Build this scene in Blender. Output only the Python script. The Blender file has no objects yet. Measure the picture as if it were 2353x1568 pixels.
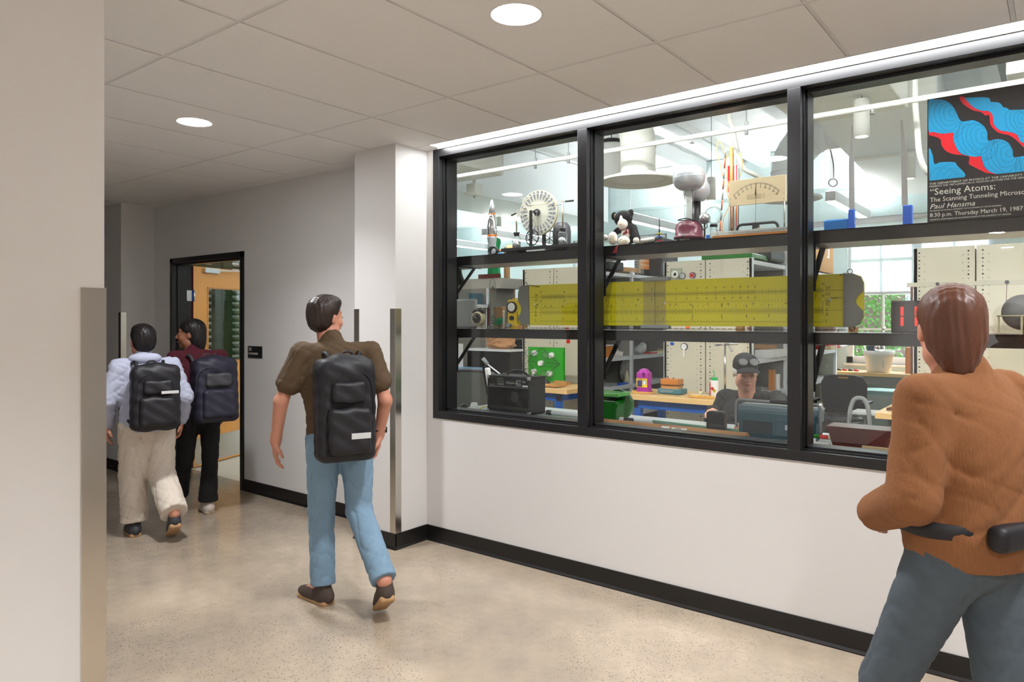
import bpy, math, random
import numpy as np
from mathutils import Vector, Matrix
PI = math.pi
random.seed(7)
SC = bpy.context.scene
COL = SC.collection
# ------------------------------------------------------------------ camera
F, PHI, HY, CH = 1625.354, 0.659876851, 734.337, 1.554
CF, SF = math.cos(PHI), math.sin(PHI)
cam_d = bpy.data.cameras.new('camera'); cam = bpy.data.objects.new('camera', cam_d); COL.objects.link(cam)
cam.location = (0, 0, CH); cam.rotation_euler = (PI/2, 0, PHI)
cam_d.sensor_width = 36; cam_d.lens = F/2353*36
cam_d.shift_y = -(784-HY)/2353
cam_d.clip_start = .05; cam_d.clip_end = 200
SC.camera = cam
SC.view_settings.view_transform = 'Standard'; SC.view_settings.look = 'None'
SC.view_settings.gamma = 1; SC.view_settings.use_curve_mapping = False
SC.view_settings.exposure = 1.40
# ------------------------------------------------------------------ world and sun
W = bpy.data.worlds.new('world'); SC.world = W; W.use_nodes = True
wn = W.node_tree; bg = wn.nodes['Background']
sky = wn.nodes.new('ShaderNodeTexSky'); sky.sky_type = 'NISHITA'
sky.sun_elevation = math.radians(38); sky.sun_rotation = math.radians(20); sky.sun_disc = False
wn.links.new(sky.outputs[0], bg.inputs[0]); bg.inputs[1].default_value = .42
sun_d = bpy.data.lights.new('sun', 'SUN'); sun = bpy.data.objects.new('sun', sun_d); COL.objects.link(sun)
sun.rotation_euler = (math.radians(-52), 0, math.radians(-20)); sun_d.energy = 5; sun_d.angle = .01; sun_d.color = (1, .95, .86)
# ------------------------------------------------------------------ helpers
def ray(x, y):
    t = (x-1176.5)/F; return Vector((t*CF-SF, t*SF+CF, (HY-y)/F))
def at(x, y, Y):
    r = ray(x, y); return Vector((0, 0, CH)) + r*(Y/r.y)
def atz(x, y, Z):
    r = ray(x, y); return Vector((0, 0, CH)) + r*((Z-CH)/r.z)
def S(r, g, b):
    f = lambda c: (c/255/12.92 if c/255 <= .04045 else ((c/255+.055)/1.055)**2.4)
    return (f(r), f(g), f(b), 1)
def mat(name, col, rough=.5, metal=0., var=.06, scale=18., bump=0., emit=None, es=1., trans=0., coat=0., ior=1.45, alpha=1., stretch=None, sheen=0.):
    m = bpy.data.materials.new(name); m.use_nodes = True; n = m.node_tree.nodes; l = m.node_tree.links
    p = n['Principled BSDF']; p.inputs['Roughness'].default_value = rough; p.inputs['Metallic'].default_value = metal
    p.inputs['IOR'].default_value = ior
    p.inputs['Transmission Weight'].default_value = trans; p.inputs['Coat Weight'].default_value = coat; p.inputs['Alpha'].default_value = alpha
    if sheen: p.inputs['Sheen Weight'].default_value = sheen
    p.inputs['Base Color'].default_value = col
    if var or bump:
        tc = n.new('ShaderNodeTexCoord'); nz = n.new('ShaderNodeTexNoise'); nz.inputs['Scale'].default_value = scale; nz.inputs['Detail'].default_value = 3
        if stretch:
            mp = n.new('ShaderNodeMapping'); mp.inputs['Scale'].default_value = stretch
            l.new(tc.outputs['Object'], mp.inputs[0]); l.new(mp.outputs[0], nz.inputs['Vector'])
        else: l.new(tc.outputs['Object'], nz.inputs['Vector'])
        if var:
            mx = n.new('ShaderNodeMix'); mx.data_type = 'RGBA'
            mx.inputs[6].default_value = tuple(max(0, c*(1-var)) for c in col[:3])+(1,)
            mx.inputs[7].default_value = tuple(min(1, c*(1+var)) for c in col[:3])+(1,)
            l.new(nz.outputs[0], mx.inputs[0]); l.new(mx.outputs[2], p.inputs['Base Color'])
        if bump:
            b = n.new('ShaderNodeBump'); b.inputs['Strength'].default_value = bump; b.inputs['Distance'].default_value = .004
            l.new(nz.outputs[0], b.inputs['Height']); l.new(b.outputs[0], p.inputs['Normal'])
    if emit:
        p.inputs['Emission Color'].default_value = emit; p.inputs['Emission Strength'].default_value = es
    return m
def emission(name, col, s):
    m = bpy.data.materials.new(name); m.use_nodes = True; n = m.node_tree.nodes; n.clear()
    e = n.new('ShaderNodeEmission'); e.inputs[0].default_value = col; e.inputs[1].default_value = s
    o = n.new('ShaderNodeOutputMaterial'); m.node_tree.links.new(e.outputs[0], o.inputs[0]); return m
def thin_glass(name, tint=(1, 1, 1, 1), rough=0., boost=1.0, edge=0.):
    """clear sheet: straight transmission plus Schlick reflection, the same from both faces"""
    m = bpy.data.materials.new(name); m.use_nodes = True; n = m.node_tree.nodes; l = m.node_tree.links; n.clear()
    t = n.new('ShaderNodeBsdfTransparent'); t.inputs[0].default_value = tint
    g = n.new('ShaderNodeBsdfGlossy'); g.inputs['Roughness'].default_value = rough
    ge = n.new('ShaderNodeNewGeometry'); dt = n.new('ShaderNodeVectorMath'); dt.operation = 'DOT_PRODUCT'
    l.new(ge.outputs['Incoming'], dt.inputs[0]); l.new(ge.outputs['Normal'], dt.inputs[1])
    def mth(op, a, b_=None):
        q = n.new('ShaderNodeMath'); q.operation = op; l.new(a, q.inputs[0])
        if b_ is not None: q.inputs[1].default_value = b_
        return q.outputs[0]
    ab = mth('ABSOLUTE', dt.outputs['Value']); iv = n.new('ShaderNodeMath'); iv.operation = 'SUBTRACT'; iv.inputs[0].default_value = 1; l.new(ab, iv.inputs[1])
    fac = mth('ADD', mth('MULTIPLY', mth('POWER', iv.outputs[0], 5), .96*boost), .04*boost)
    if edge:
        em = n.new('ShaderNodeMix'); em.data_type = 'RGBA'; l.new(mth('MULTIPLY', mth('POWER', iv.outputs[0], 2.2), edge), em.inputs[0]); em.inputs[6].default_value = tint; em.inputs[7].default_value = (.25, .30, .30, 1); l.new(em.outputs[2], t.inputs[0])
    mx = n.new('ShaderNodeMixShader'); o = n.new('ShaderNodeOutputMaterial')
    l.new(fac, mx.inputs[0]); l.new(t.outputs[0], mx.inputs[1]); l.new(g.outputs[0], mx.inputs[2]); l.new(mx.outputs[0], o.inputs[0])
    return m
class MB:
    def __init__(s): s.v = []; s.f = []; s.sm = []
    def add(s, vs, fs, smooth=False):
        o = len(s.v); s.v += [tuple(map(float, q)) for q in vs]; s.f += [tuple(i+o for i in f) for f in fs]
        s.sm += [smooth]*len(fs) if isinstance(smooth, bool) else smooth
        return s
    def b(s, x0, x1, y0, y1, z0, z1, M=None):
        vs = [Vector((x, y, z)) for z in (z0, z1) for y in (y0, y1) for x in (x0, x1)]
        if M is not None: vs = [M @ v for v in vs]
        return s.add(vs, [(0, 2, 3, 1), (4, 5, 7, 6), (0, 1, 5, 4), (2, 6, 7, 3), (0, 4, 6, 2), (1, 3, 7, 5)])
    def bc(s, c, sz, M=None):
        x, y, z = c; a, b_, d = [q/2 for q in sz]
        if M is not None: M = Matrix.Translation(Vector(c)) @ M.to_4x4(); return s.b(-a, a, -b_, b_, -d, d, M)
        return s.b(x-a, x+a, y-b_, y+b_, z-d, z+d)
    def bar(s, p, q, w, h=None):
        p = Vector(p); q = Vector(q); h = h or w; d = q-p; L = d.length
        R = d.to_track_quat('Z', 'Y').to_matrix().to_4x4()
        return s.b(-w/2, w/2, -h/2, h/2, 0, L, Matrix.Translation(p) @ R)
    def c(s, p, q, r, r2=None, n=16, caps=True):
        p = Vector(p); q = Vector(q); r2 = r if r2 is None else r2; d = q-p
        R = d.to_track_quat('Z', 'Y').to_matrix(); vs = []
        for cc, rr in ((p, r), (q, r2)):
            for i in range(n):
                a = 2*PI*i/n; vs.append(cc+R @ Vector((rr*math.cos(a), rr*math.sin(a), 0)))
        fs = [(i, (i+1) % n, n+(i+1) % n, n+i) for i in range(n)]; sm = [True]*n
        if caps: fs += [tuple(range(n-1, -1, -1)), tuple(range(n, 2*n))]; sm += [False, False]
        return s.add(vs, fs, sm)
    def tube(s, pts, r, n=8, closed=False, smooth=0):
        P = [Vector(p) for p in pts]
        if smooth:
            Q = []; m = len(P); rng = m if closed else m-1
            for i in range(rng):
                a = P[(i-1) % m] if closed or i else P[0]; b_ = P[i]; c = P[(i+1) % m]; d = P[(i+2) % m] if closed or i+2 < m else P[-1]
                for k in range(smooth):
                    t = k/smooth; Q.append(.5*((2*b_)+(c-a)*t+(2*a-5*b_+4*c-d)*t*t+(3*b_-a-3*c+d)*t**3))
            if not closed: Q.append(P[-1])
            P = Q
        m = len(P); rs = r if isinstance(r, (list, tuple)) else None; vs = []; up = None
        for i in range(m):
            if closed: d = P[(i+1) % m]-P[i-1]
            else: d = P[min(i+1, m-1)]-P[max(i-1, 0)]
            d = d.normalized() if d.length > 1e-9 else Vector((0, 0, 1))
            if up is None: up = Vector((0, 0, 1)) if abs(d.z) < .9 else Vector((1, 0, 0))
            u = d.cross(up)
            if u.length < 1e-6: u = d.orthogonal()
            u.normalize(); w = u.cross(d); up = w
            rr = rs[min(int(i*len(rs)/m), len(rs)-1)] if rs else r
            for k in range(n):
                a = 2*PI*k/n; vs.append(P[i]+u*rr*math.cos(a)+w*rr*math.sin(a))
        fs = []
        for i in range(m if closed else m-1):
            j = (i+1) % m
            for k in range(n): fs.append((i*n+k, i*n+(k+1) % n, j*n+(k+1) % n, j*n+k))
        sm = [True]*len(fs)
        if not closed: fs += [tuple(range(n-1, -1, -1)), tuple(range((m-1)*n, m*n))]; sm += [False, False]
        return s.add(vs, fs, sm)
    def lathe(s, prof, c=(0, 0, 0), n=32, M=None, smooth=True):
        c = Vector(c); vs = []
        for r, z in prof:
            for i in range(n):
                a = 2*PI*i/n; v = Vector((r*math.cos(a), r*math.sin(a), z))
                if M is not None: v = M @ v
                vs.append(v+c)
        m = len(prof); fs = []
        for j in range(m-1):
            for i in range(n): fs.append((j*n+i, j*n+(i+1) % n, (j+1)*n+(i+1) % n, (j+1)*n+i))
        sm = [smooth]*len(fs)
        if prof[0][0] > 1e-5: fs.append(tuple(range(n-1, -1, -1))); sm.append(False)
        if prof[-1][0] > 1e-5 and not (m == 2 and prof[0][0] < 1e-5): fs.append(tuple(range((m-1)*n, m*n))); sm.append(False)
        return s.add(vs, fs, sm)
    def sph(s, c, r, n=20, M=None):
        if not isinstance(r, (tuple, list)): r = (r, r, r)
        prof = [(math.sin(PI*i/n*1.0), -math.cos(PI*i/n)) for i in range(n+1)]
        D = Matrix.Diagonal(Vector(r)); D = M.to_3x3() @ D if M is not None else D
        return s.lathe(prof, c, n*2 if n < 20 else 32, D)
    def prism(s, pts, axis, d0, d1):
        f = {'x': lambda a, b_, d: (d, a, b_), 'y': lambda a, b_, d: (a, d, b_), 'z': lambda a, b_, d: (a, b_, d)}[axis]
        n = len(pts); vs = [f(a, b_, d0) for a, b_ in pts]+[f(a, b_, d1) for a, b_ in pts]
        fs = [tuple(range(n)), tuple(range(2*n-1, n-1, -1))]+[(i, n+i, n+(i+1) % n, (i+1) % n) for i in range(n)]
        return s.add(vs, fs)
    def quad(s, a, b_, c, d): return s.add([a, b_, c, d], [(0, 1, 2, 3)])
def P(name, mb, m, parent=None, label=None, bev=0, stuff=False, loc=None, rot=None, fix=False):
    me = bpy.data.meshes.new(name); me.from_pydata(mb.v, [], mb.f)
    me.polygons.foreach_set('use_smooth', mb.sm); me.materials.append(m); me.update()
    if fix:
        import bmesh
        bm = bmesh.new(); bm.from_mesh(me); bmesh.ops.recalc_face_normals(bm, faces=bm.faces); bm.to_mesh(me); bm.free()
    o = bpy.data.objects.new(name, me); COL.objects.link(o)
    if parent: o.parent = parent
    if loc: o.location = loc
    if rot: o.rotation_euler = rot
    if label: o['label'] = label
    if stuff: o['kind'] = 'stuff'
    if bev:
        md = o.modifiers.new('bevel', 'BEVEL'); md.width = bev; md.segments = 2; md.limit_method = 'ANGLE'; md.angle_limit = .7
    return o
def T(name, label, cat, loc=(0, 0, 0), rz=0, group=None):
    o = bpy.data.objects.new(name, None); COL.objects.link(o); o.empty_display_size = .1
    o.location = loc; o.rotation_euler = (0, 0, rz); o['label'] = label; o['category'] = cat
    if group: o['group'] = group
    return o
def tag(o, label, cat, group=None):
    o['label'] = label; o['category'] = cat
    if group: o['group'] = group
    return o
def struct(o): o['kind'] = 'structure'; return o
def empty_struct(name):
    o = bpy.data.objects.new(name, None); COL.objects.link(o); o['kind'] = 'structure'; return o
def text(s, size, loc, m, parent, rot=(PI/2, 0, 0), name='lettering', align='LEFT', sx=1., off=0., shear=0., space=1., ext=.0004):
    cu = bpy.data.curves.new(name, 'FONT'); cu.body = s; cu.size = size; cu.extrude = ext; cu.align_x = align; cu.resolution_u = 2
    cu.offset = off; cu.shear = shear; cu.space_character = space
    tmp = bpy.data.objects.new(name, cu); me = bpy.data.meshes.new_from_object(tmp); bpy.data.objects.remove(tmp); bpy.data.curves.remove(cu)
    me.materials.clear(); me.materials.append(m)
    o = bpy.data.objects.new(name, me); COL.objects.link(o); o.parent = parent; o.location = loc; o.rotation_euler = rot; o.scale = (sx, 1, 1)
    return o
def copy_tree(o, parent=None):
    c = o.copy(); COL.objects.link(c); c.parent = parent
    for ch in [k for k in COL.objects if k.parent == o]: copy_tree(ch, c)
    return c
def RZ(a): return Matrix.Rotation(a, 4, 'Z')
def RX(a): return Matrix.Rotation(a, 4, 'X')
def RY(a): return Matrix.Rotation(a, 4, 'Y')
# ------------------------------------------------------------------ implicit surface meshing (smooth union of shapes, surface nets)
def nets(prims, h=.008, folds=None, clip=None):
    """prims: ('c',a,b,ra,rb,k) capsule | ('e',c,r,k[,R]) ellipsoid | ('b',c,half,round,k[,R]) box ; op suffix '-' subtracts"""
    lo = np.full(3, 9e9); hi = -lo; bs = []
    for p in prims:
        t = p[0][0]
        if t == 'c': a, b_ = np.array(p[1], float), np.array(p[2], float); r = max(p[3], p[4]); l0 = np.minimum(a, b_)-r; h0 = np.maximum(a, b_)+r; k = p[5]
        else:
            r = max(p[2])*1.0 + (p[3] if t == 'b' else 0); R = p[-1] if (t == 'e' and len(p) > 4) or (t == 'b' and len(p) > 5) else None
            hv = np.array(p[2], float)+(p[3] if t == 'b' else 0)
            if R is not None: R_ = np.array(R)[:3, :3]; hv = np.abs(R_) @ hv
            l0 = np.array(p[1], float)-hv; h0 = np.array(p[1], float)+hv; k = p[3] if t == 'e' else p[4]
        bs.append((l0, h0, k))
        if not p[0].endswith('-'): lo = np.minimum(lo, l0); hi = np.maximum(hi, h0)
    lo -= 3*h+.012; hi += 3*h+.012
    N = np.ceil((hi-lo)/h).astype(int)+1
    Fd = np.full(N, .05, np.float32)
    ax = [lo[i]+h*np.arange(N[i]) for i in range(3)]
    for p, (l0, h0, k) in zip(prims, bs):
        pad = k+.03
        i0 = np.maximum(((l0-pad-lo)/h).astype(int), 0); i1 = np.minimum(((h0+pad-lo)/h).astype(int)+2, N)
        if (i1 <= i0).any(): continue
        X = ax[0][i0[0]:i1[0]][:, None, None]; Y = ax[1][i0[1]:i1[1]][None, :, None]; Z = ax[2][i0[2]:i1[2]][None, None, :]
        t = p[0][0]
        if t == 'c':
            a, b_ = np.array(p[1], float), np.array(p[2], float); d = b_-a; L2 = max((d*d).sum(), 1e-12)
            tt = np.clip(((X-a[0])*d[0]+(Y-a[1])*d[1]+(Z-a[2])*d[2])/L2, 0, 1)
            D = np.sqrt((X-a[0]-tt*d[0])**2+(Y-a[1]-tt*d[1])**2+(Z-a[2]-tt*d[2])**2)-(p[3]+(p[4]-p[3])*tt)
        else:
            c = p[1]; x, y, z = X-c[0], Y-c[1], Z-c[2]
            R = p[-1] if (t == 'e' and len(p) > 4) or (t == 'b' and len(p) > 5) else None
            if R is not None:
                R_ = np.array(R)[:3, :3]
                x, y, z = [R_[0][i]*x+R_[1][i]*y+R_[2][i]*z for i in range(3)]
            if t == 'e':
                r = p[2]; k0 = np.sqrt((x/r[0])**2+(y/r[1])**2+(z/r[2])**2); k1 = np.sqrt((x/r[0]**2)**2+(y/r[1]**2)**2+(z/r[2]**2)**2)+1e-9
                D = k0*(k0-1)/k1
            else:
                hf = p[2]; qx, qy, qz = np.abs(x)-hf[0], np.abs(y)-hf[1], np.abs(z)-hf[2]
                D = np.sqrt(np.maximum(qx, 0)**2+np.maximum(qy, 0)**2+np.maximum(qz, 0)**2)+np.minimum(np.maximum(qx, np.maximum(qy, qz)), 0)-p[3]
        sl = (slice(i0[0], i1[0]), slice(i0[1], i1[1]), slice(i0[2], i1[2])); A = Fd[sl]
        if p[0].endswith('-'):
            hh = np.maximum(k-np.abs(A+D), 0)/k if k > 0 else 0
            Fd[sl] = np.maximum(A, -D)+(hh*hh*k/4 if k > 0 else 0)
        else:
            hh = np.maximum(k-np.abs(A-D), 0)/k if k > 0 else 0
            Fd[sl] = np.minimum(A, D)-(hh*hh*k/4 if k > 0 else 0)
    if folds:
        X, Y, Z = ax[0][:, None, None], ax[1][None, :, None], ax[2][None, None, :]
        Fd = Fd+folds(X, Y, Z).astype(np.float32)
    if clip:
        X, Y, Z = ax[0][:, None, None], ax[1][None, :, None], ax[2][None, None, :]
        Fd = np.maximum(Fd, clip(X, Y, Z).astype(np.float32))
    Fd[0] = Fd[-1] = .05; Fd[:, 0] = Fd[:, -1] = .05; Fd[:, :, 0] = Fd[:, :, -1] = .05
    I = Fd < 0
    cn = [(i, j, k) for i in (0, 1) for j in (0, 1) for k in (0, 1)]
    g = lambda A, c: A[c[0]:A.shape[0]-1+c[0], c[1]:A.shape[1]-1+c[1], c[2]:A.shape[2]-1+c[2]]
    cnt = sum(g(I, c).astype(np.int8) for c in cn); act = (cnt > 0) & (cnt < 8)
    idx = np.argwhere(act); vid = np.full(act.shape, -1, np.int64); vid[act] = np.arange(len(idx))
    vals = {c: Fd[idx[:, 0]+c[0], idx[:, 1]+c[1], idx[:, 2]+c[2]] for c in cn}
    acc = np.zeros((len(idx), 3)); m = np.zeros(len(idx))
    for a in cn:
        for d in range(3):
            if a[d] == 0:
                b_ = list(a); b_[d] = 1; b_ = tuple(b_); f0, f1 = vals[a], vals[b_]; w = (f0 < 0) != (f1 < 0)
                t = np.where(w, f0/(f0-f1+1e-20), 0); q = np.array(a, float)[None, :].repeat(len(idx), 0); q[:, d] += t
                acc += q*w[:, None]; m += w
    V = lo+(idx+acc/m[:, None])*h
    Q = []
    for d in range(3):
        s0 = [slice(None)]*3; s1 = [slice(None)]*3; s0[d] = slice(0, -1); s1[d] = slice(1, None)
        ch = I[tuple(s0)] != I[tuple(s1)]; e = np.argwhere(ch); u, v = (d+1) % 3, (d+2) % 3
        inside = I[tuple(s0)][ch]
        def cell(du, dv):
            q = e.copy(); q[:, u] -= du; q[:, v] -= dv; return vid[q[:, 0], q[:, 1], q[:, 2]]
        q = np.stack([cell(1, 1), cell(0, 1), cell(0, 0), cell(1, 0)], 1)
        q[~inside] = q[~inside][:, ::-1]; Q.append(q)
    Q = np.concatenate(Q)
    return V, Q
def N(name, prims, m, parent=None, h=.008, folds=None, clip=None, label=None, sub=0, stuff=False, smooth_it=0):
    V, Q = nets(prims, h, folds, clip)
    me = bpy.data.meshes.new(name); me.from_pydata(V.tolist(), [], Q.tolist())
    me.polygons.foreach_set('use_smooth', [True]*len(me.polygons)); me.materials.append(m); me.update()
    o = bpy.data.objects.new(name, me); COL.objects.link(o)
    if parent: o.parent = parent
    if label: o['label'] = label
    if stuff: o['kind'] = 'stuff'
    if smooth_it:
        s = o.modifiers.new('smooth', 'SMOOTH'); s.iterations = smooth_it; s.factor = .5
    return o
# ------------------------------------------------------------------ materials
M = {}
M['wall'] = mat('wall_paint', S(218, 216, 214), .55, var=.015, scale=3)
M['ceil'] = mat('ceiling_tile', S(228, 225, 222), .9, var=.02, scale=60, bump=.05)
M['grid'] = mat('ceiling_grid', S(214, 211, 208), .5, var=.01)
M['black'] = mat('black_metal', S(27, 27, 29), .34, var=.05, scale=40)
M['blackrub'] = mat('black_rubber', S(22, 21, 21), .35, var=.05)
M['blackshelf'] = mat('black_steel', S(26, 25, 25), .3, metal=.0, var=.05, scale=6)
M['shelfunder'] = mat('brushed_steel', S(175, 172, 168), .32, metal=.9, var=.05, scale=40, stretch=(1, 12, 1))
M['steel'] = mat('stainless_steel', S(205, 200, 192), .2, metal=1, var=.05, scale=90, stretch=(60, 60, .6))
M['chrome'] = mat('polished_metal', S(225, 225, 228), .12, metal=1, var=.02)
M['alu'] = mat('aluminium', S(200, 202, 206), .28, metal=1, var=.03)
M['brass'] = mat('brass', S(176, 162, 136), .3, metal=1, var=.05)
M['plblack'] = mat('black_plastic', S(26, 26, 28), .4, var=.1, scale=30)
M['dkgrey'] = mat('dark_grey_plastic', S(62, 62, 66), .45, var=.06)
M['grey'] = mat('grey_plastic', S(140, 142, 142), .45, var=.05)
M['ltgrey'] = mat('light_grey_plastic', S(196, 198, 198), .45, var=.04)
M['white'] = mat('white_plastic', S(238, 238, 236), .4, var=.02)
M['cream'] = mat('cream_enamel', S(222, 212, 170), .3, var=.04)
M['beige'] = mat('beige_enamel', S(206, 200, 180), .45, var=.02, scale=5)
M['shelfwhite'] = mat('pale_grey_enamel', S(224, 226, 228), .4, var=.02)
M['shelfin'] = mat('shelf_grey_enamel', S(128, 126, 120), .5, var=.03, scale=5)
M['hole'] = mat('dark_opening', S(18, 17, 16), .8, var=0)
M['labwhite'] = mat('lab_white_paint', S(236, 240, 242), .6, var=.015, scale=3)
M['labblue'] = mat('pale_aqua_paint', S(206, 224, 226), .6, var=.015, scale=3)
M['duct'] = mat('painted_duct', S(222, 222, 214), .5, var=.03, scale=8)
M['maple'] = mat('maple_butcher_block', S(226, 186, 126), .35, var=.1, scale=6, stretch=(1, 14, 14))
M['maple_edge'] = mat('maple_edge', S(205, 150, 78), .35, var=.1, scale=6, stretch=(1, 14, 14))
M['oak'] = mat('oak_veneer', S(214, 156, 84), .35, var=.1, scale=5, stretch=(16, 16, .8))
M['wood'] = mat('light_wood', S(196, 140, 78), .4, var=.15, scale=8, stretch=(1, 10, 10))
M['pine'] = mat('pine_board', S(206, 180, 140), .5, var=.1, scale=8, stretch=(1, 12, 12))
M['redwood'] = mat('dark_red_wood', S(98, 30, 26), .35, var=.15, scale=8, stretch=(1, 10, 10))
M['orangewood'] = mat('orange_wood', S(196, 122, 48), .35, var=.12, scale=8, stretch=(1, 10, 10))
M['blue'] = mat('blue_steel', S(16, 84, 168), .4, var=.04)
M['bluebright'] = mat('blue_plastic', S(36, 92, 190), .35, var=.04)
M['green'] = mat('green_paint', S(26, 150, 14), .35, var=.05)
M['greendk'] = mat('green_enamel', S(10, 120, 16), .25, var=.05)
M['greenfab'] = mat('green_fabric', S(0, 160, 92), .8, var=.1, scale=20, bump=.3)
M['yellow'] = mat('yellow_enamel', S(232, 196, 10), .35, var=.03)
M['rule'] = mat('slide_rule_yellow', S(206, 194, 22), .35, var=.03, scale=3)
M['rulegrey'] = mat('grey_plate', S(112, 112, 106), .45, var=.08, scale=120)
M['ink'] = mat('black_ink', S(34, 32, 12), .6, var=0)
M['inkblack'] = mat('printed_black', S(28, 26, 24), .6, var=0)
M['inkwhite'] = mat('printed_white', S(228, 226, 214), .6, var=0)
M['red'] = mat('red_plastic', S(206, 26, 30), .4, var=.05)
M['orange'] = mat('orange_plastic', S(240, 120, 40), .4, var=.05)
M['maroon'] = mat('maroon_enamel', S(96, 20, 46), .35, var=.03, coat=.15)
M['card'] = mat('cardboard', S(196, 152, 104), .8, var=.06, scale=6, stretch=(1, 1, 8))
M['kraft'] = mat('brown_paper', S(186, 138, 98), .75, var=.06, scale=12, bump=.2)
M['paper'] = mat('white_paper', S(236, 236, 232), .7, var=.02)
M['teal'] = mat('teal_enamel', S(62, 112, 124), .4, var=.04)
M['scope'] = mat('blue_grey_case', S(44, 84, 98), .45, var=.05)
M['tealrail'] = mat('blue_green_steel', S(110, 150, 150), .4, var=.04)
M['clear'] = thin_glass('clear_glass', (.93, .96, .95, 1), .02, 1.8, .85)
M['pane'] = thin_glass('window_pane_glass', (.95, .965, .96, 1), 0., 1.0)
M['amber'] = mat('amber_tubing', S(226, 176, 84), .25, var=.05)
M['skin'] = mat('skin', S(206, 150, 126), .5, var=.06, scale=30, bump=.05)
M['silver'] = mat('silver_paint', S(196, 199, 205), .36, metal=.7, var=.03)
def floor_mat():
    m = bpy.data.materials.new('polished_concrete'); m.use_nodes = True; n = m.node_tree.nodes; l = m.node_tree.links; p = n['Principled BSDF']
    tc = n.new('ShaderNodeTexCoord')
    def noise(sc, det=4, rough=.6):
        z = n.new('ShaderNodeTexNoise'); z.inputs['Scale'].default_value = sc; z.inputs['Detail'].default_value = det; z.inputs['Roughness'].default_value = rough
        l.new(tc.outputs['Object'], z.inputs['Vector']); return z
    def ramp(src, stops):
        r = n.new('ShaderNodeValToRGB'); l.new(src, r.inputs[0]); e = r.color_ramp.elements
        e[0].position, e[0].color = stops[0]; e[1].position, e[1].color = stops[-1]
        for ps, c in stops[1:-1]: q = e.new(ps); q.color = c
        return r
    a = noise(1.1, 6, .6); r1 = ramp(a.outputs[0], [(.3, S(146, 134, 121)), (.5, S(170, 155, 137)), (.68, S(188, 172, 153))])
    b_ = noise(9, 5, .7); r2 = ramp(b_.outputs[0], [(.35, (.90, .90, .90, 1)), (.65, (1.06, 1.05, 1.03, 1))])
    mx = n.new('ShaderNodeMix'); mx.data_type = 'RGBA'; mx.blend_type = 'MULTIPLY'; mx.inputs[0].default_value = .8
    l.new(r1.outputs[0], mx.inputs[6]); l.new(r2.outputs[0], mx.inputs[7])
    # exposed aggregate in patches
    v = n.new('ShaderNodeTexVoronoi'); v.inputs['Scale'].default_value = 100; l.new(tc.outputs['Object'], v.inputs['Vector'])
    cr = ramp(v.outputs['Color'], [(.60, (0, 0, 0, 1)), (.62, (1, 1, 1, 1))])
    vd = ramp(v.outputs['Distance'], [(.24, (1, 1, 1, 1)), (.40, (0, 0, 0, 1))])
    pz = noise(.9, 5, .7); pr = ramp(pz.outputs[0], [(.47, (.12, .12, .12, 1)), (.56, (1, 1, 1, 1))])
    m1 = n.new('ShaderNodeMath'); m1.operation = 'MULTIPLY'; l.new(cr.outputs[0], m1.inputs[0]); l.new(vd.outputs[0], m1.inputs[1])
    m2 = n.new('ShaderNodeMath'); m2.operation = 'MULTIPLY'; l.new(m1.outputs[0], m2.inputs[0]); l.new(pr.outputs[0], m2.inputs[1])
    m3 = n.new('ShaderNodeMath'); m3.operation = 'MULTIPLY'; m3.inputs[1].default_value = .7; l.new(m2.outputs[0], m3.inputs[0])
    mx2 = n.new('ShaderNodeMix'); mx2.data_type = 'RGBA'; l.new(m3.outputs[0], mx2.inputs[0]); l.new(mx.outputs[2], mx2.inputs[6]); mx2.inputs[7].default_value = S(82, 78, 74)
    l.new(mx2.outputs[2], p.inputs['Base Color'])
    rr = ramp(b_.outputs[0], [(.3, (.13, .13, .13, 1)), (.7, (.26, .26, .26, 1))]); l.new(rr.outputs[0], p.inputs['Roughness'])
    p.inputs['Specular IOR Level'].default_value = .75
    return m
M['floor'] = floor_mat()
M['labfloor'] = mat('pale_lab_floor', S(206, 200, 186), .35, var=.04, scale=3)
# ------------------------------------------------------------------ corridor shell
WY = 3.585; LY = 3.765; CZ = 2.743
struct(P('floor', MB().b(-14, 4, -7.6, LY, -.05, 0), M['floor']))
m = MB()
xs = [-6.245+.6096*k for k in range(-13, 18)]; ys = [2.779+1.2192*j for j in range(-9, 1)]+[3.455]
for i in range(len(xs)-1):
    for j in range(len(ys)-1):
        m.b(xs[i]+.010, xs[i+1]-.010, ys[j]+.010, ys[j+1]-(.010 if j < len(ys)-2 else .002), CZ, CZ+.014)
m.b(-14, 4, 3.585, LY, CZ, CZ+.02); m.b(-14, 4.1, -7.7, LY+.05, CZ+.014, CZ+.05)
m.b(-14, -3.43, 3.465, 3.585, CZ, CZ+.014); m.b(.55, 4, 3.465, 3.585, CZ, CZ+.014)
struct(P('ceiling', m, M['ceil']))
m = MB()
for x in xs: m.b(x-.0085, x+.0085, -7.6, 3.455, CZ+.003, CZ+.013)
for y in ys[:-1]: m.b(-14, 4, y-.0105, y+.0105, CZ+.0025, CZ+.0128)
m.b(-14, 4, 3.453, 3.467, CZ+.001, CZ+.012)
struct(P('trim_1', m, M['grid']))
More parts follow.
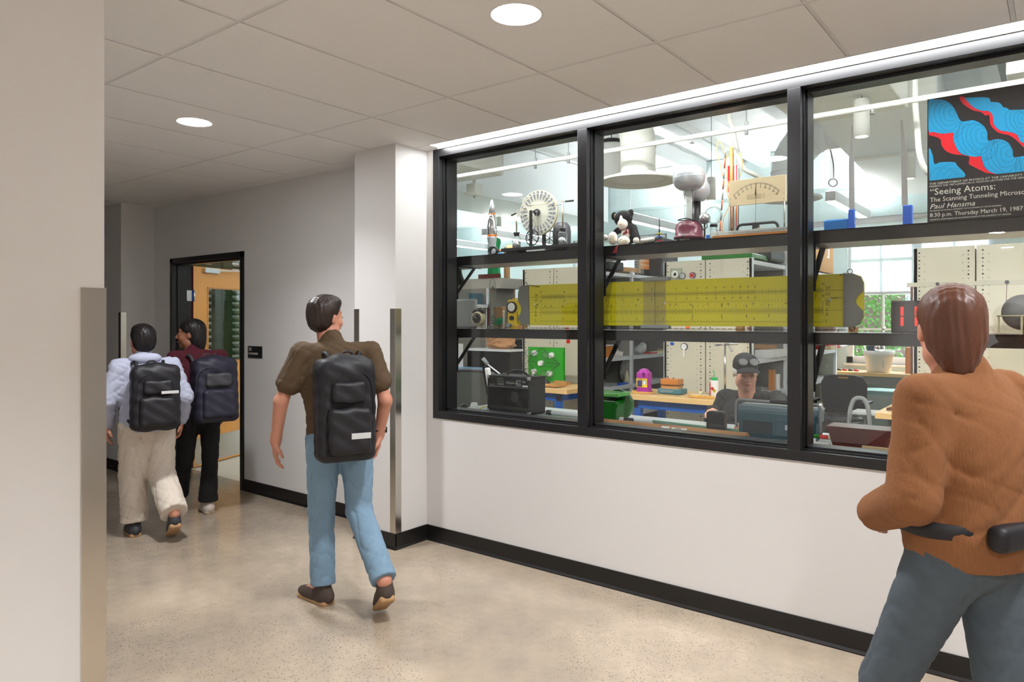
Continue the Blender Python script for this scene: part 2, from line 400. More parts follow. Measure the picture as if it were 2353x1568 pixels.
# window wall with opening and door opening
m = MB()
m.b(-7.20, -5.858, WY, LY, 2.174, CZ+.02); m.b(-14, -7.20, WY, LY, 0, CZ+.02); m.b(-5.858, -3.475, WY, LY, 0, CZ+.02)
m.b(-3.475, .27, WY, LY, 0, .865); m.b(-3.475, .27, WY, LY, 2.737, CZ+.02); m.b(.27, 4, WY, LY, 0, CZ+.02)
struct(P('wall_right', m, M['wall']))
struct(P('wall_pilaster', MB().b(-3.966, -3.545, 3.287, WY, 0, CZ), M['wall']))
struct(P('wall_far', MB().b(-14, -7.56, 3.25, WY, 0, CZ), M['wall']))
struct(P('wall_left', MB().b(-14, -1.77, -7.6, .7235, 0, CZ), M['wall']))
struct(P('wall_back', MB().b(-1.77, 4, -7.7, -7.6, 0, CZ), M['wall']))
struct(P('wall_near', MB().b(4, 4.1, -7.7, LY, 0, CZ), M['wall']))
struct(P('wall_end', MB().b(-14.1, -14, .7, LY, 0, CZ), M['wall']))
# baseboards
BZ = .106
def base(name, x0, y0, x1, y1, nx, ny):
    m = MB(); t = .008
    d = Vector((x1-x0, y1-y0, 0)); 
    prof = [(0, 0), (.016, 0), (.016, .006), (t, .018), (t, BZ), (0, BZ)]
    a = []; 
    for (px, py) in ((x0, y0), (x1, y1)):
        for u, z in prof: a.append((px+nx*u, py+ny*u, z))
    k = len(prof); fs = [tuple(range(k)), tuple(range(2*k-1, k-1, -1))]+[(i, (i+1) % k, k+(i+1) % k, k+i) for i in range(k)]
    m.add(a, fs); return struct(P(name, m, M['blackrub'], fix=True))
base('baseboard_right', -3.537, WY, 4, WY, 0, -1)
base('baseboard_pilaster', -3.966, 3.287, -3.537, 3.287, 0, -1); base('baseboard_pilaster_side', -3.545, 3.271, -3.545, WY, 1, 0)
base('baseboard_door', -5.858, WY, -3.966, WY, 0, -1); base('baseboard_door_side', -7.56, WY, -7.20, WY, 0, -1)
base('baseboard_far', -14, 3.25, -7.552, 3.25, 0, -1); base('baseboard_far_side', -7.56, 3.234, -7.56, WY, 1, 0)
base('baseboard_left', -14, .7235, -1.762, .7235, 0, 1); base('baseboard_left_side', -1.77, -7.6, -1.77, .74, 1, 0)
# corner guards
def guard(x, y, sx, sy, label):
    m = MB(); z0, z1 = BZ+.001, 1.6275; w = .0508; t = .0035
    m.b(*sorted((x, x-sx*w)), *sorted((y, y+sy*t)), z0, z1); m.b(*sorted((x, x+sx*t)), *sorted((y+sy*t, y-sy*w)), z0, z1)
    o = P('corner_guard', m, M['steel'], bev=.001); o['group'] = 'steel corner guards'
    return tag(o, label, 'corner guard', 'steel corner guards')
guard(-1.77, .7235, 1, 1, 'stainless corner guard on the white wall end nearest the camera, at far left')
guard(-3.545, 3.287, 1, -1, 'stainless corner guard on the white pilaster edge beside the window')
guard(-3.966, 3.287, -1, -1, 'stainless corner guard on the pilaster edge further from the window, behind the walking man')
guard(-7.56, 3.25, 1, -1, 'stainless corner guard on the far wall corner left of the black door frame')
# interior window
win = empty_struct('window_1')
m = MB(); Y0, Y1 = 3.575, LY
X0, X1, Z0, Z1 = -3.475, .27, .864, 2.738
def memb_v(m, xc0, xc1, z0, z1, l=True, r=True):   # vertical frame member with stepped rebates on the sides l / r
    m.b(xc0, xc1, Y0, Y1, z0, z1)
    if r: m.b(xc1, xc1+.008, Y0+.045, Y0+.055, z0, z1); m.b(xc1, xc1+.016, Y0+.070, Y1-.018, z0, z1)
    if l: m.b(xc0-.008, xc0, Y0+.045, Y0+.055, z0, z1); m.b(xc0-.016, xc0, Y0+.070, Y1-.018, z0, z1)
m.b(X0, X1, Y0, Y1, Z1-.052, Z1); m.b(X0, X1, Y0, Y1, Z0, Z0+.050)
m.b(X0+.05, X1-.05, Y0+.070, Y1-.018, Z1-.052-.016, Z1-.052); m.b(X0+.05, X1-.05, Y0+.070, Y1-.018, Z0+.050, Z0+.066)
m.b(X0+.05, X1-.05, Y0+.040, Y0+.050, Z0+.050, Z0+.057)
memb_v(m, X0, X0+.055, Z0+.05, Z1-.052, l=False); memb_v(m, X1-.055, X1, Z0+.05, Z1-.052, r=False)
P('window_frame', m, M['black'], win, bev=.0015)
for a, b_ in ((-2.279, -2.215), (-1.062, -1.000)):
    m = MB(); memb_v(m, a, b_, Z0+.05, Z1-.052); P('mullion', m, M['black'], win, bev=.0015)
for a, b_ in ((-3.42, -2.279), (-2.215, -1.062), (-1.000, .215)):
    P('glass_pane', MB().b(a, b_, Y1-.017, Y1-.011, Z0+.05, Z1-.05), M['pane'], win)
# ceiling light slot over the window
t = T('linear_ceiling_light', 'long bright linear light recessed in the ceiling along the top of the window', 'ceiling light')
P('housing', MB().b(-3.43, .55, 3.467, 3.474, CZ+.001, CZ+.013).b(-3.43, .55, 3.566, 3.575, CZ-.004, CZ+.013).b(-3.43, -3.405, 3.467, 3.575, CZ+.001, CZ+.013), M['white'], t)
M['strip'] = emission('strip_light', (.98, .985, .99, 1), 14)
P('diffuser', MB().b(-3.405, .55, 3.474, 3.566, CZ+.003, CZ+.012), M['strip'], t)
# downlights
M['lamp'] = emission('downlight_lamp', (.97, .985, 1.01, 1), 66)
for i, (x, y, lb) in enumerate([(-1.675, 2.185, 'round recessed downlight in the ceiling, the nearer and larger one'), (-4.118, 2.19, 'round recessed downlight in the ceiling further along, above the walkers'),
        (.765, 2.185, 'round recessed downlight above the corridor out of view'), (.765, -.55, 'round recessed downlight behind the camera'), (-.69, -4.2, 'round recessed downlight far behind the camera'), (-.69, -6.7, 'round recessed downlight furthest behind the camera')]):
    t = T('downlight', lb, 'ceiling light', (x, y, CZ), 0, 'recessed ceiling downlights')
    P('trim_ring', MB().lathe([(.094, -.001), (.097, -.004), (.102, -.004), (.104, 0), (.092, 0)], n=40), M['white'], t)
    P('diffuser', MB().lathe([(0, -.0015), (.0915, -.0015)], n=40), M['lamp'], t, fix=False)
    ld = bpy.data.lights.new('downlight_beam', 'AREA'); ld.shape = 'DISK'; ld.size = .18; ld.energy = (8.5, 8.5, 8.5, 34, 30, 26)[i]; ld.spread = math.radians(130); ld.color = (.98, .985, 1.0)
    lo_ = bpy.data.objects.new('downlight_beam', ld); COL.objects.link(lo_); lo_.location = (x, y, CZ-.006)
# small gap in the ceiling by the pilaster
# ------------------------------------------------------------------ doorway
dr = empty_struct('door_1')
m = MB(); a, b_ = -7.20, -5.858
m.b(a, a+.05, 3.57, LY+.01, 0, 2.174); m.b(b_-.05, b_, 3.57, LY+.01, 0, 2.174); m.b(a, b_, 3.57, LY+.01, 2.124, 2.174)
m.b(a+.05, a+.066, 3.62, 3.715, 0, 2.124); m.b(b_-.066, b_-.05, 3.62, 3.715, 0, 2.124); m.b(a+.05, b_-.05, 3.62, 3.715, 2.108, 2.124)
P('door_frame', m, M['black'], dr, bev=.001)
leaf = bpy.data.objects.new('door_leaf', None); COL.objects.link(leaf); leaf.parent = dr
me_leaf = MB(); Wd = 1.22; tk = .044
# leaf local: x along the width from the hinge, y thickness (0..-tk), z up
for q in ((0, .20, .01, 2.11), (.86, Wd, .01, 2.11), (.20, .86, .01, 1.085), (.20, .86, 1.90, 2.11)): me_leaf.b(q[0], q[1], 0, tk, q[2], q[3])
bpy.data.objects.remove(leaf)
leaf = P('door_leaf', me_leaf, M['oak'], dr, loc=(-7.135, 3.785, 0), rot=(0, 0, math.radians(110)))
P('vision_panel', MB().b(.205, .855, .018, .026, 1.09, 1.895), M['clear'], leaf)
m = MB()
for q in ((.20, .215, 1.085, 1.90), (.845, .86, 1.085, 1.90)): m.b(q[0], q[1], -.006, tk+.006, q[2], q[3])
for q in ((.20, .86, 1.085, 1.10), (.20, .86, 1.885, 1.90)): m.b(q[0], q[1], -.006, tk+.006, q[2], q[3])
P('glazing_bead', m, M['wood'], leaf)
P('kick_plate', MB().b(.02, Wd-.02, -.003, 0, .03, .30).b(.02, Wd-.02, tk, tk+.003, .03, .30), M['steel'], leaf)
P('hinge_edge', MB().b(-.003, 0, 0, tk, .01, 2.11), M['redwood'], leaf)
for z in (.35, 1.80):
    m = MB().c((-7.128, 3.79, z-.06), (-7.128, 3.79, z+.06), .008).b(-7.152, -7.148, 3.72, 3.785, z-.055, z+.055)
    P('hinge', m, M['alu'], dr)
P('tape', MB().b(-.006, -.003, .004, tk, 1.745, 1.86), M['bluebright'], leaf, label='strip of blue tape on the door edge')
m = MB().bar((.25, -.03, 2.08), (.62, -.10, 2.09), .02, .012).bar((.62, -.10, 2.09), (.95, .0, 2.12), .02, .012).b(.12, .34, -.05, 0, 2.05, 2.10)
P('door_closer', m, M['alu'], leaf)
t = P('lever', MB().c((Wd-.07, -.06, 1.0), (Wd-.07, .10, 1.0), .009).bar((Wd-.07, -.06, 1.0), (Wd-.19, -.06, 1.0), .014), M['alu'], leaf)
# room sign
t = T('room_sign', 'small black room sign 235 on the wall right of the door', 'sign', (-5.79, WY, 1.21))
P('plate', MB().b(0, .218, -.008, 0, 0, .105), M['plblack'], t, bev=.001)
text('235', .040, (.014, -.0085, .064), M['inkwhite'], t, sx=.8); text('LECTURE DEMO', .024, (.014, -.0085, .030), M['inkwhite'], t, sx=.85)
def atx(x, y, X):
    r = ray(x, y); return Vector((0, 0, CH)) + r*(X/r.x)
# ------------------------------------------------------------------ laboratory shell
LX0, LX1, BY, LC = -9.6, 3.6, 10.6, 3.95
struct(P('floor_lab', MB().b(LX0, LX1, LY, BY, -.05, .0), M['labfloor']))
m = MB().b(LX0, LX1, 3.6, BY+.3, LC, LC+.1)
for i in range(14): m.b(LX0+.5+i*.95, LX0+.62+i*.95, LY, BY, LC-.22, LC)
struct(P('ceiling_lab', m, M['labwhite']))
struct(P('wall_lab_left', MB().b(LX0-.1, LX0, 3.6, BY+.3, 0, LC), M['labblue']))
struct(P('wall_lab_right', MB().b(LX1, LX1+.1, 3.6, BY+.3, 0, LC), M['labwhite']))
struct(P('wall_lab_front', MB().b(LX0, LX1, LY-.04, LY, CZ+.05, LC), M['labwhite']))
wins = [(-6.85, -5.05), (-2.36, -.60), (.9, 2.66)]; WZ0, WZ1 = .95, 2.95
m = MB(); xx = [LX0]+[q for w in wins for q in w]+[LX1]
for i in range(0, len(xx), 2): m.b(xx[i], xx[i+1], BY, BY+.22, 0, LC)
for a, b_ in wins: m.b(a, b_, BY, BY+.22, 0, WZ0); m.b(a, b_, BY, BY+.22, WZ1, LC)
struct(P('wall_lab_back', m, M['labblue']))
struct(P('trim_2', MB().b(LX0, LX1, BY-.35, BY, 3.35, LC-.01), M['labblue']))
M['shade'] = bpy.data.materials.new('roller_shade_fabric'); M['shade'].use_nodes = True
_n = M['shade'].node_tree.nodes; _l = M['shade'].node_tree.links; _n.clear()
_t = _n.new('ShaderNodeBsdfTranslucent'); _t.inputs[0].default_value = (.8, .84, .86, 1); _d = _n.new('ShaderNodeBsdfDiffuse'); _d.inputs[0].default_value = (.7, .74, .76, 1)
_tr = _n.new('ShaderNodeBsdfTransparent'); _m1 = _n.new('ShaderNodeMixShader'); _m1.inputs[0].default_value = .5; _m2 = _n.new('ShaderNodeMixShader'); _m2.inputs[0].default_value = .25
_o = _n.new('ShaderNodeOutputMaterial'); _l.new(_d.outputs[0], _m1.inputs[1]); _l.new(_t.outputs[0], _m1.inputs[2]); _l.new(_m1.outputs[0], _m2.inputs[1]); _l.new(_tr.outputs[0], _m2.inputs[2]); _l.new(_m2.outputs[0], _o.inputs[0])
for k, (a, b_) in enumerate(wins):
    w = empty_struct('window_%d' % (k+2)); m = MB(); y0, y1 = BY+.06, BY+.12
    m.b(a, a+.08, y0, y1, WZ0, WZ1); m.b(b_-.08, b_, y0, y1, WZ0, WZ1); m.b(a, b_, y0, y1, WZ0, WZ0+.09); m.b(a, b_, y0, y1, WZ1-.08, WZ1)
    c = (a+b_)/2; m.b(c-.05, c+.05, y0, y1, WZ0, WZ1)
    P('window_frame', m, M['white'], w, bev=.003)
    m = MB()
    for u0, u1 in ((a+.08, c-.05), (c+.05, b_-.08)):
        m.b((u0+u1)/2-.012, (u0+u1)/2+.012, y0+.01, y0+.035, WZ0+.09, WZ1-.08)
        for z in (1.42, 1.90, 2.40): m.b(u0, u1, y0+.01, y0+.035, z-.012, z+.012)
    P('muntin', m, M['white'], w)
    P('glass_pane', MB().b(a+.08, b_-.08, y0+.02, y0+.024, WZ0+.09, WZ1-.08), M['pane'], w)
    P('window_sill', MB().b(a-.02, b_+.02, BY-.03, BY+.2, WZ0-.03, WZ0), M['white'], w, bev=.003)
    o = P('roller_shade', MB().b(a+.03, b_-.03, BY+.03, BY+.032, 1.93, WZ1-.02), M['shade'], w)
    P('shade_bar', MB().b(a+.03, b_-.03, BY+.022, BY+.04, 1.895, 1.93), M['ltgrey'], w); P('shade_roll', MB().c((a+.03, BY+.035, WZ1-.03), (b_-.03, BY+.035, WZ1-.03), .03), M['ltgrey'], w)
# ------------------------------------------------------------------ outside
tag(P('lawn', MB().b(-40, 30, BY+.22, 60, -.6, -.5), mat('lawn_grass', S(96, 128, 60), .9, var=.4, scale=3)), 'green lawn outside the far laboratory window', 'lawn')
def leaves(c, r, n, sz, seed):
    rd = random.Random(seed); m = MB()
    for i in range(n):
        u = rd.random()*2*PI; v = math.acos(2*rd.random()-1); q = (.55+.45*rd.random()**.5)
        p = Vector((c[0]+r[0]*q*math.sin(v)*math.cos(u), c[1]+r[1]*q*math.sin(v)*math.sin(u), c[2]+r[2]*q*math.cos(v)))
        a = Vector((rd.uniform(-1, 1), rd.uniform(-1, 1), rd.uniform(-1, 1))).normalized()*sz*rd.uniform(.6, 1.2); b_ = a.orthogonal().normalized()*sz*.4
        m.add([p-a, p+b_, p+a, p-b_], [(0, 1, 2, 3)])
    return m
M['leaf1'] = mat('leaf_green', S(104, 150, 62), .6, var=.35, scale=2); M['leaf2'] = mat('leaf_yellow_green', S(176, 186, 92), .6, var=.3, scale=2); M['bark'] = mat('bark', S(88, 70, 58), .9, var=.2)
for i, (x, y, rr, zz, mm, lb) in enumerate([(-3.6, 15.2, (1.5, 1.3, 1.6), 2.2, 'leaf1', 'leafy green tree behind the far window, at its left half'), (-.3, 17.4, (1.6, 1.3, 1.7), 2.0, 'leaf2', 'yellow-green tree behind the far window, at its right half'),
        (-8.6, 16, (2.2, 1.5, 2), 2.4, 'leaf1', 'green tree outside the window seen between the shelving rows'), (3.8, 17, (2, 1.5, 2), 2.4, 'leaf1', 'green tree outside furthest to the right')]):
    t = T('tree', lb, 'tree', (x, y, -.5), 0, 'trees outside the laboratory')
    P('foliage', leaves((0, 0, zz), rr, 5200, .055, i), M[mm], t); P('trunk', MB().c((0, 0, 0), (0, 0, zz), .14, .08), M['bark'], t)
t = T('brick_building', 'brick building beyond the trees outside the far window', 'building', (-2, 30, -.5))
P('brick_wall', MB().b(-16, 16, 0, 4, 0, 7), mat('brick_wall', S(150, 104, 92), .9, var=.2, scale=4), t)
for i in range(8): P('building_window', MB().b(-14+i*3.8, -12.4+i*3.8, -.05, 0, 1.6, 3.6), M['labwhite'], t)
M['labwhite2'] = M['labwhite']
# ------------------------------------------------------------------ ceiling services
def tg(o, lb, c, g=None): return tag(o, lb, c, g)
m = MB().c((-9.5, 4.6, 2.808), (3.5, 4.6, 2.808), .017, n=12)
t = T('sprinkler_pipe', 'thin horizontal white sprinkler pipe running along just behind the window top', 'pipe')
P('pipe', m, M['duct'], t)
for px in (1230, 1306, 1715): 
    q = at(px, 300, 4.6); P('hanger', MB().c((q.x, 4.6, 2.80), (q.x, 4.6, LC-.01), .004, n=6).c((q.x, 4.6, 2.765), (q.x, 4.6, 2.85), .012, n=8), M['grey'], t)
for px in (1590, 2005, 2200):
    q = at(px, 300, 4.6); P('sprinkler_head', MB().c((q.x, 4.6, 2.77), (q.x, 4.6, 2.80), .008, n=8).c((q.x, 4.6, 2.765), (q.x, 4.6, 2.77), .016, n=10), M['grey'], t)
def elbow_duct(name, label, x, y, zb, rd, rf, mt, R=.42, run=2.2, sx=-1):
    t = T(name, label, 'duct', (x, y, zb), 0, None)
    M_ = MB(); pts = [(0, 0, .03), (0, 0, .12), (0, 0, .28)]
    for k in range(1, 9): a = PI/2*k/8; pts.append((sx*(R-R*math.cos(a)), 0, .28+R*math.sin(a)))
    pts.append((sx*(R+run), 0, .28+R)); M_.tube(pts, rd, n=36)
    P('elbow', M_, mt, t)
    s = MB()
    for k in range(0, 9, 2):
        a = PI/2*k/8; c = Vector((sx*(R-R*math.cos(a)), 0, .28+R*math.sin(a))); d = Vector((sx*math.sin(a), 0, math.cos(a))); s.c(c-d*.006, c+d*.006, rd+.006, n=36)
    P('seam', s, mt, t)
    P('hood_ring', MB().lathe([(rd-.03, .10), (rd+.01, .07), (rf-.05, .035), (rf, .02), (rf+.005, .005), (rf-.01, 0), (rf-.07, .012), (rf-.09, .02), (rf-.10, .05), (rd-.03, .09)], n=56), mt, t)
    P('duct_hanger', MB().c((sx*(R+.5), 0, .28+R+rd-.01), (sx*(R+.5), 0, LC-zb-.002), .006, n=6), M['grey'], t)
    P('hood_face', MB().lathe([(0, .028), (rf-.09, .028)], n=48), M['white'], t)
    return t
elbow_duct('duct_elbow', 'big round grey-white duct elbow ending in a wide flared ring, hanging above the plush cat', -2.60, 4.95, 2.62, .135, .30, M['duct'], .42, 1.2)
elbow_duct('duct_elbow', 'white wrapped round duct elbow hanging behind the meter board, further back', -2.12, 7.25, 2.74, .185, .29, M['labwhite'], .36, .12, 1)
def pend(px, py, Y, r, h, lb):
    q = at(px, py, Y); t = T('pendant_light', lb, 'pendant light', q, 0, 'white cylinder pendant lights')
    P('lamp_body', MB().lathe([(r*.8, .006), (r*.82, 0), (r, 0), (r, h*.72), (r*.985, h*.725), (r*.985, h*.735), (r, h*.74), (r, h), (0, h)], n=28), M['duct'], t)
    P('lamp', MB().lathe([(0, .004), (r*.8, .004)], n=24), M['pendlamp'], t); P('cord', MB().c((0, 0, h), (0, 0, LC-q.z-.005), .004, n=6), M['grey'], t)
M['pendlamp'] = emission('pendant_lamp', (1, .96, .9, 1), 14)
pend(1434.5, 400, 6.2, .050, .28, 'white cylinder pendant light in front of the big duct elbow')
pend(1634.5, 461, 8.0, .050, .27, 'white cylinder pendant light right of the silver generator dome')
pend(1980, 315, 5.2, .050, .25, 'white cylinder pendant light behind the tall caliper jaws, nearest and largest')
pend(2090, 411, 7.6, .050, .27, 'white cylinder pendant light left of the poster, partly behind the caliper jaw')
pend(1145, 522, 8.6, .050, .26, 'white cylinder pendant light behind the rocket-shaped lava lamp')
M['lin'] = emission('linear_lamp', (1, .99, .97, 1), 8); M['linfill'] = emission('fill_light_lamp', (1, .985, .96, 1), 30); M['linup'] = emission('linear_uplight', (1, .99, .97, 1), 30)
def lin(x, y0, y1, lb):
    t = T('linear_pendant', lb, 'pendant light', (x, y0, 2.87), 0, 'long linear pendant lights')
    P('housing', MB().b(-.052, .052, 0, y1-y0, .006, .115), M['ltgrey'], t, bev=.002)
    P('lamp', MB().b(-.045, .045, .008, y1-y0-.008, 0, .006), M['lin'], t); P('uplight', MB().b(-.045, .045, .008, y1-y0-.008, .115, .118), M['linup'], t)
    for yy in (.03, y1-y0-.1): P('cable', MB().c((0, yy, .115), (0, yy, LC-2.87-.005), .0025, n=5), M['grey'], t)
lin(-2.03, 8.4, 10.3, 'long linear pendant light glowing below, behind the caliper')
lin(-4.57, 8.45, 10.3, 'long linear pendant light glowing below, behind the plush cat')
lin(-7.15, 8.5, 10.3, 'long linear pendant light glowing below, behind the lava lamp')
lin(1.2, 4.3, 8.3, 'long linear pendant light at the far right, out of view'); lin(-8.6, 8.4, 10.3, 'long linear pendant light furthest left behind the lava lamp')
for x0, lb in ((-5.4, 'added unseen fill light above the window head at the left bay'), (-3.1, 'added unseen fill light above the window head at the middle bay'), (-.8, 'added unseen fill light above the window head at the right bay')):  # unseen light bars added to brighten the bench fronts and the seated man
    t = T('added_fill_light', lb, 'fill light', (x0, 3.80, 3.02), 0, 'added fill lights above the window head')
    P('housing', MB().b(0, 2.0, -.03, .10, .006, .06), M['ltgrey'], t); P('lamp', MB().b(.01, 1.99, -.02, .09, 0, .006), M['linfill'], t)
tg(P('rectangular_duct', MB().b(-6.6, -4.72, 4.9, 5.94, 3.10, 3.94), M['duct'], bev=.01), 'large rectangular grey-white duct high behind the left pane', 'duct')
tg(P('rectangular_duct', MB().b(-1.60, -.86, 4.75, 5.71, 3.06, 3.94), M['duct'], bev=.01), 'large rectangular duct nearest the third pane, behind the cylinder pendant', 'duct')
t = T('rectangular_duct', 'long white rectangular duct with stencilled marks running back from the third pane', 'duct', (0, 0, 0))
P('duct_body', MB().add([(-1.55, 5.73, 3.14), (-.72, 5.73, 3.14), (-.72, 5.73, 3.55), (-1.55, 5.73, 3.55), (-1.75, 10.2, 3.14), (-.95, 10.2, 3.14), (-.95, 10.2, 3.55), (-1.75, 10.2, 3.55)],
    [(0, 1, 2, 3), (7, 6, 5, 4), (0, 4, 5, 1), (1, 5, 6, 2), (2, 6, 7, 3), (3, 7, 4, 0)]), M['labwhite'], t, fix=True)
P('duct_joint', MB().b(-1.58, -.69, 5.72, 5.75, 3.12, 3.57), M['duct'], t); P('duct_joint', MB().b(-1.64, -.80, 7.6, 7.63, 3.12, 3.57), M['duct'], t)
for y in (6.2, 8.4): P('duct_hanger', MB().c((-1.2, y, 3.5), (-1.2, y, LC), .006, n=6), M['grey'], t)
tg(P('rectangular_duct', MB().b(-6.95, -5.9, 6.3, 10.2, 3.15, 3.94), M['labwhite'], bev=.01), 'white rectangular duct running back behind the wheel machine', 'duct')
tg(P('rectangular_duct', MB().b(-.1, .9, 6.0, 10.2, 3.15, 3.94), M['labwhite'], bev=.01), 'white rectangular duct behind the lecture poster', 'duct')
a, b_, c = at(1673, 240, 4.9), at(1697, 360, 4.9), at(1735, 402, 5.0)
tg(P('conduit', MB().tube([(a.x-.05, 4.9, 3.94), a, at(1685, 300, 4.9), b_, at(1710, 388, 4.92), c, at(1765, 420, 5.2), at(1800, 432, 5.5)], .017, n=10, smooth=5), M['duct']), 'curved white conduit sweeping down behind the striped pole', 'pipe')
a = at(2102, 185, 4.9)
tg(P('conduit', MB().tube([(a.x, 4.9, 3.94), a, at(2108, 300, 4.9), at(2114, 360, 4.9), at(2130, 395, 4.95), at(2160, 415, 5.1)], .017, n=10, smooth=5), M['duct']), 'curved white conduit just left of the lecture poster', 'pipe')
tg(P('cable', MB().tube([at(1902, 285, 7.5), at(1896, 310, 7.5), at(1907, 340, 7.6), at(1915, 380, 7.8), at(1915, 420, 8.3)], .008, n=6, smooth=5), M['grey']), 'thin drooping grey cable above the right linear pendant', 'cable')
m = MB().tube([at(1914+10*math.cos(a_), 420+9*math.sin(a_), 8.3) for a_ in [2*PI*i/12 for i in range(12)]], .006, n=6, closed=True)
tg(P('cable_coil', m, M['dkgrey']), 'small coil of cable above the end of the right linear pendant', 'cable')
q = at(1090, 444, 6.5); t = T('ceiling_camera', 'white ceiling-hung projector box on a thin post, seen in the left pane', 'projector', q)
P('body', MB().b(-.07, .07, -.07, .07, 0, .11).b(-.085, .085, -.08, .08, -.03, .01), M['duct'], t, bev=.008); P('post', MB().c((-.012, 0, .11), (-.012, 0, LC-q.z), .012).c((.02, 0, .11), (.02, 0, LC-q.z), .006), M['duct'], t)
P('lens', MB().c((0, 0, -.06), (0, 0, -.03), .012), M['grey'], t)
q = at(1405, 420, 5.9); t = T('wall_speaker', 'white ceiling-hung tank with a black lid behind the left of the duct elbow', 'tank', q)
P('body', MB().lathe([(.0, 0), (.11, 0), (.14, .03), (.14, .34), (.135, .36)], n=28), M['white'], t); P('lid', MB().lathe([(.145, .36), (.145, .385), (.08, .41), (0, .415)], n=28), M['plblack'], t)
P('rod', MB().c((0, 0, .41), (0, 0, LC-q.z-.01), .006, n=6), M['grey'], t)
q = at(2345, 170, 4.75); t = T('ceiling_box', 'small white junction box hanging above the lecture poster', 'junction box', q)
P('body', MB().b(-.06, .2, -.1, .1, -.02, .055), M['duct'], t, bev=.004); P('rod', MB().c((.05, 0, .05), (.05, 0, LC-q.z-.01), .006, n=6), M['grey'], t)
for i, (px, py, Y) in enumerate([(1470, 300, 6.9), (1250, 380, 7.8)]):
    q = at(px, py, Y)
    tg(P('ceiling_pipe', MB().c((q.x, 4.2, q.z+.25), (q.x-.1, 10.3, q.z+.25), .06, n=16), M['labwhite']), ['round white pipe running back under the ceiling right of the duct elbow', 'round white pipe running back under the ceiling in the left pane'][i], 'pipe')
# ------------------------------------------------------------------ shelving rows
def shelving(tname, x0, x1, y0, nu, levels, open_dir, label, group):
    """run of shelving, open on the open_dir side"""
    t = T(tname, label, 'shelving unit', (x0, y0, 0), 0, group); w = x1-x0; L = 1.05*nu; H = 2.135
    P('end_panel', MB().b(.002, w-.002, 0, .018, .02, H), M['beige'], t, bev=.004)
    P('end_panel', MB().b(.002, w-.002, L-.018, L, .02, H), M['beige'], t)
    bx = .004 if open_dir > 0 else w-.012
    P('back_panel', MB().b(bx, bx+.008, .018, L-.018, .02, H-.02), M['shelfin'], t)
    m = MB()
    for k in range(1, nu): m.b(.012, w-.03, k*1.05-.005, k*1.05+.005, .02, H-.02)
    if nu > 1: P('divider_panel', m, M['shelfin'], t)
    fx = w-.03 if open_dir > 0 else 0
    for k in range(nu+1):
        yy = min(max(k*1.05, .02), L-.02); P('post', MB().b(fx, fx+.03, yy-.02, yy+.02, 0, H), M['shelfwhite'], t)
    for z in levels: P('shelf', MB().b(.012, w-.005, .018, L-.018, z-.04, z), M['shelfwhite'], t)
    h = MB()
    for xc in (.045, w-.045):
        for k in range(66):
            z = .08+k*.031; s = .0058 if k % 2 else .0032
            h.b(xc-s, xc+s, -.0015, .0005, z-s, z+s)
            if k % 2 == 0: xs_ = xc+(.038 if xc < w/2 else -.038); h.b(xs_-.0026, xs_+.0026, -.0015, .0005, z-.0026, z+.0026)
    P('perforated_strip', h, M['hole'], t, stuff=True)
    return t
LV_A = [.08, .42, .77, 1.11, 1.55, 2.10]; LV_B = [.08, .45, .83, 1.17, 1.78, 2.115]
g = 'grey steel shelving with beige end panels'
shelving('shelving_unit', -4.965, -4.53, 6.6, 3, LV_A, -1, 'beige-ended shelving run behind the left workbench, its left half', g)
shelving('shelving_unit', -4.526, -4.09, 6.6, 3, LV_A, 1, 'beige-ended shelving run behind the left workbench, its right half with open shelves', g)
shelving('shelving_unit', -3.177, -2.738, 6.6, 3, LV_B, -1, 'beige-ended shelving run with the dial magnets behind the middle workbench', g)
shelving('shelving_unit', -2.734, -2.277, 6.6, 3, LV_B, 1, 'beige-ended shelving run right of the dial magnets, open shelves behind the seated man', g)
shelving('shelving_unit', -.958, -.529, 6.6, 3, LV_B, -1, 'beige-ended shelving run beside the far window, behind the red digital clock', g)
shelving('shelving_unit', -.525, -.09, 6.6, 3, LV_B, 1, 'beige-ended shelving run at the far right behind the globe', g)
# ------------------------------------------------------------------ benches
def bench(x0, x1, label, yb=6.42):
    t = T('workbench', label, 'workbench', (x0, 5.79, 0), 0, 'maple-topped blue workbenches'); w = x1-x0; d = yb-5.79
    P('bench_top', MB().b(0, w, 0, d, .819, .864), M['maple'], t, bev=.003)
    m = MB().b(.12, w-.12, .05, .09, .74, .818).b(.12, w-.12, d-.09, d-.05, .74, .818).b(.12, .16, .05, d-.05, .74, .818).b(w-.16, w-.12, .05, d-.05, .74, .818)
    P('apron', m, M['blue'], t)
    for x in (.12, w-.18):
        for y in (.05, d-.11): P('leg', MB().b(x, x+.06, y, y+.06, 0, .74), M['blue'], t)
    P('stretcher', MB().b(.14, w-.14, d-.09, d-.06, .18, .25), M['blue'], t)
    return t
bench(-4.75, -3.813, 'maple workbench with blue legs under the green bulb board, left of the other benches')
bench(-3.225, -1.80, 'maple workbench with blue legs in the middle, carrying the purple jug')
bench(-1.089, .55, 'maple workbench with blue legs at right, behind the blurred walker')
# window bench
t = T('window_bench', 'long light wood counter under the far window', 'counter', (-2.52, 10.02, 0))
P('top', MB().b(0, 3.9, 0, .575, .82, .864), M['maple'], t, bev=.003); P('rail', MB().b(.05, 3.85, .05, .09, .72, .82), M['grey'], t)
for x in (.02, 1.9, 3.8): P('support', MB().b(x, x+.05, .06, .56, 0, .82), M['grey'], t)
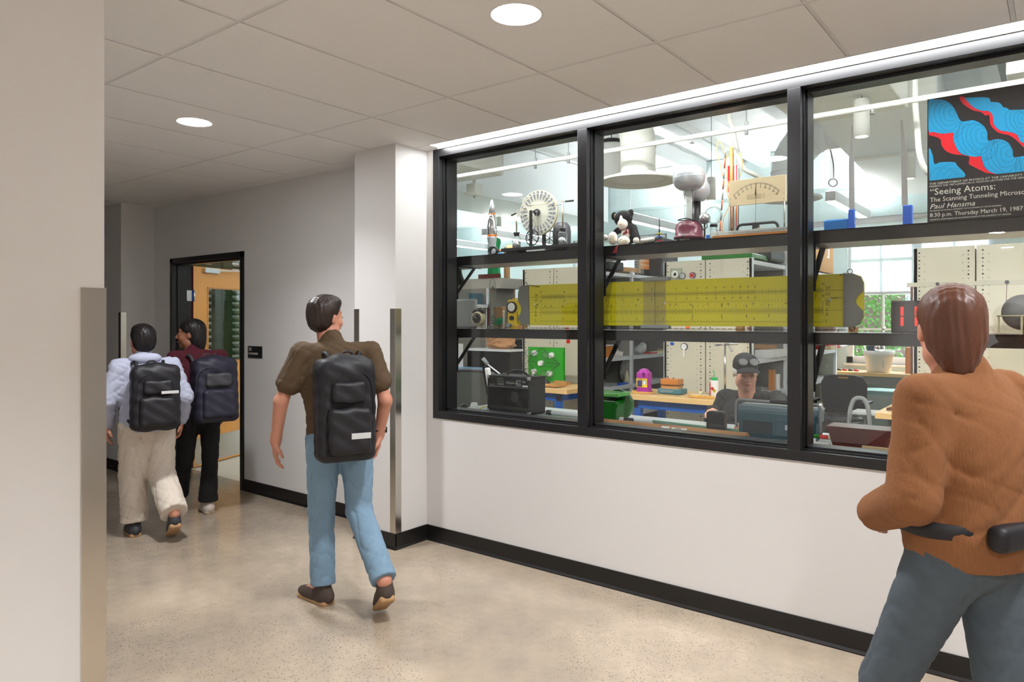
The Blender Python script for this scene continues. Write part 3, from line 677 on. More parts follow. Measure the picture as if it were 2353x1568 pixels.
# window counter behind the glass
t = T('window_counter', 'long pale grey counter directly behind the window glass', 'counter', (-3.7, 3.79, 0))
P('top', MB().b(0, 5.6, 0, .80, .825, .86), mat('grey_laminate', S(168, 176, 178), .3, var=.03), t, bev=.003)
for x in (.03, 1.9, 3.7, 5.52): P('support_panel', MB().b(x, x+.04, .02, .72, 0, .825), M['grey'], t)
# black shelves behind the glass
def glass_shelf(z0, z1, label):
    t = T('window_shelf', label, 'shelf', (-3.75, LY+.004, z0))
    P('shelf_board', MB().b(0, 4.02, 0, .335, z1-z0-.006, z1-z0).b(0, 4.02, 0, .004, 0, z1-z0), M['blackshelf'], t)
    P('shelf_core', MB().b(.004, 4.016, .004, .33, 0.002, z1-z0-.006), M['shelfunder'], t)
    for x in (.32, 1.535, 2.755, 3.99):
        m = MB().bar((x, .0, -.20), (x, .20, -.002), .03, .006).b(x-.015, x+.015, .0, .26, -.006, 0).b(x-.015, x+.015, 0, .005, -.24, 0)
        P('bracket', m, M['plblack'], t)
    return t
SZ1, SZ2 = 2.003, 1.487
glass_shelf(1.937, SZ1, 'upper long black shelf behind the window glass, carrying the plush cat and wheel machine')
glass_shelf(1.427, SZ2, 'lower long black shelf behind the window glass, carrying the giant slide rule')
# ------------------------------------------------------------------ drawer cabinets seen through the door
M['olive'] = mat('olive_enamel', S(84, 82, 52), .4, var=.05)
for k in range(4):
    y0 = 4.25+k*.36
    t = T('drawer_cabinet', ['tall olive drawer cabinet behind the open door, leftmost in the doorway', 'tall olive drawer cabinet seen through the glass of the open door', 'tall olive drawer cabinet at the right of the door glass', 'tall olive drawer cabinet hidden furthest behind the door frame'][k], 'cabinet', (-8.5, y0, 0), 0, 'olive drawer cabinets')
    P('carcass', MB().b(0, .48, 0, .355, 0, 2.25), M['olive'], t)
    for j in range(27):
        z = .08+j*.081
        if j in (11,): continue
        d = P('drawer', MB().b(.48, .488, .01, .345, z, z+.074), M['olive'], t, bev=.002)
        P('label_holder', MB().b(.488, .491, .13, .22, z+.038, z+.066), M['paper'], d); P('pull', MB().b(.488, .508, .135, .215, z+.020, z+.030), M['brass'], d)
# ------------------------------------------------------------------ extra lab furniture
q = at(1085, 905, 5.1); t = T('mesh_chair', 'dark mesh office chair behind the black amplifier, at the left pane edge', 'chair', (q.x, 5.1, 0), math.radians(8))
M['mesh'] = mat('chair_mesh', S(72, 74, 70), .55, var=.35, scale=14, stretch=(22, 1, 1.5))
pts = [(-.20, -.18), (.20, -.18), (.26, .10), (.27, .30), (.20, .37), (0, .385), (-.20, .37), (-.27, .30), (-.26, .10)]
P('backrest', MB().prism([(a_*.98, b2+.68) for a_, b2 in pts], 'y', 0, .02), M['mesh'], t); P('back_frame', MB().tube([(a_, .01, b2+.68) for a_, b2 in pts], .017, n=8, closed=True, smooth=5), M['dkgrey'], t)
P('seat', MB().prism([(-.25, 0), (.25, 0), (.27, .35), (.2, .48), (-.2, .48), (-.27, .35)], 'z', .45, .48), M['mesh'], t, bev=.01); P('gas_lift', MB().c((0, .25, .1), (0, .25, .45), .03).c((0, .01, .46), (0, .01, .6), .02), M['dkgrey'], t)
for k in range(5): a_ = k*2*PI/5; P('leg', MB().bar((0, .25, .09), (.3*math.cos(a_), .25+.3*math.sin(a_), .07), .04, .03).c((.3*math.cos(a_), .25+.3*math.sin(a_)-.02, .03), (.3*math.cos(a_), .25+.3*math.sin(a_)+.02, .03), .03), M['dkgrey'], t)
for s_ in (-1, 1): P('armrest', MB().b(s_*.28-.04, s_*.28+.04, .05, .32, .66, .69).c((s_*.28, .2, .46), (s_*.28, .2, .66), .018), M['dkgrey'], t)
q = at(1938, 900, 8.5); t = T('perforated_chair', 'black office chair with a perforated plastic back, left of the right workbench', 'chair', (q.x, 8.5, 0))
def perf_mat():
    m = mat('perforated_plastic', S(58, 60, 68), .4, var=0); n = m.node_tree.nodes; l = m.node_tree.links; p = n['Principled BSDF']
    tc = n.new('ShaderNodeTexCoord'); v = n.new('ShaderNodeTexVoronoi'); v.inputs['Scale'].default_value = 55; v.inputs['Randomness'].default_value = 0; l.new(tc.outputs['Object'], v.inputs['Vector'])
    r = n.new('ShaderNodeValToRGB'); l.new(v.outputs['Distance'], r.inputs[0]); r.color_ramp.elements[0].position = .3; r.color_ramp.elements[0].color = S(12, 12, 14); r.color_ramp.elements[1].position = .42; r.color_ramp.elements[1].color = S(64, 66, 74)
    l.new(r.outputs[0], p.inputs['Base Color']); return m
M['perf'] = perf_mat()
pts = [(-.20, 0), (.20, 0), (.235, .15), (.24, .34), (.20, .42), (.12, .435), (-.12, .435), (-.20, .42), (-.24, .34), (-.235, .15)]
P('backrest', MB().prism([(a_, b2+.50) for a_, b2 in pts], 'y', 0, .035), M['perf'], t, bev=.012); P('grip', MB().b(-.05, .05, -.004, 0, .895, .912), M['wood'], t)
P('seat', MB().lathe([(0, 0), (.22, 0), (.245, .02), (.22, .045), (0, .05)], (0, -.2, .45), 36), M['perf'], t); P('spine', MB().bar((0, .03, .42), (0, .05, .6), .1, .03), M['plblack'], t)
P('gas_lift', MB().c((0, -.2, .08), (0, -.2, .46), .03), M['plblack'], t)
for s_ in (-1, 1): P('armrest', MB().b(s_*.27-.035, s_*.27+.035, -.3, -.02, .64, .67).bar((s_*.27, -.12, .46), (s_*.27, -.12, .65), .04), M['plblack'], t, bev=.008)
for k in range(5): a_ = k*2*PI/5+.3; P('leg', MB().bar((0, -.2, .09), (.3*math.cos(a_), -.2+.3*math.sin(a_), .07), .04, .03).c((.3*math.cos(a_)-.02, -.2+.3*math.sin(a_), .03), (.3*math.cos(a_)+.02, -.2+.3*math.sin(a_), .03), .03), M['plblack'], t)
q = at(1975, 915, 6.2); t = T('step_stool', 'grey tubular step stool with an inverted-U handle left of the right workbench', 'step stool', (q.x, 6.2, 0))
zt = q.z
P('handle_frame', MB().tube([(-.12, -.05, .0), (-.075, -.02, zt-.2), (-.055, 0, zt-.05), (-.03, 0, zt-.008), (.0, 0, zt), (.03, 0, zt-.008), (.055, 0, zt-.05), (.075, 0, zt-.2), (.12, .02, 0)], .017, n=10, smooth=4), M['grey'], t)
P('step', MB().b(-.06, .2, .0, .2, zt-.135, zt-.11), M['ltgrey'], t, bev=.004); P('rear_leg', MB().c((.02, .18, zt-.13), (-.08, .3, 0), .014).c((.18, .18, zt-.13), (.24, .3, 0), .014), M['grey'], t)
q = at(2064, 902, 9.2); t = T('teal_frame_table', 'low blue-green steel frame table below the far window', 'table', (q.x-.75, 9.2, 0))
P('table_top', MB().b(0, .75, 0, .45, q.z-.05, q.z), M['tealrail'], t, bev=.003)
for x in (.02, .69):
    for y in (.02, .39): P('leg', MB().b(x, x+.04, y, y+.04, 0, q.z-.05), M['tealrail'], t)
# ------------------------------------------------------------------ things on the window shelves
def fit_text(s, x0, x1, z, cap, y, m, parent, name='lettering', **k):
    o = text(s, cap/.70, (x0, y, z), m, parent, name=name, **k)
    xs_ = [v.co.x for v in o.data.vertices]; w = max(xs_)-min(xs_)
    if w > 0 and x1 is not None: o.scale = ((x1-x0)/w, 1, 1)
    return o
def org(px, Y, Z): a = at(px, 700, Y); return Vector((a.x, Y, Z))
# rocket lava lamp
o = org(1130.5, 3.92, SZ1+.001); t = T('lava_lamp', 'silver rocket-shaped lava lamp with orange wax, left end of the upper shelf', 'lamp', o)
P('lamp_base', MB().lathe([(.030, 0), (.034, .004), (.026, .05), (.030, .10), (.035, .135), (.035, .142), (0, .142)], n=36), M['silver'], t)
P('bottle', MB().lathe([(.034, .142), (.037, .17), (.036, .21), (.031, .26), (.024, .305)], n=36), M['chrome'], t)
P('wax', MB().lathe([(.0345, .140), (.0368, .148), (.0368, .153), (.034, .158), (.02, .163), (0, .164)], n=30), M['orange'], t); P('wax_band', MB().lathe([(.0245, .302), (.0245, .308)], n=30), M['orange'], t)
P('cap', MB().lathe([(.0245, .308), (.018, .36), (.009, .40), (.004, .409), (0, .41)], n=30), M['silver'], t)
rd = random.Random(3); c = org(1133, 3.84, SZ1+.028); pts = []
for k in range(40): a_ = k*.95; pts.append((c.x+(.036+.006*math.sin(k))*math.cos(a_), c.y+.012*math.sin(k*.7), max(SZ1+.006, c.z+.030*math.sin(a_)+.006*math.sin(k*1.7))))
tag(P('power_cord', MB().tube(pts, .0035, n=6, smooth=3), M['plblack']), 'bundled black power cord in front of the lava lamp', 'cord')
# wheel electrostatic machine
zc = 1.554+(734-487)*4.8/1625
o = org(1237, 3.93, SZ1+.001); t = T('electrostatic_machine', 'black and cream wheel generator with metal-tipped disc and two glass jars', 'electrostatic machine', o)
xl = at(1153, 570, 3.86).x-o.x; xr = at(1340, 560, 3.86).x-o.x
P('base_board', MB().b(xl, xr, -.08, .09, .022, .044), M['plblack'], t, bev=.002); P('base_foot', MB().b(xl+.04, xl+.14, -.07, .08, 0, .022), M['plblack'], t); P('base_foot', MB().b(xr-.12, xr-.03, -.07, .08, 0, .022), M['plblack'], t)
P('base_plate', MB().b(-.045, .11, -.078, -.06, .002, .021), M['ltgrey'], t)
zz = zc-o.z; R_ = .1535
P('disc', MB().c((0, -.006, zz), (0, 0, zz), R_, n=64), mat('cream_disc', S(226, 226, 208), .3, var=.02), t)
P('disc', MB().c((0, .012, zz), (0, .018, zz), R_, n=64), mat('cream_disc_rear', S(206, 196, 160), .3, var=.02), t)
sm = MB(); st = MB()
for k in range(26):
    a_ = 2*PI*(k+.5)/26; u = Vector((math.cos(a_), 0, math.sin(a_))); w = Vector((-math.sin(a_), 0, math.cos(a_)))
    pr_ = [(.088, .003), (.115, .0075), (.138, .0095), (.146, .007), (.149, 0)]
    poly = [u*r_+w*h_ for r_, h_ in pr_]+[u*r_-w*h_ for r_, h_ in reversed(pr_[:-1])]
    sm.add([Vector((0, -.0072, zz))+q for q in poly], [tuple(range(len(poly)))]); st.sph(Vector((0, -.010, zz))+u*.128, .0045, 8)
P('foil_sector', sm, mat('foil_grey', S(150, 150, 160), .35, metal=.3), t, label='grey metal foil sectors around the disc', stuff=True); P('sector_stud', st, M['chrome'], t, stuff=True)
P('hub', MB().c((0, -.05, zz), (0, .03, zz), .012).c((0, -.022, zz), (0, -.008, zz), .024), M['dkgrey'], t)
P('upright', MB().b(-.032, -.012, -.062, -.05, .044, zz+.012), M['plblack'], t, bev=.002); P('upright', MB().b(-.012, .012, .06, .075, .044, zz+.012), M['plblack'], t)
P('neutralising_rod', MB().c((-.105, -.058, zz+.105), (.04, -.058, zz-.12), .0022, n=6).tube([(-.105, -.058, zz+.105), (-.09, -.03, zz+.103), (-.07, -.012, zz+.1)], .0015, n=6).tube([(.04, -.058, zz-.12), (.06, -.03, zz-.125), (.08, -.012, zz-.13)], .0015, n=6), M['brass'], t)
for (x, y) in ((-.012, -.055), (.055, .055)):
    m = MB().tube([(x+.052*math.cos(a_), y, .105+.052*math.sin(a_)) for a_ in [2*PI*i/24 for i in range(24)]], .004, n=8, closed=True)
    for k in range(3): a_ = k*PI/3+.4; m.c((x-.05*math.cos(a_), y, .105-.05*math.sin(a_)), (x+.05*math.cos(a_), y, .105+.05*math.sin(a_)), .0025, n=6)
    P('drive_wheel', m, M['plblack'], t)
P('drive_belt', MB().tube([(-.035, -.04, zz), (-.062, -.04, .105), (-.012, -.04, .05), (.04, -.04, .105), (.012, -.04, zz)], .0018, n=6), M['dkgrey'], t)
for px, top, hx in ((1187, 486, -1), (1293, 471, 1)):
    x = at(px, 550, 3.91).x-o.x; zt = 1.554+(734-top)*4.85/1625-o.z
    P('glass_jar', MB().lathe([(.028, .044), (.030, .05), (.030, .115), (.026, .128), (.018, .134)], (x, -.02, 0), 28), M['clear'], t)
    P('jar_foil', MB().lathe([(.0285, .046), (.0285, .092)], (x, -.02, 0), 28), M['chrome'], t); P('jar_stopper', MB().lathe([(.018, .128), (.018, .146), (.024, .148), (.024, .156), (0, .156)], (x, -.02, 0), 24), M['dkgrey'], t)
    P('jar_rod', MB().c((x, -.02, .156), (x, -.02, zt), .0045, n=10).sph((x, -.02, zt), .006, 8), M['brass'], t)
    if hx > 0: m = MB().c((x-.008-.0, -.02, zt-.004), (-.045, -.02, zt-.002), .0016, n=6).sph((-.05, -.02, zt-.002), .008, 10).c((x, -.02, zt-.004), (x+.02, -.02, zt-.004), .002, n=6)
    else: m = MB().tube([(x, -.02, zt), (x+.015, -.02, zt+.02), (x+.055, -.02, zt+.026), (x+.065, -.02, zt+.026)], .0016, n=6, smooth=4).sph((x+.07, -.02, zt+.026), .008, 10)
    P('discharge_rod', m, M['brass'], t)
    P('handle', MB().c((x+hx*.022, -.02, zt-.004+(0 if hx > 0 else .004)), (x+hx*.085, -.02, zt-(.006 if hx > 0 else .012)), .0065, n=12) if hx > 0 else MB().c((x-.005, -.02, zt), (x-.045, -.02, zt-.012), .006, n=12), M['plblack'], t)
    P('collector_comb', MB().c((x, -.02, zt-.022), (x-hx*.075, -.02, zt-.024), .0014, n=6).c((x-hx*.072, -.02, zt-.024), (x-hx*.085, -.02, zt-.024), .004, n=8), M['plblack'], t)
o = org(1291, 4.06, SZ1+.001); t = T('black_drum', 'rounded black metal drum standing behind the cream wheel', 'drum', o)
P('drum_body', MB().lathe([(.05, 0), (.062, .01), (.064, .15), (.058, .19), (.038, .215), (0, .222)], n=32), M['dkgrey'], t)
o = org(1327, 3.95, SZ1+.02); t = T('hand_wheel', 'black spoked hand wheel on the upper shelf half hidden by the first mullion', 'wheel', (o.x+.03, 4.0, SZ1))
m = MB().tube([(.04*math.cos(a_), 0, .175+.055*math.sin(a_)) for a_ in [2*PI*i/20 for i in range(20)]], .004, n=8, closed=True)
P('rim', m, M['plblack'], t); P('axle', MB().c((-.06, 0, .175), (.01, 0, .175), .005).sph((-.045, 0, .175), .008, 8), M['brass'], t); P('stand', MB().b(-.006, .006, -.006, .006, 0, .175).b(-.03, .03, -.02, .02, 0, .01), M['plblack'], t)
for px, Y, w, h_, mm, nm, lb in ((1172, 4.05, .05, .09, 'card', 'cardboard_tube', 'short brown cardboard tube standing behind the wheel machine base'),):
    o = org(px, Y, SZ1+.001); tag(P(nm, MB().lathe([(w/2, 0), (w/2, h_), (w/2-.003, h_), (w/2-.003, .0)], o, 24), M[mm]), lb, 'tube')
o = org(1150, 3.97, SZ1+.001); t = T('blue_cup', 'small blue and orange plastic cup beside the cord bundle', 'cup', o); P('body', MB().lathe([(.014, 0), (.018, .035), (0, .035)], n=20), mat('cup_blue', S(70, 140, 190), .4), t); P('band', MB().lathe([(.0185, .035), (.019, .05), (0, .05)], n=20), M['orange'], t)
o = org(1316, 3.99, SZ1+.001); tag(P('blue_tray', MB().b(o.x-.035, o.x+.045, 3.93, 4.06, SZ1+.001, SZ1+.028), M['bluebright'], bev=.005), 'low blue plastic tray right of the wheel machine', 'tray')
# hanging black bag at the left end of the shelf
q = org(1050, 4.0, SZ1)
N('black_bag', [('e', (q.x-.02, 4.0, 1.90), (.055, .05, .075), .03), ('e', (q.x+.005, 4.01, 1.85), (.045, .05, .04), .03), ('c', (q.x-.02, 4.0, 1.96), (q.x-.03, 4.02, 2.02), .03, .012, .02)], M['plblack'], h=.006,
  folds=lambda X, Y, Z: .004*np.sin(X*160+Z*30)*np.sin(Y*90+2)+Z*0)
tag(COL.objects['black_bag'], 'crumpled black plastic bag hanging at the far left end of the upper shelf', 'bag')
# plush cat
OC = org(1434, 3.85, SZ1+.002)
def LC_(px, py, Y): v = at(px, py, Y)-OC; return (v.x, v.y, v.z)
M['solec'] = mat('cream_suede', S(232, 222, 196), .9, var=.04)
t = T('plush_cat', 'black and white plush cat with a maroon ribbon sitting on the upper shelf', 'plush toy', OC)
fur = lambda X, Y, Z: .0016*np.sin(X*900)*np.sin(Y*850+1)*np.sin(Z*870+2)
M['furb'] = mat('black_fur', S(17, 16, 18), .95, var=.3, scale=200, bump=.5); M['furw'] = mat('cream_fur', S(238, 232, 220), .95, var=.06, scale=200, bump=.6, sheen=.3)
hd = LC_(1432, 503, 3.86)
e1, e2 = LC_(1411, 497, 3.87), LC_(1449, 490, 3.87)
N('cat_body', [('e', hd, (.058, .048, .050), .01), ('e', e1, (.018, .014, .026), .012), ('e', e2, (.020, .014, .024), .012), ('e', LC_(1445, 537, 3.88), (.052, .045, .068), .02),
    ('c', LC_(1456, 525, 3.87), LC_(1464, 549, 3.83), .022, .020, .015), ('c', LC_(1420, 530, 3.87), LC_(1402, 545, 3.86), .020, .016, .015)], M['furb'], t, h=.004, folds=fur)
N('muzzle', [('e', LC_(1430.5, 515.5, 3.815), (.034, .022, .031), .01), ('e', LC_(1427.5, 503, 3.818), (.011, .012, .022), .012)], M['furw'], t, h=.0035, folds=fur)
N('bib', [('e', LC_(1437, 540, 3.838), (.030, .018, .036), .01)], M['furw'], t, h=.004, folds=fur)
for nm, px, py, Y, r in (('foot', 1408, 548, 3.79, (.031, .022, .041)), ('foot', 1433, 555, 3.785, (.041, .022, .032)), ('paw', 1462, 553, 3.80, (.019, .018, .019)), ('paw', 1391, 546, 3.84, (.018, .016, .018))):
    N(nm, [('e', LC_(px, py, Y), r, .01)], M['furw'], t, h=.0035, folds=fur)
for px, py, Y, r, ry in ((1408, 549, 3.766, (.015, .004, .026), .2), (1433, 555.5, 3.760, (.026, .004, .014), -.3)):
    P('sole', MB().sph(LC_(px, py, Y), r, 14, RY(ry)), M['solec'], t)
P('nose', MB().sph(LC_(1427, 516, 3.79), (.007, .005, .006), 10), mat('pink_nose', S(214, 160, 154), .5), t)
P('inner_ear', MB().add([LC_(1411, 501, 3.85), LC_(1412, 492, 3.85), LC_(1419, 491, 3.845)], [(0, 1, 2)]).add([LC_(1438, 489, 3.845), LC_(1443, 487.5, 3.845), LC_(1450, 500, 3.85)], [(0, 1, 2)]), M['cream'], t)
N('tail', [('c', LC_(1474, 554, 3.88), LC_(1500, 550, 3.90), .014, .013, .01)], M['furw'], t, h=.004, folds=fur)
M['ribbon'] = mat('maroon_ribbon', S(128, 40, 44), .4, var=.1)
a = [LC_(1424, 528.5, 3.81), LC_(1433, 529, 3.80), LC_(1444, 526, 3.81)]
P('ribbon', MB().tube(a, .003, n=6).add([LC_(1441, 527, 3.80), LC_(1443, 536, 3.795), LC_(1432, 541, 3.795), LC_(1431, 537, 3.795)], [(0, 1, 2, 3)]).add([LC_(1443, 525, 3.80), LC_(1447, 528, 3.795), LC_(1447, 541, 3.795), LC_(1444, 538, 3.795)], [(0, 1, 2, 3)])
  .add([LC_(1416, 563, 3.768), LC_(1421, 564, 3.764), LC_(1417, 582, 3.762), LC_(1407, 582, 3.762)], [(0, 1, 2, 3)]), M['ribbon'], t)
# magnet ring toy
o = org(1515, 3.88, SZ1+.001); t = T('ring_magnet_stand', 'small black stand with yellow, blue and red floating ring magnets', 'ring magnet toy', o); k = 4.26/1625
P('base', MB().lathe([(.028, 0), (.028, .014), (0, .014)], n=32), M['plblack'], t); P('rod', MB().c((0, 0, .014), (0, 0, .155), .0038), M['plblack'], t)
for z, c_ in ((.017, 'red'), (.040, 'bluebright'), (.060, 'yellow')): P('ring_magnet', MB().lathe([(.006, 0), (.0175, 0), (.0175, .005), (.006, .005), (.006, 0)], (0, 0, z), 28), M[c_], t)
# silver dome generators
def vdg(px, Y, z0, rs, hs, hcol, base, lb, clr=True):
    o = org(px, Y, z0+.001); t = T('sphere_generator', lb, 'static generator', o, 0, None)
    P('base_housing', MB().lathe(base, n=40), M['maroon'] if clr else M['dkgrey'], t)
    z = base[-1][1]
    P('column', MB().lathe([(.026, z), (.026, hcol)], n=28), M['clear'] if clr else M['plblack'], t)
    if clr: P('belt', MB().b(-.016, .016, -.002, .002, z, hcol+.01), M['white'], t)
    pr_ = []
    for i in range(21):
        a_ = -PI/2+PI*i/20; ca, sa = math.cos(a_), math.sin(a_)
        pr_.append((rs*abs(ca)**.72, hcol+hs*.92+hs*(abs(sa)**.85)*(1 if sa > 0 else -1)))
    pr_[0] = (.02, pr_[0][1])
    P('dome', MB().lathe(pr_, n=48), M['silver'], t); P('seam', MB().lathe([(rs*1.0+.0006, hcol+hs*.92-.001), (rs+.0006, hcol+hs*.92+.001)], n=48), M['alu'], t)
    return t
t = vdg(1583, 3.865, SZ1, .092, .073, .302, [(.072, .012), (.086, .015), (.087, .028), (.079, .032), (.079, .075), (.070, .104), (.050, .116), (.026, .118)], 'silver dome static generator on a maroon base')
for a_ in range(4): P('foot', MB().c((.06*math.cos(a_*PI/2+.6), .06*math.sin(a_*PI/2+.6), 0), (.06*math.cos(a_*PI/2+.6), .06*math.sin(a_*PI/2+.6), .014), .007), M['plblack'], t)
P('power_cord', MB().tube([(.05, -.03, .11), (.02, -.075, .125), (-.04, -.06, .122), (-.03, .0, .126), (.05, -.02, .118), (.085, -.02, .085), (.095, -.02, .06), (.115, -.01, .08), (.10, -.0, .105)], .0032, n=6, smooth=5), M['plblack'], t)
P('knob', MB().c((0, -.092, .020), (0, -.084, .020), .007), M['plblack'], t)
vdg(1600, 4.06, SZ1, .080, .070, .265, [(.045, 0), (.045, .02), (.03, .03)], 'second silver dome generator with a black column, behind the maroon one', False)
o = org(1617, 4.0, SZ1+.001); t = T('sphere_electrode', 'brushed metal sphere on a rod right of the maroon generator', 'metal sphere', (org(1619, 3.99, 0).x, 3.99, SZ1+.001))
P('sphere', MB().sph((0, 0, .145), .034, 24), M['alu'], t); P('rod', MB().c((0, 0, 0), (0, 0, .115), .005).lathe([(.025, 0), (.025, .01), (0, .01)]), M['plblack'], t)
o = org(1640, 4.0, SZ1+.001); t = T('glass_cylinder', 'clear glass cylinder with a black lid beside the striped pole', 'glass jar', o); P('body', MB().lathe([(.020, 0), (.020, .095)], n=28), M['clear'], t); P('lid', MB().lathe([(.022, .095), (.022, .108), (0, .108)], n=28), M['plblack'], t)
P('bulb', MB().sph((0, 0, .16), .052, 20), M['clear'], t)
o = org(1627, 3.84, SZ1+.001); tag(P('blue_block', MB().b(o.x-.007, o.x+.007, 3.83, 3.85, SZ1+.001, SZ1+.028), M['bluebright']), 'tiny blue block right of the maroon generator base', 'block')
# poles
M['redband'] = mat('red_band', S(184, 92, 62), .5)
a, b_ = at(1653, 530, 3.96), at(1668, 340, 3.98); a.z = SZ1+.001
t = T('striped_pole', 'thin leaning pole with orange-red and grey bands', 'pole', a); dv = b_-a
for i in range(9):
    p0, p1 = dv*(i/9), dv*((i+1)/9); P('band', MB().c(p0, p1, .0045, n=10), M['grey'] if i % 2 == 0 else M['redband'], t)
def rod(px0, px1, ytop, Y, r, mm, nm, lb, cat):
    a = org(px0, Y, SZ1+.001); b_ = at(px1, ytop, Y); tag(P(nm, MB().c(a, (b_.x, Y, b_.z), r, n=12), mm), lb, cat)
rod(1682, 1680, 338, 4.0, .0085, M['orangewood'], 'wooden_pole', 'thick upright wooden pole beside the striped pole', 'pole')
rod(1690, 1689, 345, 4.03, .004, M['paper'], 'clear_tube', 'slim pale tube standing right of the wooden pole', 'tube')
rod(1686, 1684, 342, 4.05, .003, M['redwood'], 'dark_rod', 'slim dark red rod touching the wooden pole', 'rod')
rod(1696, 1698, 387, 3.99, .0022, M['plblack'], 'black_rod', 'thin black rod standing left of the meter board', 'rod')
rod(1676, 1676, 474, 3.93, .0042, M['grey'], 'grey_rod', 'short grey rod standing in front of the wooden pole', 'rod')
q0, q1 = at(1672, 382, 4.07), at(1692, 440, 4.07)
tag(P('red_flag', MB().b(q0.x, q1.x, 4.07, 4.075, q1.z, q0.z).c((q1.x+.002, 4.07, SZ1), (q1.x+.002, 4.07, q0.z), .003), M['red']), 'red plastic sheet standing behind the wooden pole', 'sheet')
m = MB().tube([at(1664, 352, 4.02), at(1655, 325, 4.02), at(1648, 330, 4.02), at(1650, 360, 4.02), at(1660, 400, 4.02), at(1670, 440, 4.02), at(1676, 470, 4.02), at(1662, 505, 4.02), (at(1658, 530, 4.02).x, 4.02, SZ1+.004)], .0022, n=6, smooth=5)
m.tube([at(1680, 350, 4.02), at(1669, 362, 4.02), at(1668, 390, 4.02), at(1676, 440, 4.02)], .0022, n=6, smooth=5).tube([at(1700, 350, 4.02), at(1706, 372, 4.02), at(1702, 400, 4.02), at(1694, 430, 4.02), at(1690, 520, 4.02)], .0022, n=6, smooth=5)
tag(P('amber_tubing', m, M['amber'], stuff=False), 'loops of thin amber tubing around the poles', 'tubing')
# meter board
YG = 3.86; TL, TR, BR, BL = at(1674, 417, YG), at(1805.5, 401, YG), at(1805.5, 461.8, YG), at(1672.7, 475, YG)
o = Vector(((TL.x+TR.x)/2, YG, SZ1+.001)); t = T('demonstration_meter', 'large cream galvanometer scale board with a black looped magnet below', 'meter', o)
w = (TR.x-TL.x)/2; zt = TL.z-o.z; zb = BL.z-o.z
M['board'] = mat('aged_cream_board', S(226, 204, 166), .5, var=.04, scale=4)
P('scale_board', MB().b(-w, w, 0, .012, zb, zt), M['board'], t, bev=.001)
cx, cz, R_ = at(1737, 400, YG).x-o.x, zb-.055, zt-.025-(zb-.055)
m = MB()
for i in range(-25, 26):
    a_ = math.radians(i*1.9); L = .016 if i % 5 == 0 else (.008); wd = .0009 if i % 5 else .0013
    u = Vector((math.sin(a_), 0, math.cos(a_))); v = Vector((math.cos(a_), 0, -math.sin(a_))); c = Vector((cx, -.0006, cz))
    m.add([c+u*(R_-L)-v*wd, c+u*(R_-L)+v*wd, c+u*R_+v*wd, c+u*R_-v*wd], [(0, 1, 2, 3)])
P('scale_markings', m, M['inkblack'], t, stuff=True)
for i in (-25, -20, -15, -10, -5, 5, 10, 15, 20, 25):
    a_ = math.radians(i*1.9); r_ = R_-.024; text(str(abs(i)), .014, (cx+r_*math.sin(a_), -.0008, cz+r_*math.cos(a_)-.004), M['inkblack'], t, rot=(PI/2, a_, 0), align='CENTER')
for k in range(5): P('printed_line', MB().b(cx-.05, cx+.03, -.0007, -.0003, zb+.052-k*.006, zb+.0535-k*.006).b(cx+.036, cx+.048, -.0007, -.0003, zb+.052-k*.006, zb+.0535-k*.006), mat('faded_ink', S(150, 130, 100), .6), t)
P('pointer', MB().c((cx, -.006, .07), (cx, -.004, zt-.03), .0008, n=6).add([(cx-.004, -.006, zb+.052), (cx, -.006, zb+.040), (cx+.004, -.006, zb+.052), (cx, -.006, zt-.03)], [(0, 1, 2, 3)]), M['inkblack'], t)
sc = MB()
for x, z in ((-w+.01, zb+.012), (-w+.01, zb+.04), (w-.01, zb+.012), (w-.01, zb+.042)): sc.c((x, -.002, z), (x, .001, z), .0028, n=10)
P('board_screw', sc, M['brass'], t)
P('support_rod', MB().c((w-.012, .016, 0), (w-.012, .016, zb+.06), .0035).c((-w+.012, .016, 0), (-w+.012, .016, zb+.06), .0035), M['steel'], t)
q0, q1 = at(1695, 522, 3.88), at(1789, 490, 3.88); xa, xb = q0.x-o.x, q1.x-o.x; zm = .046; rr = .028
pts = [(xb-rr+rr*math.cos(a_), 0, zm+rr*math.sin(a_)) for a_ in [(-PI/2+PI*i/10) for i in range(11)]]+[(xa+rr+rr*math.cos(a_), 0, zm+rr*math.sin(a_)) for a_ in [(PI/2+PI*i/10) for i in range(11)]]
P('loop_magnet', MB().tube([(a_, b2+.01, c2) for a_, b2, c2 in pts], .0075, n=8, closed=True), M['plblack'], t)
P('coil_block', MB().b(cx-.02, cx+.012, -.004, .026, .008, .07), M['plblack'], t, bev=.002); P('coil', MB().b(cx-.008, cx+.006, -.010, -.004, .02, .045).c((cx+.018, -.01, .04), (cx+.018, .0, .04), .01), M['brass'], t)
P('test_lead', MB().tube([(xa-.10, -.03, .005), (xa-.11, -.03, .03), (xa-.09, -.03, .05), (xa-.06, -.03, .04)], .0012, n=6, smooth=4).bar((xa-.02, -.03, .012), (xa+.03, -.03, .022), .006), M['red'], t)
P('foot_bar', MB().b(xa+.01, xb-.01, -.01, .03, 0, .008), M['plblack'], t)
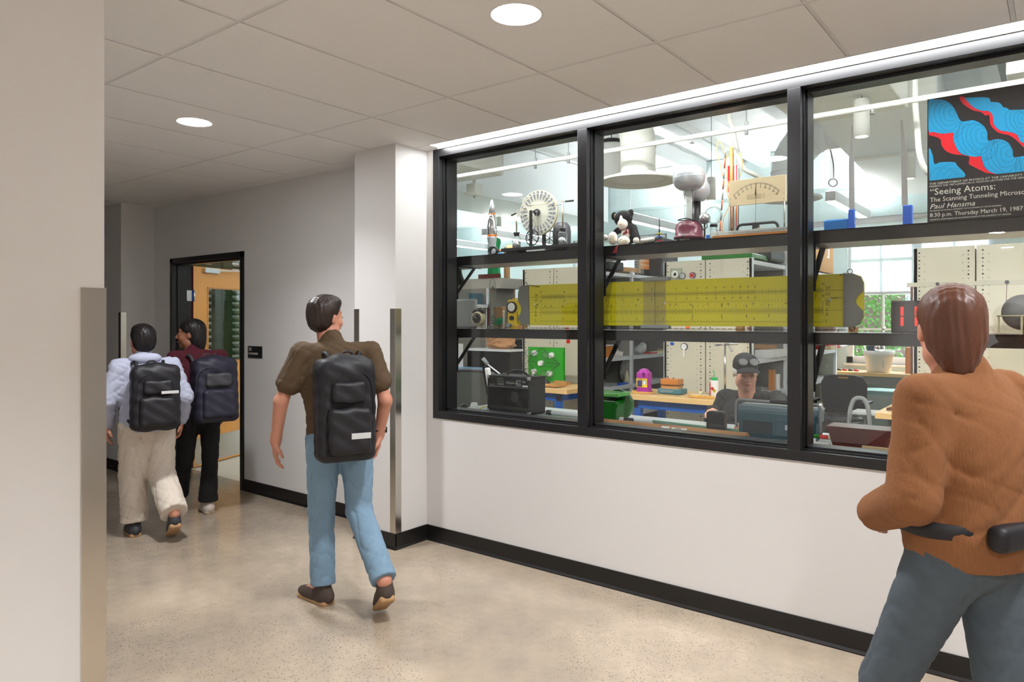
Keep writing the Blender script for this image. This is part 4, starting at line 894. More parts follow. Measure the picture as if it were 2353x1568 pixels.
# metre rule beam
Yr = 3.785; a, b_ = at(1633, 545, Yr), at(1812, 527, Yr); x0, x1 = a.x, b_.x+.06
t = T('metre_rule', 'pale metal metre rule numbered in centimetres lying along the upper shelf edge', 'ruler', (x0, Yr, SZ1+.001))
P('wood_strip', MB().b(.01, x1-x0-.03, 0, .03, 0, .012), M['orangewood'], t); P('rule_body', MB().b(0, x1-x0, .002, .028, .0125, .034), mat('rule_paint', S(206, 208, 202), .4), t, bev=.001)
m = MB(); n_ = 0
for k in range(48):
    x = .125+k*.0068
    if x > x1-x0-.005: break
    m.b(x, x+.0007, .0010, .0019, .029 if k % 2 else .027, .034)
P('scale_markings', m, M['inkblack'], t, stuff=True)
for k in range(26):
    x = .125+k*.0136
    if x > x1-x0-.02: break
    text(str(80-2*k), .0085, (x-.005, .0008, .0205), M['inkblack'], t)
for k in range(20):
    x = .132+k*.0136
    if x > x1-x0-.02: break
    text(str(79-2*k), .0075, (x-.004, .0008, .0145), M['inkblack'], t)
text('CM', .009, (.10, .0008, .021), M['inkblack'], t); P('triangle_mark', MB().tube([(.030, .001, .015), (.046, .001, .015), (.038, .001, .031)], .0006, n=4, closed=True), M['inkblack'], t)
# great caliper
Yc = 3.9; zb_ = SZ1+.001; o = org(1957, Yc, zb_); t = T('giant_caliper', 'giant demonstration caliper with tall grey jaws and blue slides', 'caliper', o)
f_ = lambda px: at(px, 700, Yc).x-o.x
def zf(px, py): return at(px, py, Yc).z-o.z
P('beam', MB().b(f_(1850), f_(2080), -.004, .004, zf(1900, 521), zf(1900, 508)), M['ltgrey'], t)
m = MB()
for k in range(60):
    x = f_(1852)+k*.0085
    if x > f_(2072): break
    m.b(x, x+.0008, -.0047, -.0041, zf(1900, 512), zf(1900, 508))
P('scale_markings', m, M['inkblack'], t, stuff=True)
P('blade', MB().prism([(f_(1951.5), zf(1957, 485)), (f_(1964), zf(1957, 485)), (f_(1962.5), zf(1957, 375)), (f_(1959.5), zf(1957, 290)), (f_(1957), zf(1957, 290)), (f_(1951), zf(1957, 370))], 'y', -.003, .003), M['alu'], t, fix=True)
P('blade', MB().prism([(f_(2072.5), zf(2078, 474)), (f_(2086), zf(2078, 474)), (f_(2084), zf(2078, 355)), (f_(2074), zf(2078, 276)), (f_(2070), zf(2078, 276)), (f_(2071), zf(2078, 365))], 'y', -.003, .003), M['alu'], t, fix=True)
P('slide_block', MB().b(f_(1950), f_(1964.5), -.014, .014, 0, zf(1957, 482)), M['bluebright'], t, bev=.003); P('slide_block', MB().b(f_(2075), f_(2097), -.014, .014, 0, zf(2085, 472)), M['bluebright'], t, bev=.004)
P('slide_handle', MB().b(f_(1894), f_(1950), -.012, .012, 0, zf(1920, 505)), mat('handle_blue', S(30, 110, 180), .4), t, bev=.006)
# lecture poster
YP = 3.795; pt = lambda px, py: at(px, py, YP)
o = pt(2131, 512); X1 = o.x+.452; zt = pt(2131, 229).z
t = T('lecture_poster', 'black lecture poster with blue and red contour shapes and white lettering', 'poster', (o.x, YP, SZ1+.001))
H = zt-SZ1-.001; P('poster_board', MB().b(0, .452, 0, .004, 0, H), mat('poster_black', S(36, 33, 38), .35, var=.03), t)
def pl(px, py): v = pt(2100+px/6.534, 180+py/6.534); return (v.x-o.x, v.z-SZ1-.001)
M['pcyan'] = mat('poster_blue', S(14, 166, 224), .4, var=.02); M['pred'] = mat('poster_red', S(240, 18, 44), .4, var=.02); M['pline'] = mat('poster_line', S(10, 78, 116), .5, var=0)
BLUE = []
def art(pts, mm, d, nm):
    if nm == 'blue_shape': BLUE.append(pts)
    n_ = len(pts); q = []
    for i in range(n_):
        p0, p1, p2, p3 = [Vector(pts[(i+k) % n_]) for k in (-1, 0, 1, 2)]
        edge = (p1.x <= 230 and p2.x <= 240) or (p1.x >= 1690 and p2.x >= 1690) or (p1.y > 1380 and p2.y > 1380) or (p1.x >= 1690) != (p2.x >= 1690)
        for k in range(1 if edge else 5):
            u = k/5; c_ = .5*((2*p1)+(p2-p0)*u+(2*p0-5*p1+4*p2-p3)*u*u+(p3-p0+3*p1-3*p2)*u**3); q.append((max(c_.x, 218), c_.y))
    P(nm, MB().prism([pl(*p) for p in q], 'y', -d, 0), mm, t, fix=True)
art([(222, 775), (590, 820), (600, 900), (680, 1110), (800, 1160), (1010, 1170), (1060, 1340), (1230, 1440), (1100, 1425), (1000, 1380), (900, 1330), (825, 1280), (830, 1180), (720, 1155), (600, 1140), (480, 1090), (415, 1000), (400, 920), (330, 880), (222, 848)], M['pred'], .0003, 'red_shape')
art([(684, 284), (778, 294), (900, 440), (1030, 488), (1110, 490), (1180, 550), (1200, 690), (1290, 780), (1400, 800), (1540, 845), (1600, 950), (1700, 1010), (1700, 1090), (1560, 950), (1440, 860), (1280, 820), (1190, 750), (1145, 680), (1130, 555), (1070, 558), (1010, 510), (880, 478), (740, 385)], M['pred'], .0003, 'red_shape')
art([(216, 350), (330, 322), (420, 320), (500, 350), (565, 400), (620, 480), (680, 610), (730, 650), (800, 640), (880, 630), (960, 655), (1050, 720), (1100, 810), (1115, 935), (1230, 915), (1330, 925), (1420, 975), (1480, 1080), (1510, 1190), (1700, 1160), (1900, 1150), (1900, 1372), (1640, 1398), (1400, 1425), (1230, 1437), (1130, 1400), (1050, 1310), (1005, 1175), (930, 1180), (800, 1160), (690, 1115), (620, 1000), (590, 900), (590, 820), (430, 832), (300, 805), (218, 772)], M['pcyan'], .0006, 'blue_shape')
art([(778, 294), (1080, 285), (1145, 320), (1150, 352), (1260, 362), (1310, 390), (1340, 432), (1400, 448), (1450, 475), (1700, 470), (1900, 460), (1900, 1010), (1700, 1000), (1600, 950), (1540, 845), (1400, 800), (1290, 780), (1200, 690), (1180, 550), (1110, 490), (1030, 488), (900, 440), (800, 340)], M['pcyan'], .0006, 'blue_shape')
art([(225, 1065), (280, 1150), (310, 1285), (400, 1262), (600, 1260), (650, 1310), (755, 1485), (230, 1538)], M['pcyan'], .0006, 'blue_shape')
cl = MB()
def inside(p):
    for poly in BLUE:
        c_ = False; n_ = len(poly)
        for k in range(n_):
            (x1, y1), (x2, y2) = poly[k], poly[k-1]
            if (y1 > p[1]) != (y2 > p[1]) and p[0] < (x2-x1)*(p[1]-y1)/(y2-y1)+x1: c_ = not c_
        if c_: return True
    return False
def cont(cx_, cy_, rs, asp=1.1, tilt=.3, dx=-22, dy=12):
    for i, r in enumerate(rs):
        run = []
        for k in range(61):
            a_ = 2*PI*k/60; rr_ = r*(1+.06*math.sin(3*a_+i)+.04*math.sin(5*a_+2*i)); x = cx_+dx*i+rr_*math.cos(a_); y = cy_+dy*i+rr_*asp*math.sin(a_); p = (x+tilt*(y-cy_)*.3, y)
            if inside(p): run.append(p)
            if (not inside(p) or k == 60) and len(run) > 2: cl.tube([(pl(*q)[0], -.0009, pl(*q)[1]) for q in run], .00045, n=4)
            if not inside(p): run = []
cont(570, 520, [48, 105, 150, 200, 245, 290]); cont(1055, 860, [45, 110, 165, 205, 240, 275, 310]); cont(1430, 1130, [50, 110, 165, 210, 250, 290]); cont(1650, 600, [30, 75, 110, 145, 190]); cont(640, 1560, [60, 120, 180, 240, 300]); cont(1850, 1330, [60, 130, 200, 260])
P('contour_lines', cl, M['pline'], t, stuff=True)
def tl(s, x0, y0, x1, cap, sh=0., off=0., m_=None):
    a = pt(2110+x0/9.683, 390+y0/9.683); b_ = pt(2110+x1/9.683, 390+y0/9.683) if x1 else None
    fit_text(s, a.x-o.x, (b_.x-o.x) if b_ else None, a.z-SZ1-.001, cap*2.02e-3/9.683, -.0009, m_ or M['inkwhite'], t, shear=sh, off=off)
tl('THE DEPARTMENT OF PHYSICS AT THE UNIVERSITY OF VIRGINIA', 248, 345, 2900, 44); tl('PRESENTS THE 1987 LLEWELLYN G. HOXTON LECTURE FOR THE GENERAL PUBLIC', 248, 400, 2760, 36)
tl('\u201cSeeing Atoms:', 258, 572, 1705, 140); tl('The Scanning Tunneling Microscope', 258, 725, 2620, 98); tl('Paul Hansma', 250, 880, 1250, 108, sh=.3)
tl('PROFESSOR OF PHYSICS, UNIVERSITY OF CALIFORNIA AT SANTA BARBARA', 252, 938, 1850, 26); tl('8:30 p.m. Thursday March 19, 1987', 255, 1060, 2325, 88)
tl('CHEMISTRY AUDITORIUM ON McCORMICK ROAD AT THE UNIVERSITY OF VIRGINIA', 252, 1135, 2065, 28)
# ------------------------------------------------------------------ lower shelf: slide rule
YS = 3.87; la, lb_ = at(1205, 656, YS), at(1215, 748, YS); ra, rb = at(1900, 631, YS), at(1900, 751, YS)
X0 = at(1191, 700, YS).x; X1 = at(1985, 700, YS).x; zt = (la.z+ra.z)/2; zb_ = (lb_.z+rb.z)/2; Hh = zt-zb_; Wd = X1-X0
t = T('giant_slide_rule', 'giant yellow classroom slide rule with grey end plates on the lower shelf', 'slide rule', (X0, YS, zb_))
fx = lambda px: at(px, 700, YS).x-X0
P('rule_body', MB().prism([(.04, 0), (Wd-.05, 0), (Wd-.02, .015), (Wd, .05), (Wd, Hh-.05), (Wd-.015, Hh-.015), (Wd-.05, Hh), (.04, Hh), (.012, Hh-.015), (0, Hh-.05), (0, .05), (.012, .015)], 'y', 0, .018), M['rule'], t, fix=True, bev=.001)
e0 = fx(1217)
P('end_plate', MB().prism([(e0, 0), (e0-.006, Hh), (.04, Hh), (.014, Hh-.012), (.002, Hh-.05)]+[(.0+.028*math.sin(PI*k/8), Hh*.62-.12*k/8) for k in range(9)]+[(.012, .03), (.04, .0)], 'y', -.006, 0), M['rulegrey'], t, fix=True)
e1 = fx(1938)
P('end_plate', MB().prism([(e1, 0), (e1, Hh), (Wd-.05, Hh), (Wd-.015, Hh-.02), (Wd-.003, Hh-.05)]+[(Wd-.003-.034*math.sin(PI*k/8), Hh*.66-.095*k/8) for k in range(9)]+[(Wd-.003, .05), (Wd-.015, .02), (Wd-.05, 0)], 'y', -.006, 0), M['rulegrey'], t, fix=True)
s0, s1 = fx(1243), fx(1891); SL = s1-s0; yy0, yy1 = -.0006, -.0001
def ticks(vals, pos, zbase, up, name='scale_markings'):
    m = MB()
    for v, L, wd in vals:
        x = s0+SL*pos(v)
        if not (s0-1e-4 <= x <= s1+1e-4): continue
        m.b(x-wd, x+wd, yy0, yy1, *(sorted((zbase, zbase+up*L))))
    P(name, m, M['ink'], t, stuff=True)
def logv():
    out = []
    def rng(a, b_, st, L):
        n = round((b_-a)/st)
        for i in range(n): out.append((a+i*st, L, .0004))
    rng(1, 2, .01, .013); rng(2, 4, .02, .013); rng(4, 10, .05, .013)
    for i in range(10, 101): out.append((i/10, .020 if i % 5 == 0 else .017, .0006))
    out.append((10, .024, .0007)); out.append((1, .03, .0007)); return out
LVV = logv(); lg = math.log10; PIl = lg(PI)
z1, z2, z3, z4, z5 = Hh*(1-.305), Hh*(1-.46), Hh*(1-.60), Hh*(1-.685), Hh*(1-.905)
fold = lambda v: (lg(v)-PIl) % 1.0
ticks(LVV, fold, z1, 1); ticks(LVV, fold, z1, -1); ticks([(v, L*.7, w_) for v, L, w_ in LVV if L > .014], lambda v: (PIl-lg(v)) % 1.0, z2, -1); ticks([(v, L*.7, w_) for v, L, w_ in LVV if L > .014], lambda v: 1-lg(v), z3, 1)
ticks(LVV, lg, z4, 1); ticks(LVV, lg, z4, -1); ticks([(i/100, .012 if i % 5 == 0 else .006, .0005) for i in range(101)], lambda v: v, z5, 1)
m = MB()
for z, hh in ((z1, .0009), (z4, .0005)): m.b(e0, e1, yy0, yy1, z-hh, z+hh)
m.b(s0, s1, yy0, yy1, z5-.0006, z5+.0006); P('scale_lines', m, M['ink'], t, label='long thin black scale lines')
def num(s, p, z, sz=.022): text(s, sz, (s0+SL*p, -.0008, z), M['ink'], t, align='CENTER')
for v in (4, 5, 6, 7, 8, 9, 2, 3): num(str(v), fold(v), z1+.024, .019); num(str(v), fold(v), z1-.036, .019)
for i in range(11, 20): num(str(i), fold(i/10), z1+.026, .014); num(str(i), fold(i/10), z1-.034, .014)
for v in range(2, 10): num(str(v), lg(v), z4+.022, .019); num(str(v), lg(v), z4-.034, .019)
for v in range(2, 10): num('<'+str(v), 1-lg(v), z3+.012, .015); num('<'+str(v), (PIl-lg(v)) % 1.0, z2-.026, .015)
for v in range(1, 10): num('.'+str(v), v/10, z5+.013, .014)
for s_, z in (('DF', z1+.006), ('CF', z1-.026), ('CIF', z2-.018), ('CI', z3+.002), ('C', z4-.004), ('D', z4-.026), ('L', z5)):
    text(s_, .021, (s1+.012, -.0008, z), M['ink'], t); text(s_, .021, (s0-.050, -.0008, z), M['ink'], t)
for p_ in (0, 1):
    for z in (z1+.026, z1-.036): x = s0+SL*p_; P('pi_mark', MB().b(x-.008, x+.008, -.0008, -.0003, z+.0105, z+.0125).b(x-.005, x-.0032, -.0008, -.0003, z, z+.011).b(x+.0032, x+.005, -.0008, -.0003, z, z+.011), M['ink'], t)
text('PICKETT &', .014, (fx(1908), -.0008, Hh*.53), M['ink'], t); P('groove', MB().b(e0, s0, yy0, yy1, z1-.0006, z1).b(s1, e1, yy0, yy1, z1-.0006, z1).b(e0, e1, yy0, yy1, z4-.0004, z4), M['ink'], t)
P('rivet_hole', MB().c((fx(1908), -.0012, Hh*.515), (fx(1908), -.0002, Hh*.515), .0075).c((fx(1229), -.0012, Hh*.52), (fx(1229), -.0002, Hh*.52), .006).c((fx(1528), -.0012, Hh*.5), (fx(1528), -.0002, Hh*.5), .008), M['inkwhite'], t)
c0, c1 = fx(1480), fx(1531)
P('cursor_window', MB().b(c0, c1, -.012, -.009, .0, Hh), thin_glass('cursor_acrylic', (.93, .91, .84, 1), .1, 2.), t); P('hairline', MB().b(fx(1507)-.0008, fx(1507)+.0008, -.0128, -.0122, -.01, Hh+.012), M['ink'], t)
for z in (-.006, Hh+.008): P('cursor_rail', MB().b(fx(1474), fx(1539), -.016, .022, z-.010, z+.012), M['grey'], t, bev=.004)
P('rule_chain', MB().tube([(fx(1990)-.06, .0, -.016), (fx(1990)-.05, 0, -.004), (fx(1990)-.06, 0, .004), (fx(1990)-.07, 0, -.008)], .0018, n=6, closed=True, smooth=4), M['inkblack'], t)
def ring(px, py, r=.012): v = at(px, py, YS-.004); return MB().tube([(v.x-X0+r*math.cos(a_), -.004, v.z-zb_+r*math.sin(a_)) for a_ in [2*PI*i/14 for i in range(14)]], .0022, n=6, closed=True)
bz = mat('dark_bronze', S(62, 42, 34), .4, metal=.5)
for px, py in ((1208, 653), (1214, 753), (1953, 624), (1957, 755)): P('ring', ring(px, py), bz, t)
def chain(pa, pb, n):
    m = MB(); a, b_ = at(*pa, YS-.004), at(*pb, YS-.004)
    for i in range(n):
        p = a.lerp(b_, (i+.5)/n); c = Vector((p.x-X0, -.004, p.z-zb_)); L = (b_-a).length/n*.62
        m.tube([c+(Vector((L*math.cos(q), .003*math.sin(q), 0)) if i % 2 else Vector((L*math.cos(q), 0, .003*math.sin(q)))) for q in [2*PI*j/8 for j in range(8)]], .0012, n=4, closed=True)
    P('chain', m, bz, t, stuff=True)
chain((1221, 754), (1945, 758.5), 110); chain((1214, 655), (1240, 660), 6); chain((1930, 632), (1946, 627), 4)
for px in (1196, 1700, 1960):
    v = org(px, YS+.01, SZ2); tag(P('wood_block', MB().b(v.x-.02, v.x+.02, YS+.001, YS+.035, SZ2+.001, zb_-.0005), M['wood']), {1196: 'small wood block propping up the left end of the slide rule', 1700: 'small wood block under the middle of the slide rule', 1960: 'small wood block under the right end of the slide rule'}[px], 'block')
# instrument box at the left end
q0, q1 = at(1030, 689, 4.0), at(1092, 750, 4.0)
t = T('silver_case', 'flat silver-grey case with rounded corners at the left end of the lower shelf', 'case', (q0.x, 4.0, SZ2+.001)); w, h_ = q1.x-q0.x, q0.z-SZ2
P('case_body', MB().b(0, w, 0, .03, 0, h_), M['ltgrey'], t, bev=.012)
# alarm clock
o = org(1100, 3.86, SZ2+.001); t = T('alarm_clock', 'cream twin-bell alarm clock with a black dial on the lower shelf', 'clock', o, math.radians(6)); r = .051; zc = .072
P('clock_case', MB().lathe([(0, -.022), (r*.9, -.022), (r, -.015), (r, .012), (r*.94, .022), (r*.82, .026), (0, .026)], (0, 0, zc), 40, RX(PI/2)), M['cream'], t)
P('dial', MB().c((0, -.0272, zc), (0, -.0262, zc), r*.80, n=40), M['plblack'], t)
P('rim', MB().tube([(r*.83*math.cos(a_), -.026, zc+r*.83*math.sin(a_)) for a_ in [2*PI*i/36 for i in range(36)]], .0035, n=8, closed=True), M['cream'], t)
for k in range(1, 13): a_ = PI/2-k*PI/6; text(str(k), .013, (r*.64*math.cos(a_), -.0275, zc+r*.64*math.sin(a_)-.0045), M['inkwhite'], t, align='CENTER')
P('hand', MB().bar((0, -.0285, zc), (-.021, -.0285, zc+.027), .0016, .0006), M['inkwhite'], t); P('hand', MB().bar((0, -.0285, zc), (-.020, -.0285, zc+.013), .0024, .0006), M['inkwhite'], t)
for s_ in (-1, 1):
    P('bell', MB().lathe([(.024, 0), (.024, .006), (.018, .015), (0, .019)], (s_*.026, 0, zc+.046), 24, RY(s_*.5)), M['plblack'], t); P('leg', MB().c((s_*.025, -.005, zc-.042), (s_*.034, -.008, .0), .0025), M['brass'], t)
P('handle', MB().tube([(-.024, 0, zc+.055), (-.022, 0, zc+.075), (0, 0, zc+.085), (.022, 0, zc+.075), (.024, 0, zc+.055)], .002, n=6, smooth=4), M['dkgrey'], t)
# floating-ball thermometer
o = org(1132, 3.86, SZ2+.001); t = T('glass_thermometer', 'tall glass column thermometer with coloured floating bulbs', 'thermometer', o)
P('glass_tube', MB().lathe([(.026, .006), (.024, .02), (.0235, .325), (.022, .335), (.008, .355), (.004, .385), (0, .39)], n=28), M['clear'], t); P('glass_foot', MB().lathe([(.042, 0), (.044, .006), (.03, .016), (.024, .02), (0, .02)], n=28), M['clear'], t)
for z, x, c_ in ((.295, 0, 'maroon'), (.27, .004, 'orange'), (.085, .004, 'green'), (.066, -.006, 'blue'), (.045, 0, 'plblack')):
    b_ = P('float_bulb', MB().sph((x, 0, z), .0125, 12), M['clear'], t); P('float_liquid', MB().lathe([(0, -.009), (.008, -.007), (.0105, -.001), (0, -.0008)], (x, 0, z), 16), M[c_], b_); P('float_weight', MB().c((x, 0, z-.021), (x, 0, z-.013), .004), M['brass'], b_)
# steel cylinder
o = org(1158.5, 3.80, SZ2+.001); t = T('steel_cylinder', 'upright brushed steel cylinder with a wire loop left of the yellow counter', 'cylinder', o)
P('cylinder_body', MB().lathe([(.010, 0), (.0105, .002), (.0105, .124), (.010, .126), (0, .126)], n=24), M['steel'], t); P('wire_loop', MB().tube([(-.011, 0, .05), (-.018, -.002, .03), (-.016, -.004, .004), (.0, -.006, .002), (.008, -.006, .004)], .0012, n=6, smooth=4), M['chrome'], t)
# radiation counter
o = org(1180, 3.90, SZ2+.001); t = T('radiation_counter', 'yellow radiation survey meter with a round black dial', 'radiation meter', o, math.radians(4))
P('counter_body', MB().b(-.052, .052, 0, .11, .006, .205), M['yellow'], t, bev=.010); P('counter_foot', MB().b(-.035, .045, .0, .07, 0, .008), M['yellow'], t, bev=.002)
P('meter_bezel', MB().c((-.012, -.010, .150), (-.012, .0, .150), .041, n=36), M['plblack'], t); P('meter_face', MB().c((-.012, -.0112, .152), (-.012, -.0102, .152), .030, n=32), M['paper'], t)
P('meter_needle', MB().bar((-.010, -.012, .135), (-.03, -.012, .158), .0015, .0006), M['inkblack'], t); P('knob', MB().c((-.012, -.014, .075), (-.012, 0, .075), .016, n=24), M['plblack'], t)
P('connector', MB().c((-.03, -.024, .026), (-.03, .0, .026), .015, n=20), M['grey'], t); P('carry_handle', MB().tube([(-.02, .02, .203), (-.02, .02, .212), (.035, .08, .212), (.035, .08, .203)], .004, n=8), M['yellow'], t)
P('connector_lead', MB().tube([(-.02, -.02, .034), (.0, -.02, .036), (.02, -.014, .02)], .002, n=6), M['grey'], t)
P('printed_line', MB().b(.030, .033, -.0012, -.0004, .04, .12).b(.037, .040, -.0012, -.0004, .04, .10), M['inkblack'], t)
# green cable and small boards behind
o = org(1148, 3.99, SZ2+.02)
tag(P('green_cable', MB().tube([(o.x-.05+.10*((i*7) % 10)/10, 3.99+.012*math.sin(i*1.3), SZ2+.012+.006*(i % 8)+.02) for i in range(16)], .006, n=6, smooth=4), M['greenfab']), 'bundle of bright green cable behind the steel cylinder', 'cable')
v = org(1148, 4.05, SZ2); tag(P('wooden_box', MB().b(v.x-.045, v.x+.035, 4.035, 4.08, SZ2+.001, SZ2+.16), M['card'], bev=.004), 'small tan cardboard box standing behind the thermometer', 'box')
v = org(1122, 4.03, SZ2); tag(P('wooden_stick', MB().b(v.x-.005, v.x+.005, 4.02, 4.05, SZ2+.001, SZ2+.155), M['redwood']), 'thin dark wood slat standing left of the thermometer', 'stick')
# digital clock
Yd = 3.83; a, b_ = at(2047, 692, Yd), at(2251, 689, Yd); o = Vector((a.x, Yd, SZ2+.001)); t = T('digital_clock', 'dark digital clock with glowing red digits on the lower shelf', 'clock', o)
w = b_.x-a.x; h_ = at(2150, 690, Yd).z-o.z; P('clock_case', MB().b(0, w, 0, .03, 0, h_), mat('brown_black_plastic', S(46, 34, 34), .35), t, bev=.004)
P('display_glass', MB().b(.01, w-.01, -.001, 0, .01, h_-.01), mat('display_black', S(34, 22, 22), .2), t)
M['led'] = emission('red_led', (1, .022, .016, 1), 1.1)
def seg7(m, x, z, w_, h2, s, th, y=-.002):
    on = {'0': 'abcdef', '1': 'bc', '2': 'abged', '3': 'abgcd', '4': 'fgbc', '5': 'afgcd', '6': 'afgedc', '7': 'abc', '8': 'abcdefg', '9': 'abcdfg', 'E': 'afged', 'D': 'abcdef', 'W': 'bcdef', 'A': 'abcefg'}[s]
    H2 = h2/2; g = th*.6
    R = {'a': (x+g, x+w_-g, z+h2-th, z+h2), 'd': (x+g, x+w_-g, z, z+th), 'g': (x+g, x+w_-g, z+H2-th/2, z+H2+th/2), 'b': (x+w_-th, x+w_, z+H2+.3*th, z+h2-.3*th), 'c': (x+w_-th, x+w_, z+.3*th, z+H2-.3*th), 'f': (x, x+th, z+H2+.3*th, z+h2-.3*th), 'e': (x, x+th, z+.3*th, z+H2-.3*th)}
    for c_ in on: q = R[c_]; m.b(q[0], q[1], y, y+.0008, q[2], q[3])
gx = lambda px: at(px, 700, Yd).x-o.x
gz = lambda py: at(2150, py, Yd).z-o.z
hD = gz(703)-gz(751); wD = .042
for px, s_ in ((2076, '1'), (2108.5, '1'), (2147, '0'), (2189, '7')):
    m = MB(); seg7(m, gx(px)-wD, gz(751), wD, hD, s_, .0115 if s_ == '1' else .010); P('digit', m, M['led'], t)
P('colon', MB().b(gx(2113), gx(2119), -.002, -.0012, gz(718)-.004, gz(718)+.004).b(gx(2113), gx(2119), -.002, -.0012, gz(739)-.004, gz(739)+.004), M['led'], t)
text('AM', .009, (gx(2202), -.002, gz(705)), M['led'], t)
def small(s, x, z, hh, ww, gap):
    for c_ in s:
        if c_ == '/': P('digit', MB().bar((x+.001, -.0016, z), (x+ww*.8, -.0016, z+hh), .0016, .0006), M['led'], t)
        elif c_ == '\u00b0': P('degree_mark', MB().b(x, x+.004, -.002, -.0012, z+hh-.005, z+hh), M['led'], t)
        else: m = MB(); seg7(m, x, z, ww, hh, c_, .0022); P('digit', m, M['led'], t)
        x += ww+gap
small('73\u00b0', gx(2209), gz(718), .020, .010, .004); small('WED', gx(2201), gz(737), .022, .013, .005); small('10/23', gx(2200), gz(751), .018, .009, .0035)
# globe
o = org(2350, 3.93, SZ2+.001); t = T('moon_globe', 'grey moon globe in a pale wire cradle at the right end of the lower shelf', 'globe', o)
P('globe', MB().sph((0, 0, .098), .080, 28), mat('moon_grey', S(150, 150, 152), .8, var=.3, scale=9, bump=.5), t)
P('cradle_ring', MB().tube([(.096*math.cos(a_), .096*math.sin(a_), .082) for a_ in [2*PI*i/30 for i in range(30)]], .003, n=6, closed=True), M['cream'], t)
for a_ in (3.5, 4.71, 5.9, 1.57): P('cradle_leg', MB().b(.092*math.cos(a_)-.004, .092*math.cos(a_)+.004, .092*math.sin(a_)-.004, .092*math.sin(a_)+.004, 0, .082), M['cream'], t)
# ------------------------------------------------------------------ things on the window counter
CT = .861
def oc(px, Y, Z=CT): return org(px, Y, Z)
o = oc(1064, 4.05); t = T('glass_sphere', 'small dark glass ball on the counter at the lower left pane corner', 'glass ball', (at(1066, 930, 3.98).x, 3.98, CT)); P('ball', MB().sph((0, 0, .030), .030, 20), mat('smoky_glass', S(60, 58, 56), .08, var=.1, coat=.6), t)
o = oc(1089.5, 3.98); tag(P('cone_shade', MB().lathe([(.048, 0), (.021, .075), (.0, .076)], (o.x, 3.98, CT), 36), M['white']), 'white truncated cone standing beside the amplifier', 'cone')
o = oc(1108, 3.93); tag(P('white_ball', MB().sph((o.x, 3.93, CT+.014), .014, 16), M['white']), 'tiny white ball at the foot of the white cone', 'ball')
tag(P('yellow_cable', MB().tube([at(1100, 933, 4.15)+Vector((0, 0, 0)), at(1112, 931, 4.15), at(1124, 930, 4.2), at(1130, 940, 4.2)][0:0]+[(oc(1100, 4.1).x, 4.1, CT+.005), (oc(1110, 4.15).x, 4.15, CT+.02), (oc(1124, 4.2).x, 4.22, CT+.02), (oc(1135, 4.2).x, 4.3, CT+.01), (oc(1110, 4.3).x, 4.38, CT+.006)], .004, n=6, smooth=5), M['yellow']), 'thin yellow cable on the counter behind the white cone', 'cable')
# guitar amplifier
a, b_ = at(1119.5, 862, 4.10), at(1216.5, 866, 4.10); w = b_.x-a.x; h_ = a.z-CT
t = T('amplifier', 'black guitar combo amplifier with a carrying handle, seen from its open back', 'amplifier', (a.x, 4.10, CT)); d = .20
P('cabinet', MB().b(0, .014, 0, d, 0, h_).b(w-.014, w, 0, d, 0, h_).b(0, w, 0, d, h_-.014, h_).b(0, w, 0, d, 0, .014).b(0, w, d-.012, d, 0, h_), mat('black_tolex', S(26, 26, 28), .5, var=.15, scale=200, bump=.4), t, bev=.004)
P('back_panel', MB().b(.014, w-.014, .006, .014, h_*.70, h_-.014), mat('panel_black', S(16, 16, 17), .35), t); P('lower_panel', MB().b(.014, w-.014, .006, .014, .014, h_*.18), M['plblack'], t)
P('panel_edge', MB().b(.014, w-.014, .004, .007, h_*.695, h_*.71), M['alu'], t)
R90 = RX(-PI/2)
P('speaker', MB().lathe([(0, .0), (.03, 0), (.045, .02), (.05, .05), (.105, .085), (.115, .09)], (w*.56, .075, h_*.43), 40, R90), mat('speaker_frame', S(20, 20, 22), .3), t); P('magnet', MB().c((w*.56, .05, h_*.43), (w*.56, .082, h_*.43), .036, n=36), M['dkgrey'], t)
text('Champion 20', .022, (w*.44, .0035, h_*.80), M['inkwhite'], t, shear=.35, sx=.9)
pass
lbm = mat('label_grey', S(120, 122, 120), .6)
for x0, x1, z0, z1 in ((.24, .38, .91, .94), (.24, .40, .87, .885), (.24, .40, .83, .85), (.24, .40, .74, .81), (.05, .18, .735, .765), (.68, .80, .86, .92), (.68, .80, .74, .83), (.83, .955, .735, .78), (.83, .90, .84, .90), (.44, .66, .735, .745), (.46, .64, .86, .868)):
    P('printed_label', MB().b(w*x0, w*x1, .0036, .0055, h_*z0, h_*z1), M['paper'] if z1 == .78 else lbm, t)
P('power_socket', MB().b(w*.06, w*.14, .0036, .0055, h_*.79, h_*.86), M['hole'], t)
hm = MB(); 
P('carry_handle', MB().tube([(w*.30, .1, h_+.004), (w*.36, .1, h_+.022), (w*.50, .1, h_+.036), (w*.66, .1, h_+.030), (w*.78, .1, h_+.006)], .008, n=8, smooth=4), M['plblack'], t)
for x in (.24, .84): P('handle_clip', MB().bc((w*x, .1, h_+.005), (.05, .03, .010)), M['chrome'], t, bev=.003)
for x in (0, w):
    for z in (0, h_): s_ = 1 if x == 0 else -1; P('corner_cap', MB().b(*sorted((x-s_*.002, x+s_*.022)), -.002, .02, *sorted((z-(.002 if z == 0 else -.002), z+(.022 if z == 0 else -.022)))), M['chrome'], t, bev=.003)
